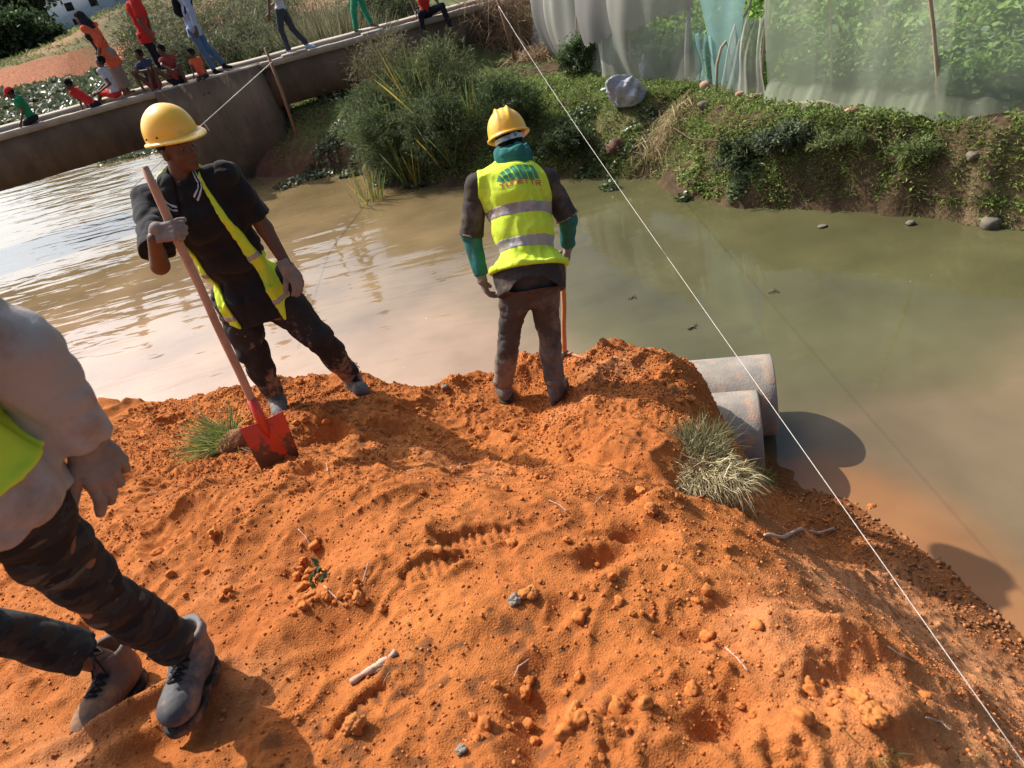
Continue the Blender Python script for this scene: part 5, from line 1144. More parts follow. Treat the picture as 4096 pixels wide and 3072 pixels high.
def body_fn(P):
    d = B.torso(P, -.004); d = smin(d, B.neckd(P), .03); d = smin(d, B.head(P), .02)
    for S_ in 'LR': d = smin(d, B.arm(P, S_), .02); d = smin(d, B.leg(P, S_), .03)
    return d
lo, hi = B.bounds(); add_part('body', body_fn, lo, hi, .010, SKIN, W2)
T = {}
def trousers_fn(B, e=.014, ea=.03, top=.30, amp=.010, seed=0, cuff=.02, f=10):
    J = B.J
    def fn(P):
        d = elli(P, B.at(0.02), B.R, np.array([.160, .118, .13])*B.sc+e*.6)
        for S_ in 'LR':
            an = J['an'+S_]; k = J['kn'+S_]; dd = nrm(an-k); q = B.leg(P, S_, e, ea); q = smax(q, cut(P, an-dd*cuff*B.sc, dd), .006); d = smin(d, q, .03*B.sc)
        d = smax(d, cut(P, B.at(top), B.up), .005); return d+wrinkle(P, 1.2*amp*B.sc, .8*f/B.sc, seed, (1, 1, 1.15))
    return fn
M_tr2 = mat('checked_dark_trousers', (.085, .07, .062), rough=.92, col2=(.05, .042, .038), scale=6, bump=.4, bscale=30, dirt=(.23, .17, .13), dirt_scale=4, dirt_lo=.55, dirt_hi=.75, dirt_z=(1.2, 1.75, .22))
klo, khi = B.bounds(['pel', 'knL', 'knR', 'anL', 'anR', 'hipL', 'hipR'], .2); add_part('trousers', trousers_fn(B, .020, .034, .12, .011, 2), klo, khi, .007, M_tr2, W2)
def shirt_fn(B, e=.014, hem=-.25, sl=1.0, es=.022, amp=.008, seed=0, neck=.075, low=.14, f=9, sides='LR', tf=None):
    J = B.J
    def fn(P):
        d = B.torso(P, e, low*B.sc)
        for S_ in sides:
            a, b, c = J['sh'+S_], J['el'+S_], J['wr'+S_]
            if sl <= 1.0:
                end = a*(1-sl)+b*sl; dr = nrm(b-a); q = smax(cone(P, a, b+dr*.08*B.sc, .056*B.sc+e*.6, .052*B.sc+es), cut(P, end, dr), .004)
            else:
                tt = sl-1; end = b*(1-tt)+c*tt; dr = nrm(c-b); q = cone(P, a, b, .056*B.sc+e*.6, .046*B.sc+es); q2 = smax(cone(P, b, c+dr*.06*B.sc, .046*B.sc+es, .032*B.sc+es), cut(P, end, dr), .004); q = smin(q, q2, .02*B.sc)
            d = smin(d, q, .035*B.sc)
        d = smax(d, -cut(P, B.at(0)+B.up*hem*B.sc, B.up), .004)
        d = smax(d, -cone(P, J['neck']-B.up*.01, J['head'], neck*B.sc*.9, neck*B.sc*1.05), .008)
        return d+wrinkle(P, amp*B.sc, f/B.sc, seed)
    return fn
M_teal = cloth('teal_sweatshirt', (.035, .17, .145), (.02, .10, .10), dirt=(.12, .16, .13), dirt_scale=6, dirt_lo=.58, dirt_hi=.75)
M_brown = cloth('brown_tshirt', (.060, .050, .044), (.04, .033, .03), dirt=(.13, .10, .08), dirt_scale=5)
klo, khi = B.bounds(['pel', 'neck', 'shL', 'shR', 'elL', 'elR', 'wrL', 'wrR'], .16)
def hoodie(P):
    d = shirt_fn(B, .004, -.02, 1.93, .012, .009, 6)(P)
    n = J['neck']; c = n-B.fwd*.045+B.up*-.01      # hood lying in folds round the nape
    R = np.stack([B.lat, nrm(B.fwd*.8+B.up*.5), nrm(B.up*.8-B.fwd*.5)]); q = (P-c)@R.T; rr = np.sqrt((q[:, 0]/1.0)**2+(q[:, 1]/.8)**2+1e-9)
    tor = np.sqrt((rr-.088)**2+(q[:, 2]*.6)**2)-.034-.016*vn3(P, 12, 8); tor = smin(tor, elli(P, n-B.fwd*.075-B.up*.03, R, (.11, .05, .055)), .03)+wrinkle(P, .008, 14, 3)
    return smin(d, tor, .03)
add_part('hooded_sweatshirt', hoodie, klo, khi, .007, M_teal, W2)
sf = shirt_fn(B, .014, -.12, .97, .026, .009, 6, neck=.07)
tee = add_part('tshirt', sf, klo-np.array([0, 0, .12]), khi, .007, M_brown, W2)
M_trim = cloth('tan_trim', (.30, .2, .14))
def sleeve_band(P, S_):
    a, b = J['sh'+S_], J['el'+S_]; dr = nrm(b-a); end = a*.03+b*.97
    return np.maximum(cone(P, a, b+dr*.08, .056+.008, .052+.030), np.abs(cut(P, end-dr*.006, dr))-.006)
def torso_vest(B, e, hem, armr=.082, low=.14, seed=0, amp=.007, front=None, sw=.145, nk=.098, base=(0, 9, 0), sws=None, adrop=None):
    J = B.J
    def fn(P):
        wr_ = wrinkle(P, 1.0, 8, seed, (1, 1, .55)); d = B.torso(P, e, low, .06)+wrinkle(P, base[0]*B.sc, base[1]/B.sc, base[2])-amp*np.clip(wr_+.5, 0, 2)
        d = smax(d, -cut(P, B.at(0)+B.up*hem, B.up), .004)
        for S_, g in (('L', 1), ('R', -1)):
            a, b = J['sh'+S_], J['el'+S_]; dr = nrm(b-a); ad = (adrop or {}).get(S_, 0); d = smax(d, -cone(P, a+B.lat*g*(.05+ad*.35)+B.up*(.02-ad), a+dr*.22+B.lat*g*.055, armr, armr*.8), .006)
            d = smax(d, cut(P, J['neck']+B.lat*g*(sws[S_] if sws else sw), B.lat*g)-(.06 if sws and S_ == 'R' else .02)*np.clip(cut(P, J['neck'], -B.up)/.2, 0, 8)*1.0, .006)
        d = smax(d, -cone(P, J['neck']+B.fwd*.02, J['head']+B.fwd*.05, nk, nk), .006)
        if front is not None:
            f = cut(P, J['neck'], B.fwd); l = np.abs(cut(P, J['neck']+B.lat*front[1], B.lat)); d = smax(d, -np.maximum(-f+.0, l-front[0]), .006) if False else smax(d, np.minimum(f+.0, front[0]-l), .006)
        return d
    return fn
vf = torso_vest(B, .024, .02, .082, .12, 11, .016, None, .165, base=(.009, 9, 6), sws={'L': .225, 'R': .115}, adrop={'L': .10})
vest = add_part('safety_vest', vf, klo-.05, khi+.05, .0065, M_hv, W2)
def band_fn(vf, t0, t1, B, e=.0025):
    def fn(P): h = cut(P, B.J['pel'], B.up)/float(np.linalg.norm(B.J['neck']-B.J['pel'])); L_ = float(np.linalg.norm(B.J['neck']-B.J['pel'])); return np.maximum(vf(P)-e, np.maximum((t0-h)*L_, (h-t1)*L_))
    return fn
def add_sub(name, me, m, parent): o = bpy.data.objects.new(name, me); COL.objects.link(o); me.materials.append(m); o.parent = parent; return o
for t0, t1 in ((.195, .285), (.465, .555)): add_sub('reflective_band', polygonise('reflective_band', band_fn(vf, t0, t1, B), klo-.05, khi+.05, .006), M_band, vest)
for S_ in 'LR': add_part('sleeve_trim', lambda P, S_=S_: sleeve_band(P, S_), klo, khi, .006, M_trim, W2)
# green tyre-tread emblem and red lettering printed on the back of the vest
def project_print(name, V2, F, m, parent, org, ux, uy, nv, lift=.003, vf=None):
    V = []
    P = org[None]+np.outer(V2[:, 0], ux)+np.outer(V2[:, 1], uy)-nv[None]*-.25
    for _ in range(60): P = P-nv[None]*np.clip(vf(P)*.8, -.02, .05)[:, None]
    P = P+nv[None]*lift; me = mesh_np(name, P, F, False); return add_sub(name, me, m, parent)
def subdiv_quads(quads, n=8):
    V = []; F = []
    for q in quads:
        q = np.array(q, float); b = len(V)
        for i in range(n+1):
            for j in range(n+1): u, v = i/n, j/n; V.append((q[0]*(1-u)+q[1]*u)*(1-v)+(q[3]*(1-u)+q[2]*u)*v)
        F += [(b+i*(n+1)+j, b+(i+1)*(n+1)+j, b+(i+1)*(n+1)+j+1, b+i*(n+1)+j+1) for i in range(n) for j in range(n)]
    return np.array(V), np.array(F)
M_em = mat('green_print', (.03, .22, .10), rough=.7, col2=(.06, .30, .16), scale=20); M_red = mat('red_print', (.38, .06, .05), rough=.8, col2=(.5, .12, .09), scale=30)
bc = B.at(.74); ux = -B.lat; nv = -B.fwd; uy = B.up; quads = []
# seven slanted tread bars under an arc, each bar a chevron; left bars are shorter
def arc(x): return .085*math.sqrt(max(0, 1-((x-.03)/.15)**2))
xs_ = [-.125, -.100, -.072, -.040, -.003, .038, .075, .108]
for i in range(7):
    x0, x1 = xs_[i]+.0035, xs_[i+1]-.0035; t0, t1 = arc(x0), arc(x1)
    if t1 < .012 and t0 < .012: continue
    bx = .012
    quads.append([(x0+bx, -.012), (x1+bx, -.012), (x1-.004, t1*.45), (x0-.004, t0*.45)])
    quads.append([(x0-.004, t0*.45), (x1-.004, t1*.45), (x1+.004-.022, t1*.95), (x0+.004-.022, t0*.95)])
V2, F2 = subdiv_quads(quads, 6); project_print('emblem', V2, F2, M_em, vest, bc+uy*.0, ux, uy, nv, .003, vf)
STROKES = {'T': [((0, 1), (1, 1)), ((.5, 1), (.5, 0))], 'U': [((0, 1), (0, 0)), ((0, 0), (1, 0)), ((1, 0), (1, 1))], 'N': [((0, 0), (0, 1)), ((0, 1), (1, 1)), ((1, 1), (1, 0))],
    'E': [((0, 0), (0, 1)), ((0, 1), (1, 1)), ((0, .5), (.85, .5)), ((0, 0), (1, 0))], 'F': [((0, 0), (0, 1)), ((0, 1), (1, 1)), ((0, .5), (.8, .5))], 'R': [((0, 0), (0, 1)), ((0, 1), (1, 1)), ((1, 1), (1, .5)), ((1, .5), (0, .5)), ((.3, .5), (1, 0))]}
quads = []
for i, ch in enumerate('TUNETTR'):
    x0 = -.125+i*.036; y0 = -.052+.016*math.sin((i+.5)/7*math.pi)
    for a, b in STROKES[ch]:
        a = np.array([x0+a[0]*.026, y0+a[1]*.026]); b = np.array([x0+b[0]*.026, y0+b[1]*.026]); dd = (b-a)/np.linalg.norm(b-a); nn = np.array([-dd[1], dd[0]])*.0028; a = a-dd*.0028; b = b+dd*.0028; quads.append([a-nn, b-nn, b+nn, a+nn])
V2, F2 = subdiv_quads(quads, 3); project_print('lettering', V2, F2, M_red, vest, bc, ux, uy, nv, .003, vf)
# helmet with its white headband and ratchet
hc = J['head']+B.hu*.045-B.hf*.0; HR = np.stack([B.hl, B.hf, B.hu]); hat = subw('hard_hat', helmet_mesh('ridge', hc, HR, 1.05), M_hat2, W2)
M_wp = mat('white_plastic', (.72, .74, .76), rough=.4); M_bl = mat('blue_plastic', (.12, .28, .6), rough=.4)
m = MB(); pts = [Vector(hc+B.hl*.098*math.cos(a)-B.hf*.118*math.sin(a)-B.hu*.038) for a in np.linspace(.25, math.pi-.25, 18)]
V = []; 
for p in pts: V += [tuple(p-Vector(B.hu)*.014), tuple(p+Vector(B.hu)*.014)]
m.add(V, [(2*i, 2*i+2, 2*i+3, 2*i+1) for i in range(len(pts)-1)]); HRm = Matrix(HR.tolist()).transposed()
m.box(hc-B.hf*.124-B.hu*.038-B.hl*.03, .05, .014, .034, HRm, .005); m.box(hc-B.hf*.122-B.hu*.042+B.hl*.035, .045, .012, .026, HRm, .004); hb = add_sub('headband', m.mesh('headband'), M_wp, hat)
m = MB(); p = Vector(hc-B.hf*.133-B.hu*.038-B.hl*.038); m.tube([p, p-Vector(B.hf)*.006], .011, 14); add_sub('ratchet_knob', m.mesh('ratchet_knob'), M_bl, hat)
def hair_fn(P): return smax(B.head(P, .010), cut(P, J['head']+B.hf*.03, B.hf), .01)
lo, hi = B.bounds(['head'], .2); add_part('hair', hair_fn, lo, hi, .006, HAIR, W2)
for pr, w in ((hdL, 'wrL'), (hdR, 'wrR')):
    pts = np.array([p for q in pr for p in q[:2]]); el = J['el'+w[-1]]; wr = J[w]; dr = nrm(wr-el)
    def gl(P, pr=pr, wr=wr, dr=dr): d = smin(hand_sdf(P, pr, .0035), smax(cone(P, wr-dr*.06, wr+dr*.01, .036, .033), -cut(P, wr-dr*.045, dr), .003), .012); return d+.0015*vn3(P, 30, 2)+wrinkle(P, .0025, 25, 1)
    add_part('glove', gl, pts.min(0)-.08, pts.max(0)+.08, .0042, M_glove, W2)
boot(W2, J['anL'], (-.05, 1, -.2), (0, .22, 1), M_boot, M_sole, M_lace, 1.0, .0055, False)
boot(W2, J['anR'], (.45, .9, -.2), (0, .15, 1), M_boot, M_sole, M_lace, 1.0, .0055, False)
# his shovel: hand on the shaft, blade behind the crest
M_shaft = mat('orange_wood_shaft', (.55, .22, .09), rough=.6, col2=(.45, .17, .07), scale=7, stretch=(6, 6, 1), spec=.3)
def shovel(label, top, sock, blade_dir, blade_nrm, m_shaft, m_blade, tilt=0.0, rs=.0175):
    top = Vector(top); sock = Vector(sock); ax = (sock-top).normalized(); t = thing('shovel', tuple(sock), label, 'shovel')
    m = MB(); n = 14; P = [top.lerp(sock+ax*.05, i/n)+Vector((.002*math.sin(i*1.3), 0, .0015*math.cos(i*1.7))) for i in range(n+1)]
    rad = [rs*.82, rs*.95]+[rs*(1+.04*math.sin(i*.9)) for i in range(n-1)]; m.tube(P, rad, 14); subw('shaft', m.mesh('shaft'), m_shaft, t)
    bd = Vector(blade_dir).normalized(); bn = Vector(blade_nrm); bn = (bn-bd*bn.dot(bd)).normalized(); bs = bd.cross(bn)
    m = MB(); m.tube([sock-ax*.10, sock, sock+bd*.07, sock+bd*.15], [rs*1.18, rs*1.3, rs*1.15, .006], 14); so = subw('socket', m.mesh('socket'), m_blade, t)
    V = []; nu, nv_ = 20, 22; W_, L_ = .23, .285
    for side in (0, 1):
        for j in range(nv_+1):
            v = j/nv_; 
            for i in range(nu+1):
                u = i/nu*2-1; wv = W_/2*(1-.10*v); y = v*L_*(1-.10*(u*u)*v*1.2)+.03*(1-v)*abs(u)*.0
                y += .022*(abs(u)**2)*(1-v)**2*-1
                curl = .035*u*u*(1-.35*v)+.012*math.sin(v*math.pi); ridge = -.010*math.exp(-(u/.10)**2)*(1-v)**1.2
                V.append(sock+bd*(.035+y)+bs*(u*wv)+bn*(curl+ridge+.0016*(1 if side else -1)))
    N1 = (nu+1)*(nv_+1); F = [(j*(nu+1)+i, j*(nu+1)+i+1, (j+1)*(nu+1)+i+1, (j+1)*(nu+1)+i) for j in range(nv_) for i in range(nu)]; F += [tuple(x+N1 for x in f[::-1]) for f in F]
    rim = [j*(nu+1) for j in range(nv_+1)]+[nv_*(nu+1)+i for i in range(1, nu+1)]+[j*(nu+1)+nu for j in range(nv_-1, -1, -1)]+list(range(nu-1, 0, -1))
    F += [(rim[k], rim[(k+1) % len(rim)], rim[(k+1) % len(rim)]+N1, rim[k]+N1) for k in range(len(rim))]
    me = mesh_np('blade', np.array([tuple(v) for v in V]), np.array(F), True); subw('blade', me, m_blade, t); return t
def blade_mat():
    m = mat('red_painted_steel', (.62, .055, .025), rough=.38, col2=(.5, .04, .02), scale=5, spec=.5, dirt=(.10, .05, .035), dirt_scale=9, dirt_lo=.60, dirt_hi=.66, bump=.25, bscale=50, bdist=.002, dirt_z=(1.66, 1.86, .3)); return m
M_blade = blade_mat()
g0 = Vector(gripR)+Vector((-.012, .01, .0)); tip = PY(2256, 1395, Yw+.36); ax = (tip-g0).normalized(); zz = tip+ax*.12
shovel('orange-shafted shovel held by the bending worker, its blade behind the crest', g0-ax*.06, zz, ax, (.2, .9, .2), M_shaft, M_blade)
# ================================================================== worker in black polo, leaning on his shovel
aL_ = ank(1408, 1510); aR_ = ank(1105, 1590); Y1 = (aL_.y+aR_.y)/2
J = dict(anR=aR_, knR=PY(1005, 1400, Y1-.06), hipR=PY(945, 1195, Y1+.02), hipL=PY(1085, 1175, Y1+.02), pel=PY(1012, 1160, Y1+.02), knL=PY(1272, 1345, Y1-.08), anL=aL_,
    neck=PY(730, 735, Y1-.04), shR=PY(585, 805, Y1-.05), shL=PY(905, 700, Y1-.02), head=PY(708, 590, Y1-.08), elR=PY(655, 1010, Y1-.16), wrR=PY(700, 975, Y1-.40), elL=PY(1060, 915, Y1-.02), wrL=PY(1150, 1065, Y1-.1),
    facev=A((.78, -.55, -.22)), headup=A((.02, -.06, 1)))
seglens('w1', J); print('ank', J['anR'], J['anL'], 'soil', soil_z(J['anR'].x, J['anR'].y), soil_z(J['anL'].x, J['anL'].y))
tipb = soil_hit(1120, 1845)+Vector((0, 0, -.03)); top = min([PY(577, 668, y) for y in np.linspace(Y1-1.2, Y1+.1, 300)], key=lambda q: abs((q-tipb).length-1.52)+.02*abs(q.y-(Y1-.4)))
axs = (tipb-top).normalized(); sock = tipb-axs*.31; print('shovel top', top, 'tip', tipb, 'len', (top-tipb).length, 'Y1', Y1)
# point of the shaft under his fist
d_ = ray(716, 945); bt = min(np.linspace(0, 1, 400), key=lambda t: abs((project(top.lerp(sock, t))[1])-945)); G = top.lerp(sock, bt)
J['elR'] = A(PY(640, 1050, Y1-.24))
J['grip'] = J['wrR']; J['wrR'] = Vector(A(G)-A(cR)*.088-A(cF)*.036-A(cU)*.016); J['elR'] = min([PY(640, 1062, y) for y in np.linspace(Y1-.9, Y1+.1, 200)], key=lambda q: abs((q-J['wrR']).length-.25)+.05*abs(q.y-J['shR'].y)); print('elbow', J['elR'], (J['elR']-Vector(J['shR'])).length, J['wrR']); B1 = Body(J, 1.02, 1.07, 1.28); J = B1.J
W1 = thing('person', (float(J['pel'][0]), float(J['pel'][1]), 1.2), 'person in smooth yellow hard hat, black polo and open hi-vis vest, holding a shovel', 'person')
def body1(P):
    d = B1.torso(P, -.004); d = smin(d, B1.neckd(P, .004), .03); d = smin(d, B1.head(P), .02)
    for S_ in 'LR': d = smin(d, B1.arm(P, S_, .002), .02); d = smin(d, B1.leg(P, S_), .03)
    return d
lo, hi = B1.bounds(); add_part('body', body1, lo, hi, .0075, SKIN, W1)
hlo, hhi = B1.bounds(['head'], .2)
M_eye = mat('eye_white', (.20, .15, .12), rough=.2); M_iris = mat('dark_iris', (.015, .008, .005), rough=.15)
for g in (-1, 1):
    c = J['head']+B1.hf*.074*1.02+B1.hu*.003+B1.hl*.031*g*1.02; V, F = rock(0, (.0115, .0115, .0115), 3, 0); me = mesh_np('eye', V+c, F, True); e_ = subw('eye', me, M_eye, W1)
    V, F = rock(0, (.006, .006, .006), 2, 0); add_sub('iris', mesh_np('iris', V+c+nrm(B1.hf*.9-B1.hu*.3)*.0075, F, True), M_iris, e_)
def hair1(P): return smax(smax(B1.head(P, .006), cut(P, J['head']-B1.hf*.01-B1.hu*.02, nrm(B1.hf*.9-B1.hu*.5)), .008), -cut(P, J['head']-B1.hu*.05, B1.hu), .006)
add_part('hair', hair1, hlo, hhi, .006, HAIR, W1)
M_tr1 = mat('black_muddy_trousers', (.018, .016, .016), rough=.9, col2=(.03, .024, .022), scale=6, bump=.4, bscale=30, dirt=(.26, .15, .10), dirt_scale=6, dirt_lo=.60, dirt_hi=.68, dirt_z=(1.5, 1.95, .2))
klo, khi = B1.bounds(['pel', 'knL', 'knR', 'anL', 'anR', 'hipL', 'hipR'], .2); add_part('trousers', trousers_fn(B1, .036, .034, .15, .016, 22, .03), klo, khi, .007, M_tr1, W1)
M_polo = mat('black_polo', (.012, .012, .013), rough=.9, col2=(.02, .018, .019), scale=6, bump=.4, bscale=22, bdist=.008, spec=.12, sheen=.1)
klo, khi = B1.bounds(['pel', 'neck', 'shL', 'shR', 'elL', 'elR', 'wrL'], .2)
pf = shirt_fn(B1, .022, -.15, .80, .040, .014, 26, neck=.082, low=.10)
add_part('polo_shirt', pf, klo, khi, .007, M_polo, W1)
def col_geo(P):
    n = J['neck']+B1.up*.012; R = np.stack([B1.lat, nrm(B1.fwd*.92-B1.up*.38), nrm(B1.up*.92+B1.fwd*.38)]); q = (P-n-B1.fwd*.012)@R.T; rr = np.sqrt(q[:, 0]**2+(q[:, 1]*.9)**2)
    edge_ = .112+.040*np.clip(q[:, 1]/.10, 0, 1); gap = np.maximum(np.abs(q[:, 0])-.006-.55*np.clip(q[:, 1]-.05, 0, .2), -q[:, 1]); return rr, edge_, gap
def collar(P): rr, ed, gap = col_geo(P); return np.maximum.reduce([np.abs(pf(P)-.006)-.0055, rr-ed, -gap])
add_part('collar', collar, J['neck']-.2, J['neck']+.2, .0042, M_polo, W1)
for k in range(2):
    def stripe(P, k=k): rr, ed, gap = col_geo(P); return np.maximum.reduce([np.abs(pf(P)-.0118)-.0022, np.abs(rr-(ed-.009-.012*k))-.0030, -gap+.002])
    add_part('collar_stripe', stripe, J['neck']-.2, J['neck']+.2, .0028, M_wp, W1)
v1 = torso_vest(B1, .032, -.19, .088, .16, 31, .012, (.124, -.01), .128, .092, base=(.014, 9, 26))
ve1 = add_part('safety_vest', v1, klo-.1, khi+.1, .007, M_hv, W1)
for t0, t1 in ((-.10, -.05), (.30, .35)): 
    me = polygonise('reflective_band', band_fn(v1, t0, t1, B1), klo-.1, khi+.1, .007)
    if me: add_sub('reflective_band', me, M_band, ve1)
hc = J['head']+B1.hu*.066+B1.hf*.004; HR = np.stack([B1.hl, nrm(B1.hf+B1.hu*.10), nrm(B1.hu-B1.hf*.10)]); hat = subw('hard_hat', helmet_mesh('smooth', hc, HR, 1.06), M_hat1, W1)
M_riv = mat('dark_rivet', (.05, .02, .015), rough=.5)
m = MB()
for g in (-1, 1):
    for y in (-.035, .045):
        ph = math.asin(max(-1, min(1, y/.142))); p = hc+1.06*(HR[0]*g*(.117*math.cos(ph)+.001)+HR[1]*y+HR[2]*.022); m.tube([Vector(p-HR[0]*g*.004), Vector(p+HR[0]*g*.004)], .005, 10)
add_sub('rivet', m.mesh('rivet'), M_riv, hat)
lat_h = nrm(A(cR)*.75+A(cU)*.15-A(cF)*.2); hd = hand_prims(A(G)-A(cR)*.075-A(cF)*.036, nrm(A(cR)-A(axs)*(A(cR)@A(axs))), A(cF), -A(axs), (58, 82, 55), 1.08, thumb=(.35, .75, .45), tc=25, fan=0)
hdl = hand_prims(J['wrL'], J['wrL']-J['elL']+np.array([.02, 0, -.05]), (-.75, .5, -.2), (-.6, -.8, 0), (18, 35, 25), 1.08, thumb=(.5, .8, .3))
for pr, w in ((hd, 'wrR'), (hdl, 'wrL')):
    pts = np.array([p for q in pr for p in q[:2]]); el = J['el'+w[-1]]; wr = pr[0][0]; dr = nrm(wr-el)
    def gl(P, pr=pr, wr=wr, dr=dr): d = smin(hand_sdf(P, pr, .0035), smax(cone(P, wr-dr*.07, wr+dr*.01, .038, .034), -cut(P, wr-dr*.05, dr), .003), .012); return d+.0015*vn3(P, 30, 2)+wrinkle(P, .0025, 25, 1)
    add_part('glove', gl, pts.min(0)-.08, pts.max(0)+.08, .004, M_glove, W1)
boot(W1, J['anL'], (.42, -.9, .16), (0, .22, 1), M_boot, M_sole, M_lace, 1.0, .005, True)
boot(W1, J['anR'], (.25, -.95, .2), (0, .22, 1), M_boot, M_sole, M_lace, 1.0, .0055, False)
M_shaft1 = mat('pale_wood_shaft', (.46, .26, .17), rough=.6, col2=(.38, .20, .13), scale=7, stretch=(6, 6, 1), dirt=(.30, .15, .09), dirt_scale=6, spec=.3)
bdir = (A(sock)-A(top)); bdir = nrm(bdir)
shovel('shovel with pale wooden shaft and red blade, held by the worker in black', top, sock, bdir, A(-cF)*.9+A(cR)*.35, M_shaft1, M_blade, rs=.0205)
# ================================================================== walker cut off by the left edge
aL = soil_hit(770, 2790); aR = soil_hit(300, 2880)
aL_ = ank(755, 2600, .11); aR_ = ank(455, 2660, .12)
def at_dist(px, py, ref, L, ys):
    return min([PY(px, py, y) for y in ys], key=lambda q: abs((q-ref).length-L))
kL_ = at_dist(425, 2405, aL_, .43, np.linspace(.8, aL_.y, 200)); kR_ = at_dist(-120, 2490, aR_, .43, np.linspace(.8, aR_.y, 200))
pel = PY(-200, 1975, 1.2); nk_ = pel+Vector((-.02, -.05, .50))
J = dict(anL=aL_, anR=aR_, knL=kL_, hipL=PY(15, 2000, 1.2), hipR=pel+Vector((-.10, -.02, -.03)), pel=pel, knR=kR_, neck=nk_, shL=nk_+Vector((.17, .03, -.06)), shR=nk_+Vector((-.18, -.02, -.06)),
    head=nk_+Vector((-.03, -.09, .16)), elL=PY(45, 1385, 1.27), wrL=PY(335, 1765, 1.31), elR=nk_+Vector((-.25, .1, -.3)), wrR=nk_+Vector((-.22, -.1, -.5)), facev=A((-.3, -1, -.4)))
seglens('w3', J); print('anL', J['anL'], soil_z(J['anL'].x, J['anL'].y), 'anR', J['anR'], soil_z(J['anR'].x, J['anR'].y))
J['latv'] = A(J['shL'])-A(J['shR']); B3 = Body(J, 1.0, 1.0, 1.08); J = B3.J
W3 = thing('person', (float(J['anL'][0]), float(J['anL'][1]), float(J['anL'][2])-.1), 'person striding in camouflage trousers and beige sweatshirt, cut off by the left edge', 'person')
def body3(P):
    d = B3.torso(P, -.004); d = smin(d, B3.neckd(P), .03); d = smin(d, B3.head(P), .02)
    for S_ in 'LR': d = smin(d, B3.arm(P, S_), .02); d = smin(d, B3.leg(P, S_), .03)
    return d
lo, hi = B3.bounds(); add_part('body', body3, lo, hi, .010, SKIN2, W3)
def camo():
    m, nt, b = new_mat('camouflage_cloth'); L = nt.links; tc = N(nt, 'ShaderNodeTexCoord'); mp = N(nt, 'ShaderNodeMapping'); mp.inputs['Scale'].default_value = (9, 9, 22); mp.inputs['Rotation'].default_value = (.5, .3, .2); L.new(tc.outputs['Object'], mp.inputs[0])
    prev = None
    for i, (off, thr, c) in enumerate([((0, 0, 0), .52, (.040, .042, .040, 1)), ((7, 3, 1), .58, (.045, .036, .030, 1)), ((2, 9, 5), .57, (.018, .018, .020, 1)), ((5, 1, 8), .66, (.085, .09, .08, 1))]):
        mp = N(nt, 'ShaderNodeMapping'); mp.inputs['Scale'].default_value = (10, 10, 24); mp.inputs['Rotation'].default_value = (.5, .3, .2); mp.inputs['Location'].default_value = off; L.new(tc.outputs['Object'], mp.inputs[0])
        n1 = N(nt, 'ShaderNodeTexNoise'); n1.inputs['Scale'].default_value = 1; n1.inputs['Detail'].default_value = 3; L.new(mp.outputs[0], n1.inputs['Vector'])
        r = N(nt, 'ShaderNodeMapRange'); r.inputs[1].default_value = thr-.012; r.inputs[2].default_value = thr+.012; L.new(n1.outputs[0], r.inputs[0])
        mx = N(nt, 'ShaderNodeMix', data_type='RGBA'); mx.inputs[7].default_value = c; L.new(r.outputs[0], mx.inputs[0])
        if prev is None: mx.inputs[6].default_value = (.028, .028, .030, 1)
        else: L.new(prev, mx.inputs[6])
        prev = mx.outputs[2]
    L.new(prev, b.inputs['Base Color']); b.inputs['Roughness'].default_value = .9; b.inputs['Specular IOR Level'].default_value = .15
    nb = N(nt, 'ShaderNodeTexNoise'); nb.inputs['Scale'].default_value = 30; nb.inputs['Detail'].default_value = 6; L.new(tc.outputs['Object'], nb.inputs['Vector']); bp = N(nt, 'ShaderNodeBump'); bp.inputs['Strength'].default_value = .4; bp.inputs['Distance'].default_value = .006; L.new(nb.outputs[0], bp.inputs['Height']); L.new(bp.outputs[0], b.inputs['Normal']); return m
klo, khi = B3.bounds(['pel', 'knL', 'knR', 'anL', 'anR', 'hipL', 'hipR'], .2); add_part('trousers', trousers_fn(B3, .012, .034, .0, .015, 42, .10, 8), klo, khi, .006, camo(), W3)
M_beige = mat('beige_dusty_cotton', (.38, .345, .33), rough=.92, col2=(.31, .28, .265), scale=5, bump=.5, bscale=260, dirt=(.22, .135, .09), dirt_scale=4, dirt_lo=.5, dirt_hi=.68, bdist=.003)
klo, khi = B3.bounds(['pel', 'neck', 'shL', 'elL', 'wrL', 'hipL'], .17)
add_part('sweatshirt', shirt_fn(B3, .024, -.09, 1.95, .032, .017, 47, low=.12, f=9), klo, khi, .0065, M_beige, W3)
v3 = torso_vest(B3, .036, .03, .11, .1, 51, .006, None, .17, base=(.017, 9, 47)); ve3 = add_part('safety_vest', v3, klo, khi, .0065, M_hv, W3)
add_sub('reflective_band', polygonise('reflective_band', band_fn(v3, .36, .46, B3), klo, khi, .007), M_band, ve3)
pr = hand_prims(J['wrL'], (.05, -.02, -1), (-.75, .55, 0), (-.6, -.75, 0), ((12, 20, 12), (20, 30, 20), (28, 38, 22), (35, 40, 22)), 1.12, thumb=(.6, .8, .2), tc=12, fan=.09, spread=1.1); pts = np.array([p for q in pr for p in q[:2]]); wr = J['wrL']; dr = nrm(wr-J['elL'])
def gl3(P): d = smin(hand_sdf(P, pr, .004), cone(P, wr-dr*.06, wr+dr*.01, .036, .035), .012); return d+.001*vn3(P, 40, 2)+wrinkle(P, .003, 22, 1)
add_part('glove', gl3, pts.min(0)-.08, pts.max(0)+.08, .0032, M_glove, W3)
boot(W3, J['anL'], (.02, -1, .2), (.0, .22, 1), M_boot, M_sole, M_lace, 1.06, .004, True)
boot(W3, J['anR'], (-.12, -1, .22), (0, .22, 1), M_boot2, M_sole, M_lace, 1.06, .004, True)
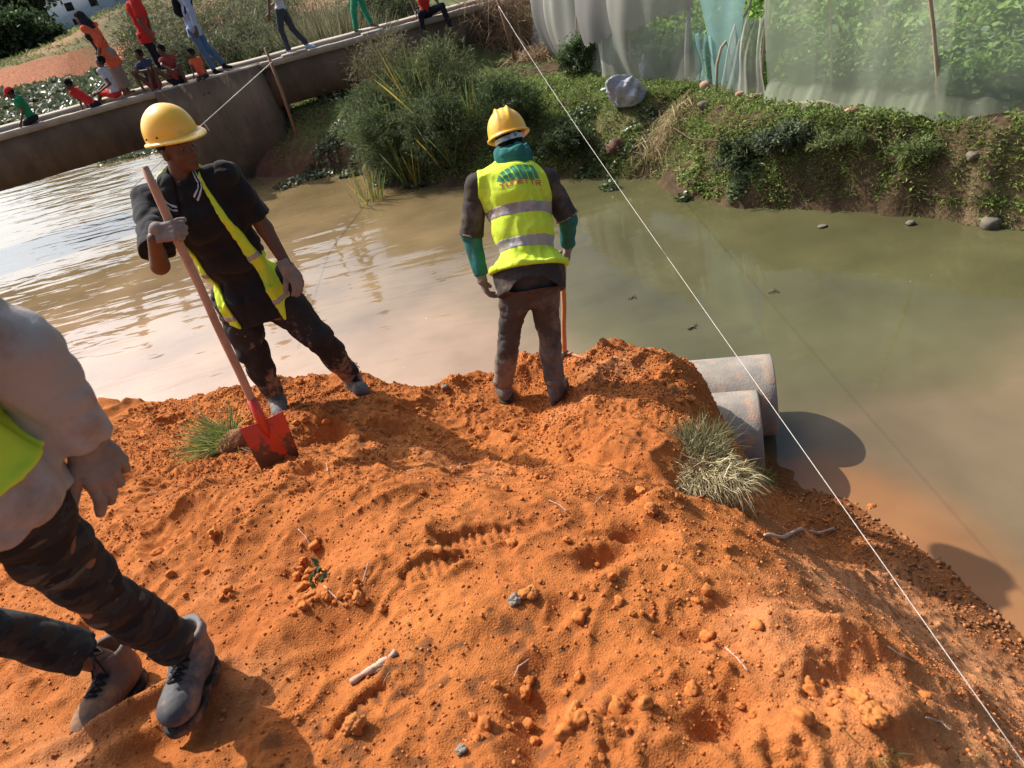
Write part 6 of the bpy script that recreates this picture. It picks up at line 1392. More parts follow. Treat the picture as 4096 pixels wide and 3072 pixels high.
# ================================================================== onlookers on the footbridge
def onp(px, py, dy=.0):
    p = PZ(px, py, DZ+.03); return p
def person_at(label, sc, Y, J, top, bottom, sleeve=1.0, hem=-.12, face=(-1, -.3, -.3), cuff=.02, hs=None, hat=None, skirt=False, shoes=None, e=.014, feet_bare=True, hair=True, h=.011, lat=None, legcut=None):
    Jw = {}
    for k, v in J.items():
        if k in ('latv',): continue
        Jw[k] = A(PY(v[0], v[1], Y+(v[2] if len(v) > 2 else 0)))
    up = nrm(Jw['neck']-Jw['pel']); lt = nrm(A(lat) if lat else A((1, .2, 0))); lt = nrm(lt-up*(lt@up)*.8); Jw['latv'] = lt
    nk = Jw['neck']
    for g, S_ in ((1, 'L'), (-1, 'R')):
        Jw.setdefault('sh'+S_, nk+lt*g*.155*sc-up*.045*sc); Jw.setdefault('hip'+S_, Jw['pel']+lt*g*.085*sc-up*.02*sc)
    Jw['facev'] = A(face)
    hs = hs or .62+.38*sc
    B = Body(Jw, sc, hs, 1.0); J = B.J; root = thing('person', (float(J['pel'][0]), float(J['pel'][1]), DZ), label, 'person')
    def limbs(P, d):
        for S_ in 'LR':
            if 'el'+S_ in J and 'wr'+S_ in J: d = smin(d, B.arm(P, S_), .02)
            if 'kn'+S_ in J: d = smin(d, B.leg(P, S_), .03); d = smin(d, B.foot(P, S_), .015)
        return d
    hp = []
    for S_ in 'LR':
        if 'wr'+S_ in J and 'el'+S_ in J:
            dd = nrm(J['wr'+S_]-J['el'+S_]); n = nrm(np.cross(dd, B.up)+.01); hp.append(hand_prims(J['wr'+S_], dd, n, B.up-dd*(B.up@dd)+.01*n, (20, 25, 15), .95*sc))
    def body(P):
        d = B.torso(P, -.006); d = smin(d, B.neckd(P), .03*sc); d = smin(d, B.head(P), .015); d = limbs(P, d)
        for pr in hp: d = smin(d, hand_sdf(P, pr, .0015, .005), .006)
        return d
    pts = np.array([v for k, v in J.items() if k not in ('latv', 'facev', 'headup')]); lo, hi = pts.min(0)-.2*sc-.06, pts.max(0)+.2*sc+.06
    b = add_part('body', body, lo, hi, .0095 if sc < .8 else h, SKIN2 if int(sc*100) % 2 else SKIN, root)
    arms = [s for s in 'LR' if 'el'+s in J and 'wr'+s in J]
    add_part('shirt', shirt_fn(B, e, hem, sleeve, .018*sc, .010, int(J['pel'][0]*-10) % 17, neck=.075, low=.10 if hem < -.05 else 0, sides=arms or ['L']) if arms else (lambda P: smax(smax(B.torso(P, e, .1), -cut(P, B.at(0)+B.up*hem*sc, B.up), .004), -B.neckd(P, .01), .01)), lo, hi, .010, top, root)
    legs = [s for s in 'LR' if 'kn'+s in J]
    if skirt:
        mid = (J['anL']+J['anR'])/2
        def sk(P):
            d = elli(P, B.at(0.0), B.R, np.array([.165, .12, .14])*sc); q = cone(P, J['pel'], mid+np.array([0, 0, .05]), .15*sc, .15*sc); q = smax(q, cut(P, mid+np.array([0, 0, .07]), nrm(mid-J['pel'])), .005); return smin(d, q, .05)+wrinkle(P, .016, 7, 3, (1, 1, .3))
        add_part('skirt', sk, lo, hi, .010, bottom, root)
    elif bottom is not None:
        def tr(P):
            d = elli(P, B.at(0.0), B.R, np.array([.158, .118, .12])*sc+.008)
            for S_ in legs:
                h_, k_, a_ = J['hip'+S_], J['kn'+S_], J['an'+S_]
                if legcut == 'shorts': dd = nrm(k_-h_); q = smax(cone(P, h_, k_+dd*.03, .088*sc+.014, .072*sc+.012), cut(P, h_*.12+k_*.88, dd), .005)
                else: dd = nrm(a_-k_); q = smax(B.leg(P, S_, .016*sc, .026*sc), cut(P, a_-dd*cuff, dd), .005)
                d = smin(d, q, .03*sc)
            return smax(d, cut(P, B.at(.2), B.up), .005)+wrinkle(P, .010*sc, 10/sc, 5)
        add_part('shorts' if legcut == 'shorts' else 'trousers', tr, lo, hi, .010, bottom, root)
    if hair:
        def hr(P): return smax(smax(B.head(P, .012*hs), cut(P, J['head']+B.hf*.035*hs-B.hu*.01*hs, nrm(B.hf-B.hu*.35)), .008), -cut(P, J['head']-B.hu*.055*hs, B.hu), .006)+.004*vn3(P, 40, 3)
        add_part('hair', hr, J['head']-.2, J['head']+.2, .008, HAIR, root)
    if shoes is not None:
        for S_ in legs:
            def sh(P, S_=S_): return smax(B.foot(P, S_, .009), -cut(P, J['an'+S_]-np.array([0, 0, .9])*0-B.up*0+np.array([0, 0, .015]), np.array([0, 0, -1.])), .004)
            a = J['an'+S_]; add_part('shoe', sh, a-.28, a+.28, .008, shoes, root)
    root['s'] = 0; del root['s']
    return root, B
def fabric(name, c, **kw): return cloth(name, c, tuple(x*.8 for x in c), **kw)
F_green = fabric('green_shirt', (.02, .22, .09)); F_red = fabric('red_shirt', (.55, .035, .03)); F_dark = fabric('dark_cloth', (.02, .02, .028)); F_navy = fabric('navy_cloth', (.045, .055, .10)); F_white = fabric('white_cloth', (.5, .52, .56))
F_orange = fabric('orange_cloth', (.68, .13, .06)); F_jeans = fabric('blue_jeans', (.08, .15, .26)); F_lblue = fabric('pale_blue_shirt', (.36, .43, .62)); F_char = fabric('charcoal_jeans', (.05, .055, .07)); F_greent = fabric('green_trousers', (.03, .26, .15)); F_greyst = fabric('grey_skirt', (.26, .22, .19)); F_maroon = fabric('maroon_cloth', (.28, .05, .045))
YB = lambda px, py=None: PZ(px, py, DZ+.02).y
def Yd(px): # middle of the deck below that pixel column
    x = PY(px, 560-px*.28, 16.6).x; return deckY(x)+.35
# red-capped child
r, B = person_at('child in a red cap and green shirt crouching at the left end of the bridge', .68, Yd(120), dict(head=(40, 372), neck=(62, 392), pel=(128, 470), elR=(92, 442, -.12), wrR=(84, 492, -.15), elL=(110, 440, .1), wrL=(108, 480, .1), knR=(98, 500, -.05), anR=(140, 500, .15), knL=(110, 490, .2), anL=(150, 488, .35), shR=(70, 402, -.12)), F_green, F_dark, .55, -.02, (-.9, -.5, -.25), legcut='shorts', lat=(.35, .95, 0))
def cap(P): J = B.J; h = B.hs; d = smax(B.head(P, .018*h), -cut(P, J['head']+B.hu*.022*h, B.hu), .006); pk = elli(P, J['head']+B.hf*.12*h+B.hu*.03*h, B.HR, np.array([.06, .075, .012])*h); return smin(d, pk, .01)
add_part('cap', cap, B.J['head']-.25, B.J['head']+.25, .008, F_red, r)
person_at('child in a red shirt with blue collar leaning on one arm on the bridge', .66, Yd(330), dict(head=(274, 338), neck=(292, 360), pel=(378, 418), elR=(318, 400, -.08), wrR=(330, 436, -.1), elL=(330, 400, .12), wrL=(350, 425, .15), knR=(400, 446, .1), anR=(440, 425, .3), knL=(410, 436, .2), anL=(450, 420, .4)), F_red, F_dark, .6, -.05, (-.9, -.4, -.2), legcut='shorts', lat=(.35, .95, 0))
person_at('boy in a white shirt and red shorts sitting before the woman in the headscarf', .70, Yd(440), dict(head=(402, 245), neck=(408, 272), pel=(462, 372), elR=(440, 335, -.12), wrR=(398, 368, -.1), elL=(425, 330, .12), wrL=(385, 372, .1), knR=(400, 372, .1), anR=(395, 405, .1), knL=(410, 360, .2), anL=(400, 398, .2)), F_white, F_red, .6, -.02, (-.9, -.4, -.45), legcut='shorts', lat=(.35, .95, 0))
rW, BW = person_at('woman in black headscarf and orange top, leaning forward on the bridge', .97, Yd(500)+.25, dict(head=(322, 72), neck=(350, 98), pel=(432, 215), elR=(398, 160, -.15), wrR=(396, 222, -.12), elL=(385, 150, .15), wrL=(390, 205, .18), knR=(455, 300, .0), anR=(498, 368, .0), knL=(470, 295, .1), anL=(512, 362, .1)), F_orange, F_greyst, 1.4, -.28, (-.85, -.5, -.6), lat=(.4, .9, 0), skirt=True)
def scarf(P):
    J = BW.J; h = BW.hs; d = smax(BW.head(P, .022), cut(P, J['head']+BW.hf*.05, BW.hf), .01); q = cone(P, J['neck']-BW.fwd*.03, BW.at(.15, -.03), .145, .135); q2 = cone(P, J['neck']-BW.fwd*.02, J['shR']-BW.up*.16, .09, .085); return smin(smin(d, q, .06), q2, .04)+wrinkle(P, .010, 9, 3)
add_part('headscarf', scarf, BW.J['neck']-.6, BW.J['neck']+.4, .009, F_dark, rW)
person_at('boy with folded arms resting on his knees, in a dark blue shirt', .74, Yd(590), dict(head=(556, 218), neck=(572, 246), pel=(620, 335), elR=(540, 290, -.2), wrR=(590, 280, -.28), elL=(605, 285, -.12), wrL=(560, 285, -.22), knR=(530, 290, -.12), anR=(580, 366, -.25), knL=(592, 275, -.1), anL=(612, 362, -.2)), F_navy, F_maroon, .6, -.02, (-.6, -.8, -.35), legcut='shorts', lat=(.8, .6, 0))
person_at('boy in a red and black shirt squatting with knees apart on the bridge', .80, Yd(690), dict(head=(645, 200), neck=(664, 228), pel=(716, 325), elR=(650, 262, -.2), wrR=(690, 282, -.28), elL=(718, 270, -.1), wrL=(680, 290, -.26), knR=(618, 275, -.15), anR=(640, 356, -.25), knL=(712, 262, -.1), anL=(752, 340, -.1)), F_maroon, F_dark, .4, -.02, (-.6, -.8, -.4), legcut='shorts', lat=(.8, .6, 0))
person_at('small child in an orange shirt sitting on the bridge edge, legs hanging over', .60, Yd(790)-.1, dict(head=(764, 214), neck=(778, 236), pel=(814, 308), elR=(768, 275, -.12), wrR=(775, 300, -.2), elL=(822, 285, .1), wrL=(838, 312, .05), knR=(792, 318, -.28), anR=(806, 372, -.3), knL=(812, 316, -.28), anL=(826, 366, -.3)), F_orange, F_dark, .5, -.02, (-.7, -.7, -.3), legcut='shorts', lat=(.8, .6, 0))
person_at('man in a long red shirt and dark trousers standing behind the seated boys', 1.0, Yd(620)+.5, dict(head=(495, -45), neck=(518, -8), pel=(580, 138), elR=(560, 85, -.2), wrR=(606, 150, -.2), elL=(590, 80, .1), wrL=(608, 145, .12), knR=(600, 190, -.05), anR=(636, 262, -.05), knL=(610, 185, .1), anL=(655, 255, .1), shR=(535, 15, -.1)), F_red, F_dark, .8, -.16, (-.7, -.6, -.4), lat=(.6, .8, 0), shoes=F_dark)
rj, BJ = person_at('man in a pale blue shirt and jeans striding, with a black backpack', 1.0, Yd(870)+.25, dict(head=(690, -120), neck=(712, -80), pel=(775, 118), elR=(765, 45, -.2), wrR=(785, 118, -.22), elL=(735, 50, .15), wrL=(760, 120, .18), knR=(808, 195, -.1), anR=(858, 280, -.1), knL=(830, 190, .1), anL=(895, 258, .15)), F_lblue, F_jeans, 1.8, -.13, (-.95, -.3, -.2), lat=(.3, .95, 0), shoes=F_dark, hair=True)
M_bag = cloth('black_backpack_cloth', (.012, .012, .016)); bp = thing('backpack', tuple(BJ.at(.6, -.2)), 'black backpack worn on the back of the man in jeans', 'backpack')
cB = BJ.at(.52, -.20, .02)
add_part('bag', lambda P: smin(elli(P, cB, BJ.R, (.15, .095, .24)), elli(P, cB-BJ.fwd*.06-BJ.up*.08, BJ.R, (.11, .05, .12)), .03)+wrinkle(P, .01, 9, 2), cB-.4, cB+.4, .012, M_bag, bp)
add_part('strap', lambda P: np.minimum.reduce([cone(P, BJ.at(.95, -.07, l), BJ.at(.88, .13, l*1.05), .02, .018) for l in (-.1, .1)]+[cone(P, BJ.at(.88, .13, l*1.05), BJ.at(.35, .02, l*1.5), .018, .018) for l in (-.1, .1)]), cB-.5, cB+.5, .009, M_bag, bp)
person_at('person in a white top and charcoal jeans walking left near the wooden stake', .95, Yd(1190)+.1, dict(head=(1060, -145), neck=(1082, -105), pel=(1124, 42), elR=(1075, 0, -.15), wrR=(1076, 55, -.18), elL=(1125, -20, .15), wrL=(1090, 20, .2), knR=(1122, 115, -.1), anR=(1156, 205, -.1), knL=(1168, 112, .1), anL=(1228, 178, .1)), F_white, F_char, .7, -.02, (-.95, -.3, -.2), lat=(.3, .95, 0), shoes=fabric('pale_blue_shoes', (.35, .5, .65)))
person_at('person in loose green trousers walking on the bridge, head out of frame', .95, Yd(1460)+.6, dict(head=(1365, -235), neck=(1382, -195), pel=(1422, -45), elR=(1375, -110, -.15), wrR=(1380, -50, -.18), elL=(1425, -115, .15), wrL=(1440, -50, .2), knR=(1414, 45, -.1), anR=(1424, 118, -.1), knL=(1455, 35, .1), anL=(1485, 95, .1)), F_white, F_greent, .7, -.02, (-.95, -.3, -.2), lat=(.3, .95, 0), cuff=.0)
person_at('person in a red shirt and black trousers sitting bent over at the bridge end', .95, Yd(1720)-.1, dict(head=(1660, -135), neck=(1672, -85), pel=(1705, 48), elR=(1640, -10, -.2), wrR=(1660, 45, -.3), elL=(1745, 0, .0), wrL=(1765, 40, -.15), knR=(1682, 55, -.42), anR=(1692, 125, -.4), knL=(1768, 22, -.3), anL=(1800, 100, -.3)), F_red, F_dark, .7, -.04, (-.3, -.9, -.4), lat=(.95, .2, 0), shoes=F_dark)
m = MB(); p0 = PZ(240, 420, .05); p1 = PZ(330, 385, .05); m.tube([p0, p0.lerp(p1, .5)+Vector((0, 0, .1)), p1], [.09, .11, .07], 8); tag(link('floating_log', m.mesh('floating_log'), M_bark), 'dark log floating among the pond plants behind the bridge', 'log')
# ================================================================== pipes, tufts, clods and twigs on the mound
M_pipe = mat('concrete_pipe', (.34, .29, .24), rough=.85, col2=(.18, .165, .15), scale=5, bump=.8, bscale=60, dirt=(.42, .25, .16), dirt_scale=7, dirt_lo=.52, dirt_hi=.68, bdist=.005, spec=.25, detail=10)
def pipe(end_top, ax, R, ln, label, wall=.055):
    ax = Vector(ax).normalized(); side = ax.cross(Vector((0, 0, 1))).normalized(); up = side.cross(ax); c = Vector(end_top)-up*R; n = 56; V = []; F = []
    prof = [(0, R-wall), (0, R-.008), (-.008, R), (-.06, R), (-ln*.5, R), (-ln, R), (-ln, R-wall), (-ln*.5, R-wall)]
    for k, (x, r) in enumerate(prof):
        for j in range(n):
            a = 2*math.pi*j/n; w = 1+.003*math.sin(a*5+k); V.append(c+ax*x+r*w*(math.cos(a)*side+math.sin(a)*up))
    K = len(prof); F = [(k*n+j, k*n+(j+1) % n, ((k+1) % K)*n+(j+1) % n, ((k+1) % K)*n+j) for k in range(K) for j in range(n)]
    me = mesh_np('drain_pipe', np.array([tuple(v-c) for v in V]), np.array(F), False); import bmesh; bm = bmesh.new(); bm.from_mesh(me); bmesh.ops.recalc_face_normals(bm, faces=bm.faces); bm.to_mesh(me); bm.free()
    for i, poly in enumerate(me.polygons): poly.use_smooth = (i//n) in (2, 3, 4, 7, 5, 6)
    o = link('drain_pipe', me, M_pipe); o.location = c; return tag(o, label, 'pipe')
e1 = PZ(3092, 1442, .66); e2 = PZ(3036, 1592, .62)
pax = (.95, -.31, .03)
pipe(e1, pax, .32, 1.7, 'concrete pipe jutting furthest over the river, farther of the two'); pipe(e2, pax, .31, 1.6, 'concrete pipe half buried in earth behind the dry grass tuft, nearer of the two')
m = MB(); p = e2+Vector((.02, .1, -.33)); m.box(p+Vector((-.05, .12, -.12)), .12, .10, .5, Matrix.Rotation(.2, 3, 'Z'), .01)  # added dark box that plays the pipe end's brown reflection in the water
tag(link('pipe_reflection', m.mesh('pipe_reflection', False), mat('reflection_brown', (.06, .03, .022), rough=.6)), 'dark box added as the brown reflection of a pipe end in the water', 'reflection')
def soil_tuft(name, px, py, n, L, label, seed, cols, w=.004, r0=.1, spread=.8, droop=.5, lean=(0, 0), segs=4, cat='grass tuft', lift=0.0, upz=1.0):
    q = soil_hit(px, py); q.z += lift
    return fan(name, q, n, L, label, cat, seed, cols, w, spread, lean, r0, droop, matl=M_grass, segs=segs, ground=(lambda a, b: soilh(a[None], b[None])[0]+lift), upz=upz)
gg = [(.16, .22, .05), (.22, .27, .07), (.12, .16, .04), (.36, .33, .13)]; dg = [(.40, .33, .17), (.48, .41, .24), (.28, .23, .12), (.56, .49, .31)]; gy = [(.18, .17, .08), (.12, .12, .055), (.26, .23, .12)]
# the rooted sod beside the shovel
q = soil_hit(960, 1800); V, F = rock(41, (.13, .10, .08), 4, .3); mm = MB(); mm.add(V, F); sod = thing('grass_sod', q+Vector((0, 0, .02)), 'green grass sod with torn roots lying beside the red shovel blade', 'grass tuft')
M_sod = mat('root_earth', (.17, .075, .035), rough=.95, col2=(.28, .12, .05), scale=18, bump=1.0, bscale=70, bdist=.01); sub('root_ball', mm.mesh('root_ball'), M_sod, sod)
def tuftpart(name, root, n, L, cols, w, r0, spread, lean, droop, seed, org=(0, 0, 0), upz=1.0, mt=None):
    r = np.random.default_rng(seed); a = r.random(n)*6.283; rr = r0*np.sqrt(r.random(n)); P = np.stack([rr*np.cos(a)+org[0], rr*np.sin(a)+org[1], np.full(n, org[2])+.03*r.random(n)], 1)
    D = np.stack([np.cos(a)*spread*r.random(n)+lean[0]+.42*r.normal(size=n), np.sin(a)*spread*r.random(n)+lean[1]+.42*r.normal(size=n), np.full(n, upz)+.3*r.normal(size=n)], 1); D /= np.linalg.norm(D, axis=1)[:, None]
    V, F, C = blades(P, D, L*(.2+1.05*r.random(n)**1.4), w*(.5+.8*r.random(n)), droop*(.1+1.7*r.random(n)), mixcol(n, r, cols, .25), 4, seed); return sub(name, mesh_np(name, V, F, False, C), mt or M_grass, root)
tuftpart('blades', sod, 620, .27, gg, .0052, .09, .9, (-.75, .25), .25, 1, (-.07, .02, .02), .55); tuftpart('roots', sod, 420, .17, [(.30, .17, .09), (.42, .27, .16), (.2, .1, .05)], .003, .08, .7, (.9, -.35), .5, 2, (.05, -.03, 0), .25, M_dry)
# the dry tuft in front of the pipes
q = soil_hit(2790, 1880); tf = thing('grass_sod', q, 'big dry straw-coloured grass clump lying in front of the nearer pipe', 'grass tuft'); V, F = rock(43, (.17, .13, .06), 4, .3); mm = MB(); mm.add(V, F); sub('root_ball', mm.mesh('root_ball'), M_sod, tf)
tuftpart('dead_blades', tf, 1500, .13, dg, .0042, .16, 1.2, (-.1, -.35), .55, 3, (0, -.05, .03), .5, M_dry); tuftpart('grey_blades', tf, 900, .17, gy, .004, .12, .8, (.2, .2), .35, 4, (.05, .10, .03), .8); tuftpart('dead_blades', tf, 700, .12, dg, .004, .10, 1.2, (.3, -.5), .6, 5, (.12, -.12, 0), .35, M_dry)
soil_tuft('grass_tuft', 3030, 1900, 90, .16, 'sprig of green grass at the foot of the nearer pipe', 6, gg, .006, .05, .9, .4, (.3, 0))
for k, (px, py, n, L, lb, cl) in enumerate([(590, 1975, 60, .07, 'wispy pale tuft near the gloved hand of the striding person', dg), (1600, 2620, 90, .12, 'dry grass wisps at the upper end of the bleached root', dg), (1890, 2650, 45, .07, 'thin green sprig right of the bleached root', gg), (1360, 2740, 24, .05, 'tiny green blades left of the bleached root', gg), (3480, 2960, 60, .10, 'sparse green grass near the lower right corner', gg), (3800, 3030, 70, .10, 'green grass sprigs at the bottom right edge', gg), (3900, 2700, 40, .08, 'short green blades under the string at the right', gg), (1820, 1880, 26, .07, 'small pale sprig on the rim of the shaded hollow', dg), (2680, 2260, 24, .05, 'tiny dark green seedling on the right slope', gg)]):
    soil_tuft('grass_tuft', px, py, n, L, lb, 20+k, cl, .0028, .035, 1.3, .5)
# weeds at the crest
def weed(px, py, h, n, label, seed, cols):
    q = soil_hit(px, py); t = thing('weed', q, label, 'weed'); r = np.random.default_rng(seed); m = MB(); P = []; D = []
    for s in range(3):
        tip = np.array([r.normal()*.04, r.normal()*.03, h*(1-.25*s)]); m.tube([(0, 0, -.02), tuple(float(v) for v in tip*.5+r.normal(size=3)*.006), tuple(float(v) for v in tip)], [.0028, .0022, .0012], 5)
        for k in range(n): t_ = .35+.65*k/n; P.append(tip*t_); D.append(rdir(1, r, .3)[0])
    sub('stem', m.mesh('stem'), M_bark, t); P = np.array(P); V, F, C = leaves(P, np.array(D), rdir(len(P), r, 1.2), .035, .016, mixcol(len(P), r, cols)); sub('leaves', mesh_np('leaves', V, F, False, C), M_leaf, t)
weed(1705, 1475, .17, 9, 'leafy green weed standing on the crest between the two workers', 61, [(.10, .14, .05), (.16, .18, .07)]); weed(1770, 1470, .09, 5, 'smaller reddish weed on the crest, right of the leafy one', 62, [(.16, .09, .05), (.12, .12, .05)])
weed(1260, 2345, .05, 5, 'dark green leafy sprig lying by the little clod heap', 63, [(.05, .10, .04), (.08, .13, .05)])
# roots and twigs
M_twig = mat('bleached_root', (.52, .38, .30), rough=.9, col2=(.36, .24, .18), scale=20, bump=.5, bscale=80, bdist=.003); M_otwig = mat('earthy_root', (.46, .22, .11), rough=.9, col2=(.34, .15, .08), scale=20, bump=.4, bscale=60)
def twig(pxs, rad, label, mt, lift=.01, cat='root'):
    P = [soil_hit(a, b)+Vector((0, 0, lift+(c if len(t) > 2 else 0))) for t in pxs for a, b, c in [(t+(0,))[:3]]]; Q = []
    for i in range(len(P)-1):
        for j in range(4): Q.append(P[i].lerp(P[i+1], j/4)+Vector((random.uniform(-1, 1), random.uniform(-1, 1), 0))*rad*.3)
    Q.append(P[-1]); n = len(Q); m = MB(); m.tube(Q, [rad*(.75+.35*math.sin(i*1.7)*.6+.25*(1-abs(2*i/(n-1)-1))) for i in range(n)], 8); return tag(link('root', m.mesh('root'), mt), label, cat)
twig([(1410, 2740), (1480, 2700), (1530, 2665), (1590, 2620)], .011, 'thick bleached root lying in the middle foreground', M_twig, .012)
twig([(3060, 2148), (3130, 2158), (3200, 2125), (3270, 2140), (3335, 2122)], .0095, 'wavy pale root on the shaded right slope', M_twig, .014)
twig([(1880, 1490), (1895, 1455), (1912, 1428)], .010, 'stubby reddish root poking out of the crest left of the bending worker', M_otwig, .01); twig([(2215, 1450), (2280, 1420), (2350, 1440)], .013, 'curved earth-coated root at the crest right of the bending worker', M_otwig, .01)
for k, (a, b_, c) in enumerate([((1300, 2350), (1345, 2400), (1390, 2440)), ((1480, 2260), (1465, 2300), (1455, 2340)), ((1630, 1890), (1680, 1880), (1715, 1855)), ((1830, 1890), (1845, 1860), (1895, 1850)), ((2200, 2010), (2240, 2030), (2270, 2060)), ((3350, 2360), (3420, 2375), (3480, 2390)), ((2640, 1600), (2690, 1570), (2745, 1565)), ((1310, 1860), (1312, 1880), (1315, 1900)), ((2380, 2020), (2400, 2000), (2420, 1985)), ((2900, 2600), (2950, 2640), (2990, 2700)), ((3550, 2600), (3600, 2640), (3660, 2660)), ((2060, 2720), (2080, 2690), (2120, 2650)), ((3700, 2880), (3760, 2900), (3800, 2940)), ((1200, 2130), (1230, 2160), (1250, 2200))]):
    o = twig([a, b_, c], .0022, ['leafless twig running down from the green sprig', 'twig standing left of the upper boot print', 'pale straw on the rim of the shaded hollow', 'curved hooked twig on the rim of the hollow', 'short twig below the rim, right of centre', 'thin twig just under the wavy pale root', 'bent grass stalk beside the farther pipe', 'tiny upright splinter left of the dug hollow', 'short pale splinter at the end of the ridge', 'slanting twig in the lower right, left of the string', 'thin twig on the right slope near the string', 'thin twig low in the centre foreground', 'pale twig near the lower right corner', 'fine twig on the bare slope left of the boot prints'][k], M_twig if k % 2 else M_dry_t if False else M_twig, .008, 'twig'); o.name = 'twig'; o['group'] = 'thin twigs strewn on the mound'
# big clods seen one by one
M_clod = mat('soil_clod', (.52, .19, .055), rough=.95, col2=(.40, .135, .04), scale=14, bump=.9, bscale=90, spec=.06, bdist=.006); M_grey = mat('grey_pebble', (.27, .22, .17), rough=.85, col2=(.18, .16, .15), scale=20, bump=.4, bscale=60)
named = [(2600, 2050, .05, 'rounded orange clod lying alone right of the ridge, casting a round shadow', 0), (3480, 2040, .06, 'biggest dark clod sitting at the right waterline', 0), (860, 2140, .035, 'reddish clod on the left slope below the grass sod', 0), (1200, 1530, .035, 'orange clod at the crest between the legs of the worker in black', 0), (1420, 2920, .05, 'large buried clod near the bottom, right of the striding boots', 0), (1440, 2410, .03, 'largest clod of the little heap left of the boot prints', 0), (2290, 2860, .03, 'angular tan clod near the bottom centre', 0), (1850, 3010, .02, 'grey pebble near the bottom, left of centre', 1), (2560, 1970, .045, 'lumpy clod in the hollow right of the ridge', 0),
    (3450, 2820, .045, 'pale clod below the right end of the slope', 0), (3480, 2880, .035, 'second clod just below the pale one near the string', 0), (2760, 1600, .035, 'dark clod resting on top of the nearer pipe', 0), (2690, 1560, .05, 'clod wedged against the farther pipe', 0), (2720, 1610, .03, 'small clod between clods at the pipe mouth', 0), (1380, 1560, .02, 'tiny clod', 0), (1780, 1555, .028, 'brownish stone on the crest left of the bending worker', 1), (2120, 2380, .03, 'smooth clod right of the lower boot print', 0), (2060, 2410, .022, 'grey-topped clod below the smooth one', 1)]
rc = random.Random(3)
for k, (px, py, s, lb, g) in enumerate(named):
    if lb == 'tiny clod': continue
    q = soil_hit(px, py); s *= .8 if s < .045 else .62; V, F = rock(900+k, (s, s*rc.uniform(.7, .95), s*rc.uniform(.55, .75)), 4, .5); V = V+.12*s*vn3(V, 3/s*.35, k)[:, None]*nrm(V)*3 if False else V
    mm = MB(); mm.add(V, F); o = link('soil_clod' if not g else 'pebble', mm.mesh('soil_clod'), M_grey if g else M_clod); o.location = q+Vector((0, 0, s*.35)); o.rotation_euler = (0, 0, rc.random()*6); tag(o, lb, 'clod' if not g else 'pebble')
protoc = []; M_cl2 = mat('small_soil_clod', (.50, .175, .048), rough=.95, col2=(.38, .12, .034), scale=2.5, spec=.05)
for k in range(7):
    V, F = rock(950+k, (1, .85, .68), 3, .5); mm = MB(); mm.add(V, F); me = mm.mesh('soil_clod'); me.materials.append(M_cl2); protoc.append(me)
zones = [(2830, 1500, 60, 60), (2850, 1600, 70, 60), (1380, 2400, 130, 80), (1250, 2300, 150, 150), (2100, 1720, 260, 60), (1900, 1560, 260, 60), (2480, 1480, 150, 60), (2650, 1540, 60, 50), (3300, 2080, 160, 60), (2350, 2400, 200, 120), (3300, 2800, 350, 160), (1100, 1700, 200, 60), (1500, 1600, 200, 60), (900, 2350, 400, 300), (1700, 2150, 500, 250), (2700, 2400, 400, 300), (2200, 2850, 500, 150), (700, 1650, 250, 50), (2050, 1890, 200, 40)]
cnt = 0
while cnt < 260:
    z = rc.choice(zones); px, py = rc.gauss(z[0], z[2]*.6), rc.gauss(z[1], z[3]*.6)
    if not (0 < px < 4096 and 1480 < py < 3072): continue
    q = soil_hit(px, py)
    if q.z < .06 or poly_sd(np.array([[q.x]]), np.array([[q.y]]), mpoly)[0, 0] > -.03: continue
    s = .008+.016*rc.random()**2.2; o = bpy.data.objects.new('soil_clod', protoc[cnt % 7]); COL.objects.link(o); o.location = q+Vector((0, 0, s*.25)); o.scale = (s, s, s); o.rotation_euler = (rc.random(), rc.random(), rc.random()*6)
    tag(o, 'small orange soil clod scattered on the loose earth of the mound', 'clod', 'small soil clods on the mound'); cnt += 1
# countless crumbs
n = 60000; r = np.random.default_rng(77); PX = r.random(n*2)*4700-300; PYy = 1420+(3300-1420)*r.random(n*2)**.9
# sample in the world, denser where the picture is close
X = -2.9+5.4*r.random(n*3); Y = .75+4.2*r.random(n*3)**1.0; w = .25+.75*sstep(-.1, .5, fbm2(X, Y, 1.8, 3, .6, 33)+.2*sstep(2.5, 3.5, Y)); keep = r.random(len(X)) < w; X = X[keep][:n]; Y = Y[keep][:n]
Zs = soilh(X[None], Y[None])[0]; sdm = poly_sd(X, Y, mpoly); ok = (Zs > .03) & (sdm < -.01); X, Y, Zs = X[ok], Y[ok], Zs[ok]; k = len(X)
ic = np.array([(0, 0, 1), (.9, 0, .1), (.25, .85, .15), (-.75, .5, .05), (-.7, -.55, .1), (.3, -.85, .1), (0, 0, -.7)]); fc = np.array([(0, 1, 2), (0, 2, 3), (0, 3, 4), (0, 4, 5), (0, 5, 1), (6, 2, 1), (6, 3, 2), (6, 4, 3), (6, 5, 4), (6, 1, 5)])
s = (.0022+.0055*r.random(k)**2.5)*(.75+.35*np.clip(Y/2, .5, 2)); a = r.random(k)*6.283; ca, sa = np.cos(a), np.sin(a); J_ = ic[None]*(1+.25*r.normal(size=(k, 7, 1)))
V = np.stack([X[:, None]+s[:, None]*(J_[..., 0]*ca[:, None]-J_[..., 1]*sa[:, None]), Y[:, None]+s[:, None]*(J_[..., 0]*sa[:, None]+J_[..., 1]*ca[:, None]), Zs[:, None]+s[:, None]*(J_[..., 2]*.8+.25)], -1)
C = np.repeat(mixcol(k, r, [(.48, .16, .045), (.38, .11, .032), (.56, .22, .08), (.30, .09, .03)], .12)[:, None], 7, 1)
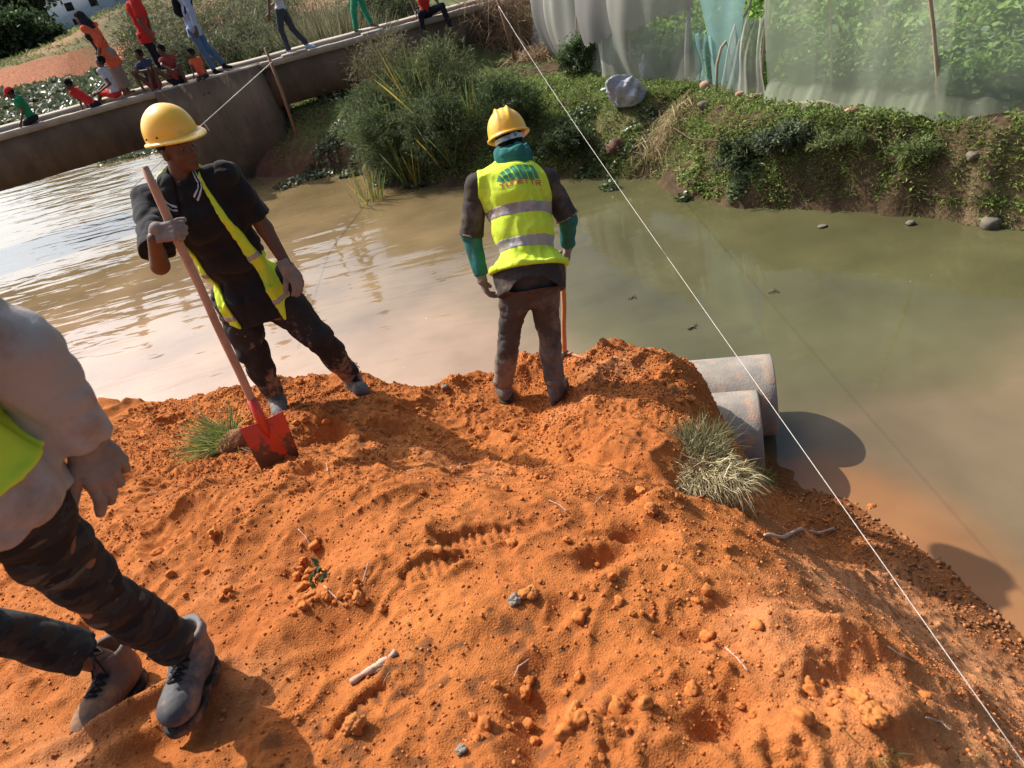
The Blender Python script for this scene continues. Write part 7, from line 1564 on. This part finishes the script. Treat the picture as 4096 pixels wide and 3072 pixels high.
o = link('soil_crumbs', mesh_np('soil_crumbs', V.reshape(-1, 3), (np.arange(k)[:, None, None]*7+fc[None]).reshape(-1, 3), False, C.reshape(-1, 3)), mat('soil_crumb', (.4, .15, .05), rough=.95, attr=True, scale=30, amount=.1, spec=.05)); tag(o, 'countless fine crumbs of orange earth over the mound', 'soil crumbs', None, 'stuff')
# coarse wet gravel along the right waterline
r = np.random.default_rng(99); lp = [PZ(a, b, 0) for a, b in [(3250, 1960), (3400, 2030), (3560, 2110), (3700, 2200), (3800, 2300), (3950, 2430), (4096, 2560), (4300, 2750)]]
kk = r.integers(0, len(lp)-1, 1500); tt = r.random(1500); X = np.array([lp[a].x*(1-t)+lp[a+1].x*t for a, t in zip(kk, tt)])-.08+.20*r.normal(size=1500); Y = np.array([lp[a].y*(1-t)+lp[a+1].y*t for a, t in zip(kk, tt)])+.12*r.normal(size=1500)
Zs = soilh(X[None], Y[None])[0]; ok = Zs > -.03; X, Y, Zs = X[ok], Y[ok], Zs[ok]; k = len(X); s = (.004+.018*r.random(k)**4); a = r.random(k)*6.283; ca, sa = np.cos(a), np.sin(a); J_ = ic[None]*(1+.25*r.normal(size=(k, 7, 1)))
V = np.stack([X[:, None]+s[:, None]*(J_[..., 0]*ca[:, None]-J_[..., 1]*sa[:, None]), Y[:, None]+s[:, None]*(J_[..., 0]*sa[:, None]+J_[..., 1]*ca[:, None]), Zs[:, None]+s[:, None]*(J_[..., 2]*.7+.3)], -1)
C = np.repeat(mixcol(k, r, [(.34, .14, .055), (.40, .18, .08), (.22, .09, .04), (.26, .13, .07)], .12)[:, None], 7, 1)
o = link('shore_gravel', mesh_np('shore_gravel', V.reshape(-1, 3), (np.arange(k)[:, None, None]*7+fc[None]).reshape(-1, 3), False, C.reshape(-1, 3)), bpy.data.materials['soil_crumb']); tag(o, 'wet gravel and lumps along the right waterline of the mound', 'gravel', None, 'stuff')
# floating bits on the river
for k, (px, py, lb) in enumerate([(2770, 1308, 'dark floating debris off the crest of the mound, near the string'), (2530, 1190, 'small dark debris floating nearer the far bank'), (3090, 1168, 'lone speck of debris floating right of the string')]):
    p = PZ(px, py, .006); mm = MB()
    for j in range(5): mm.tube([p+Vector((rc.uniform(-.06, .06), rc.uniform(-.04, .04), 0)), p+Vector((rc.uniform(-.07, .07), rc.uniform(-.05, .05), .01))], .006 if k < 1 else .004, 5)
    tag(link('floating_debris', mm.mesh('floating_debris'), M_bark), lb, 'debris')
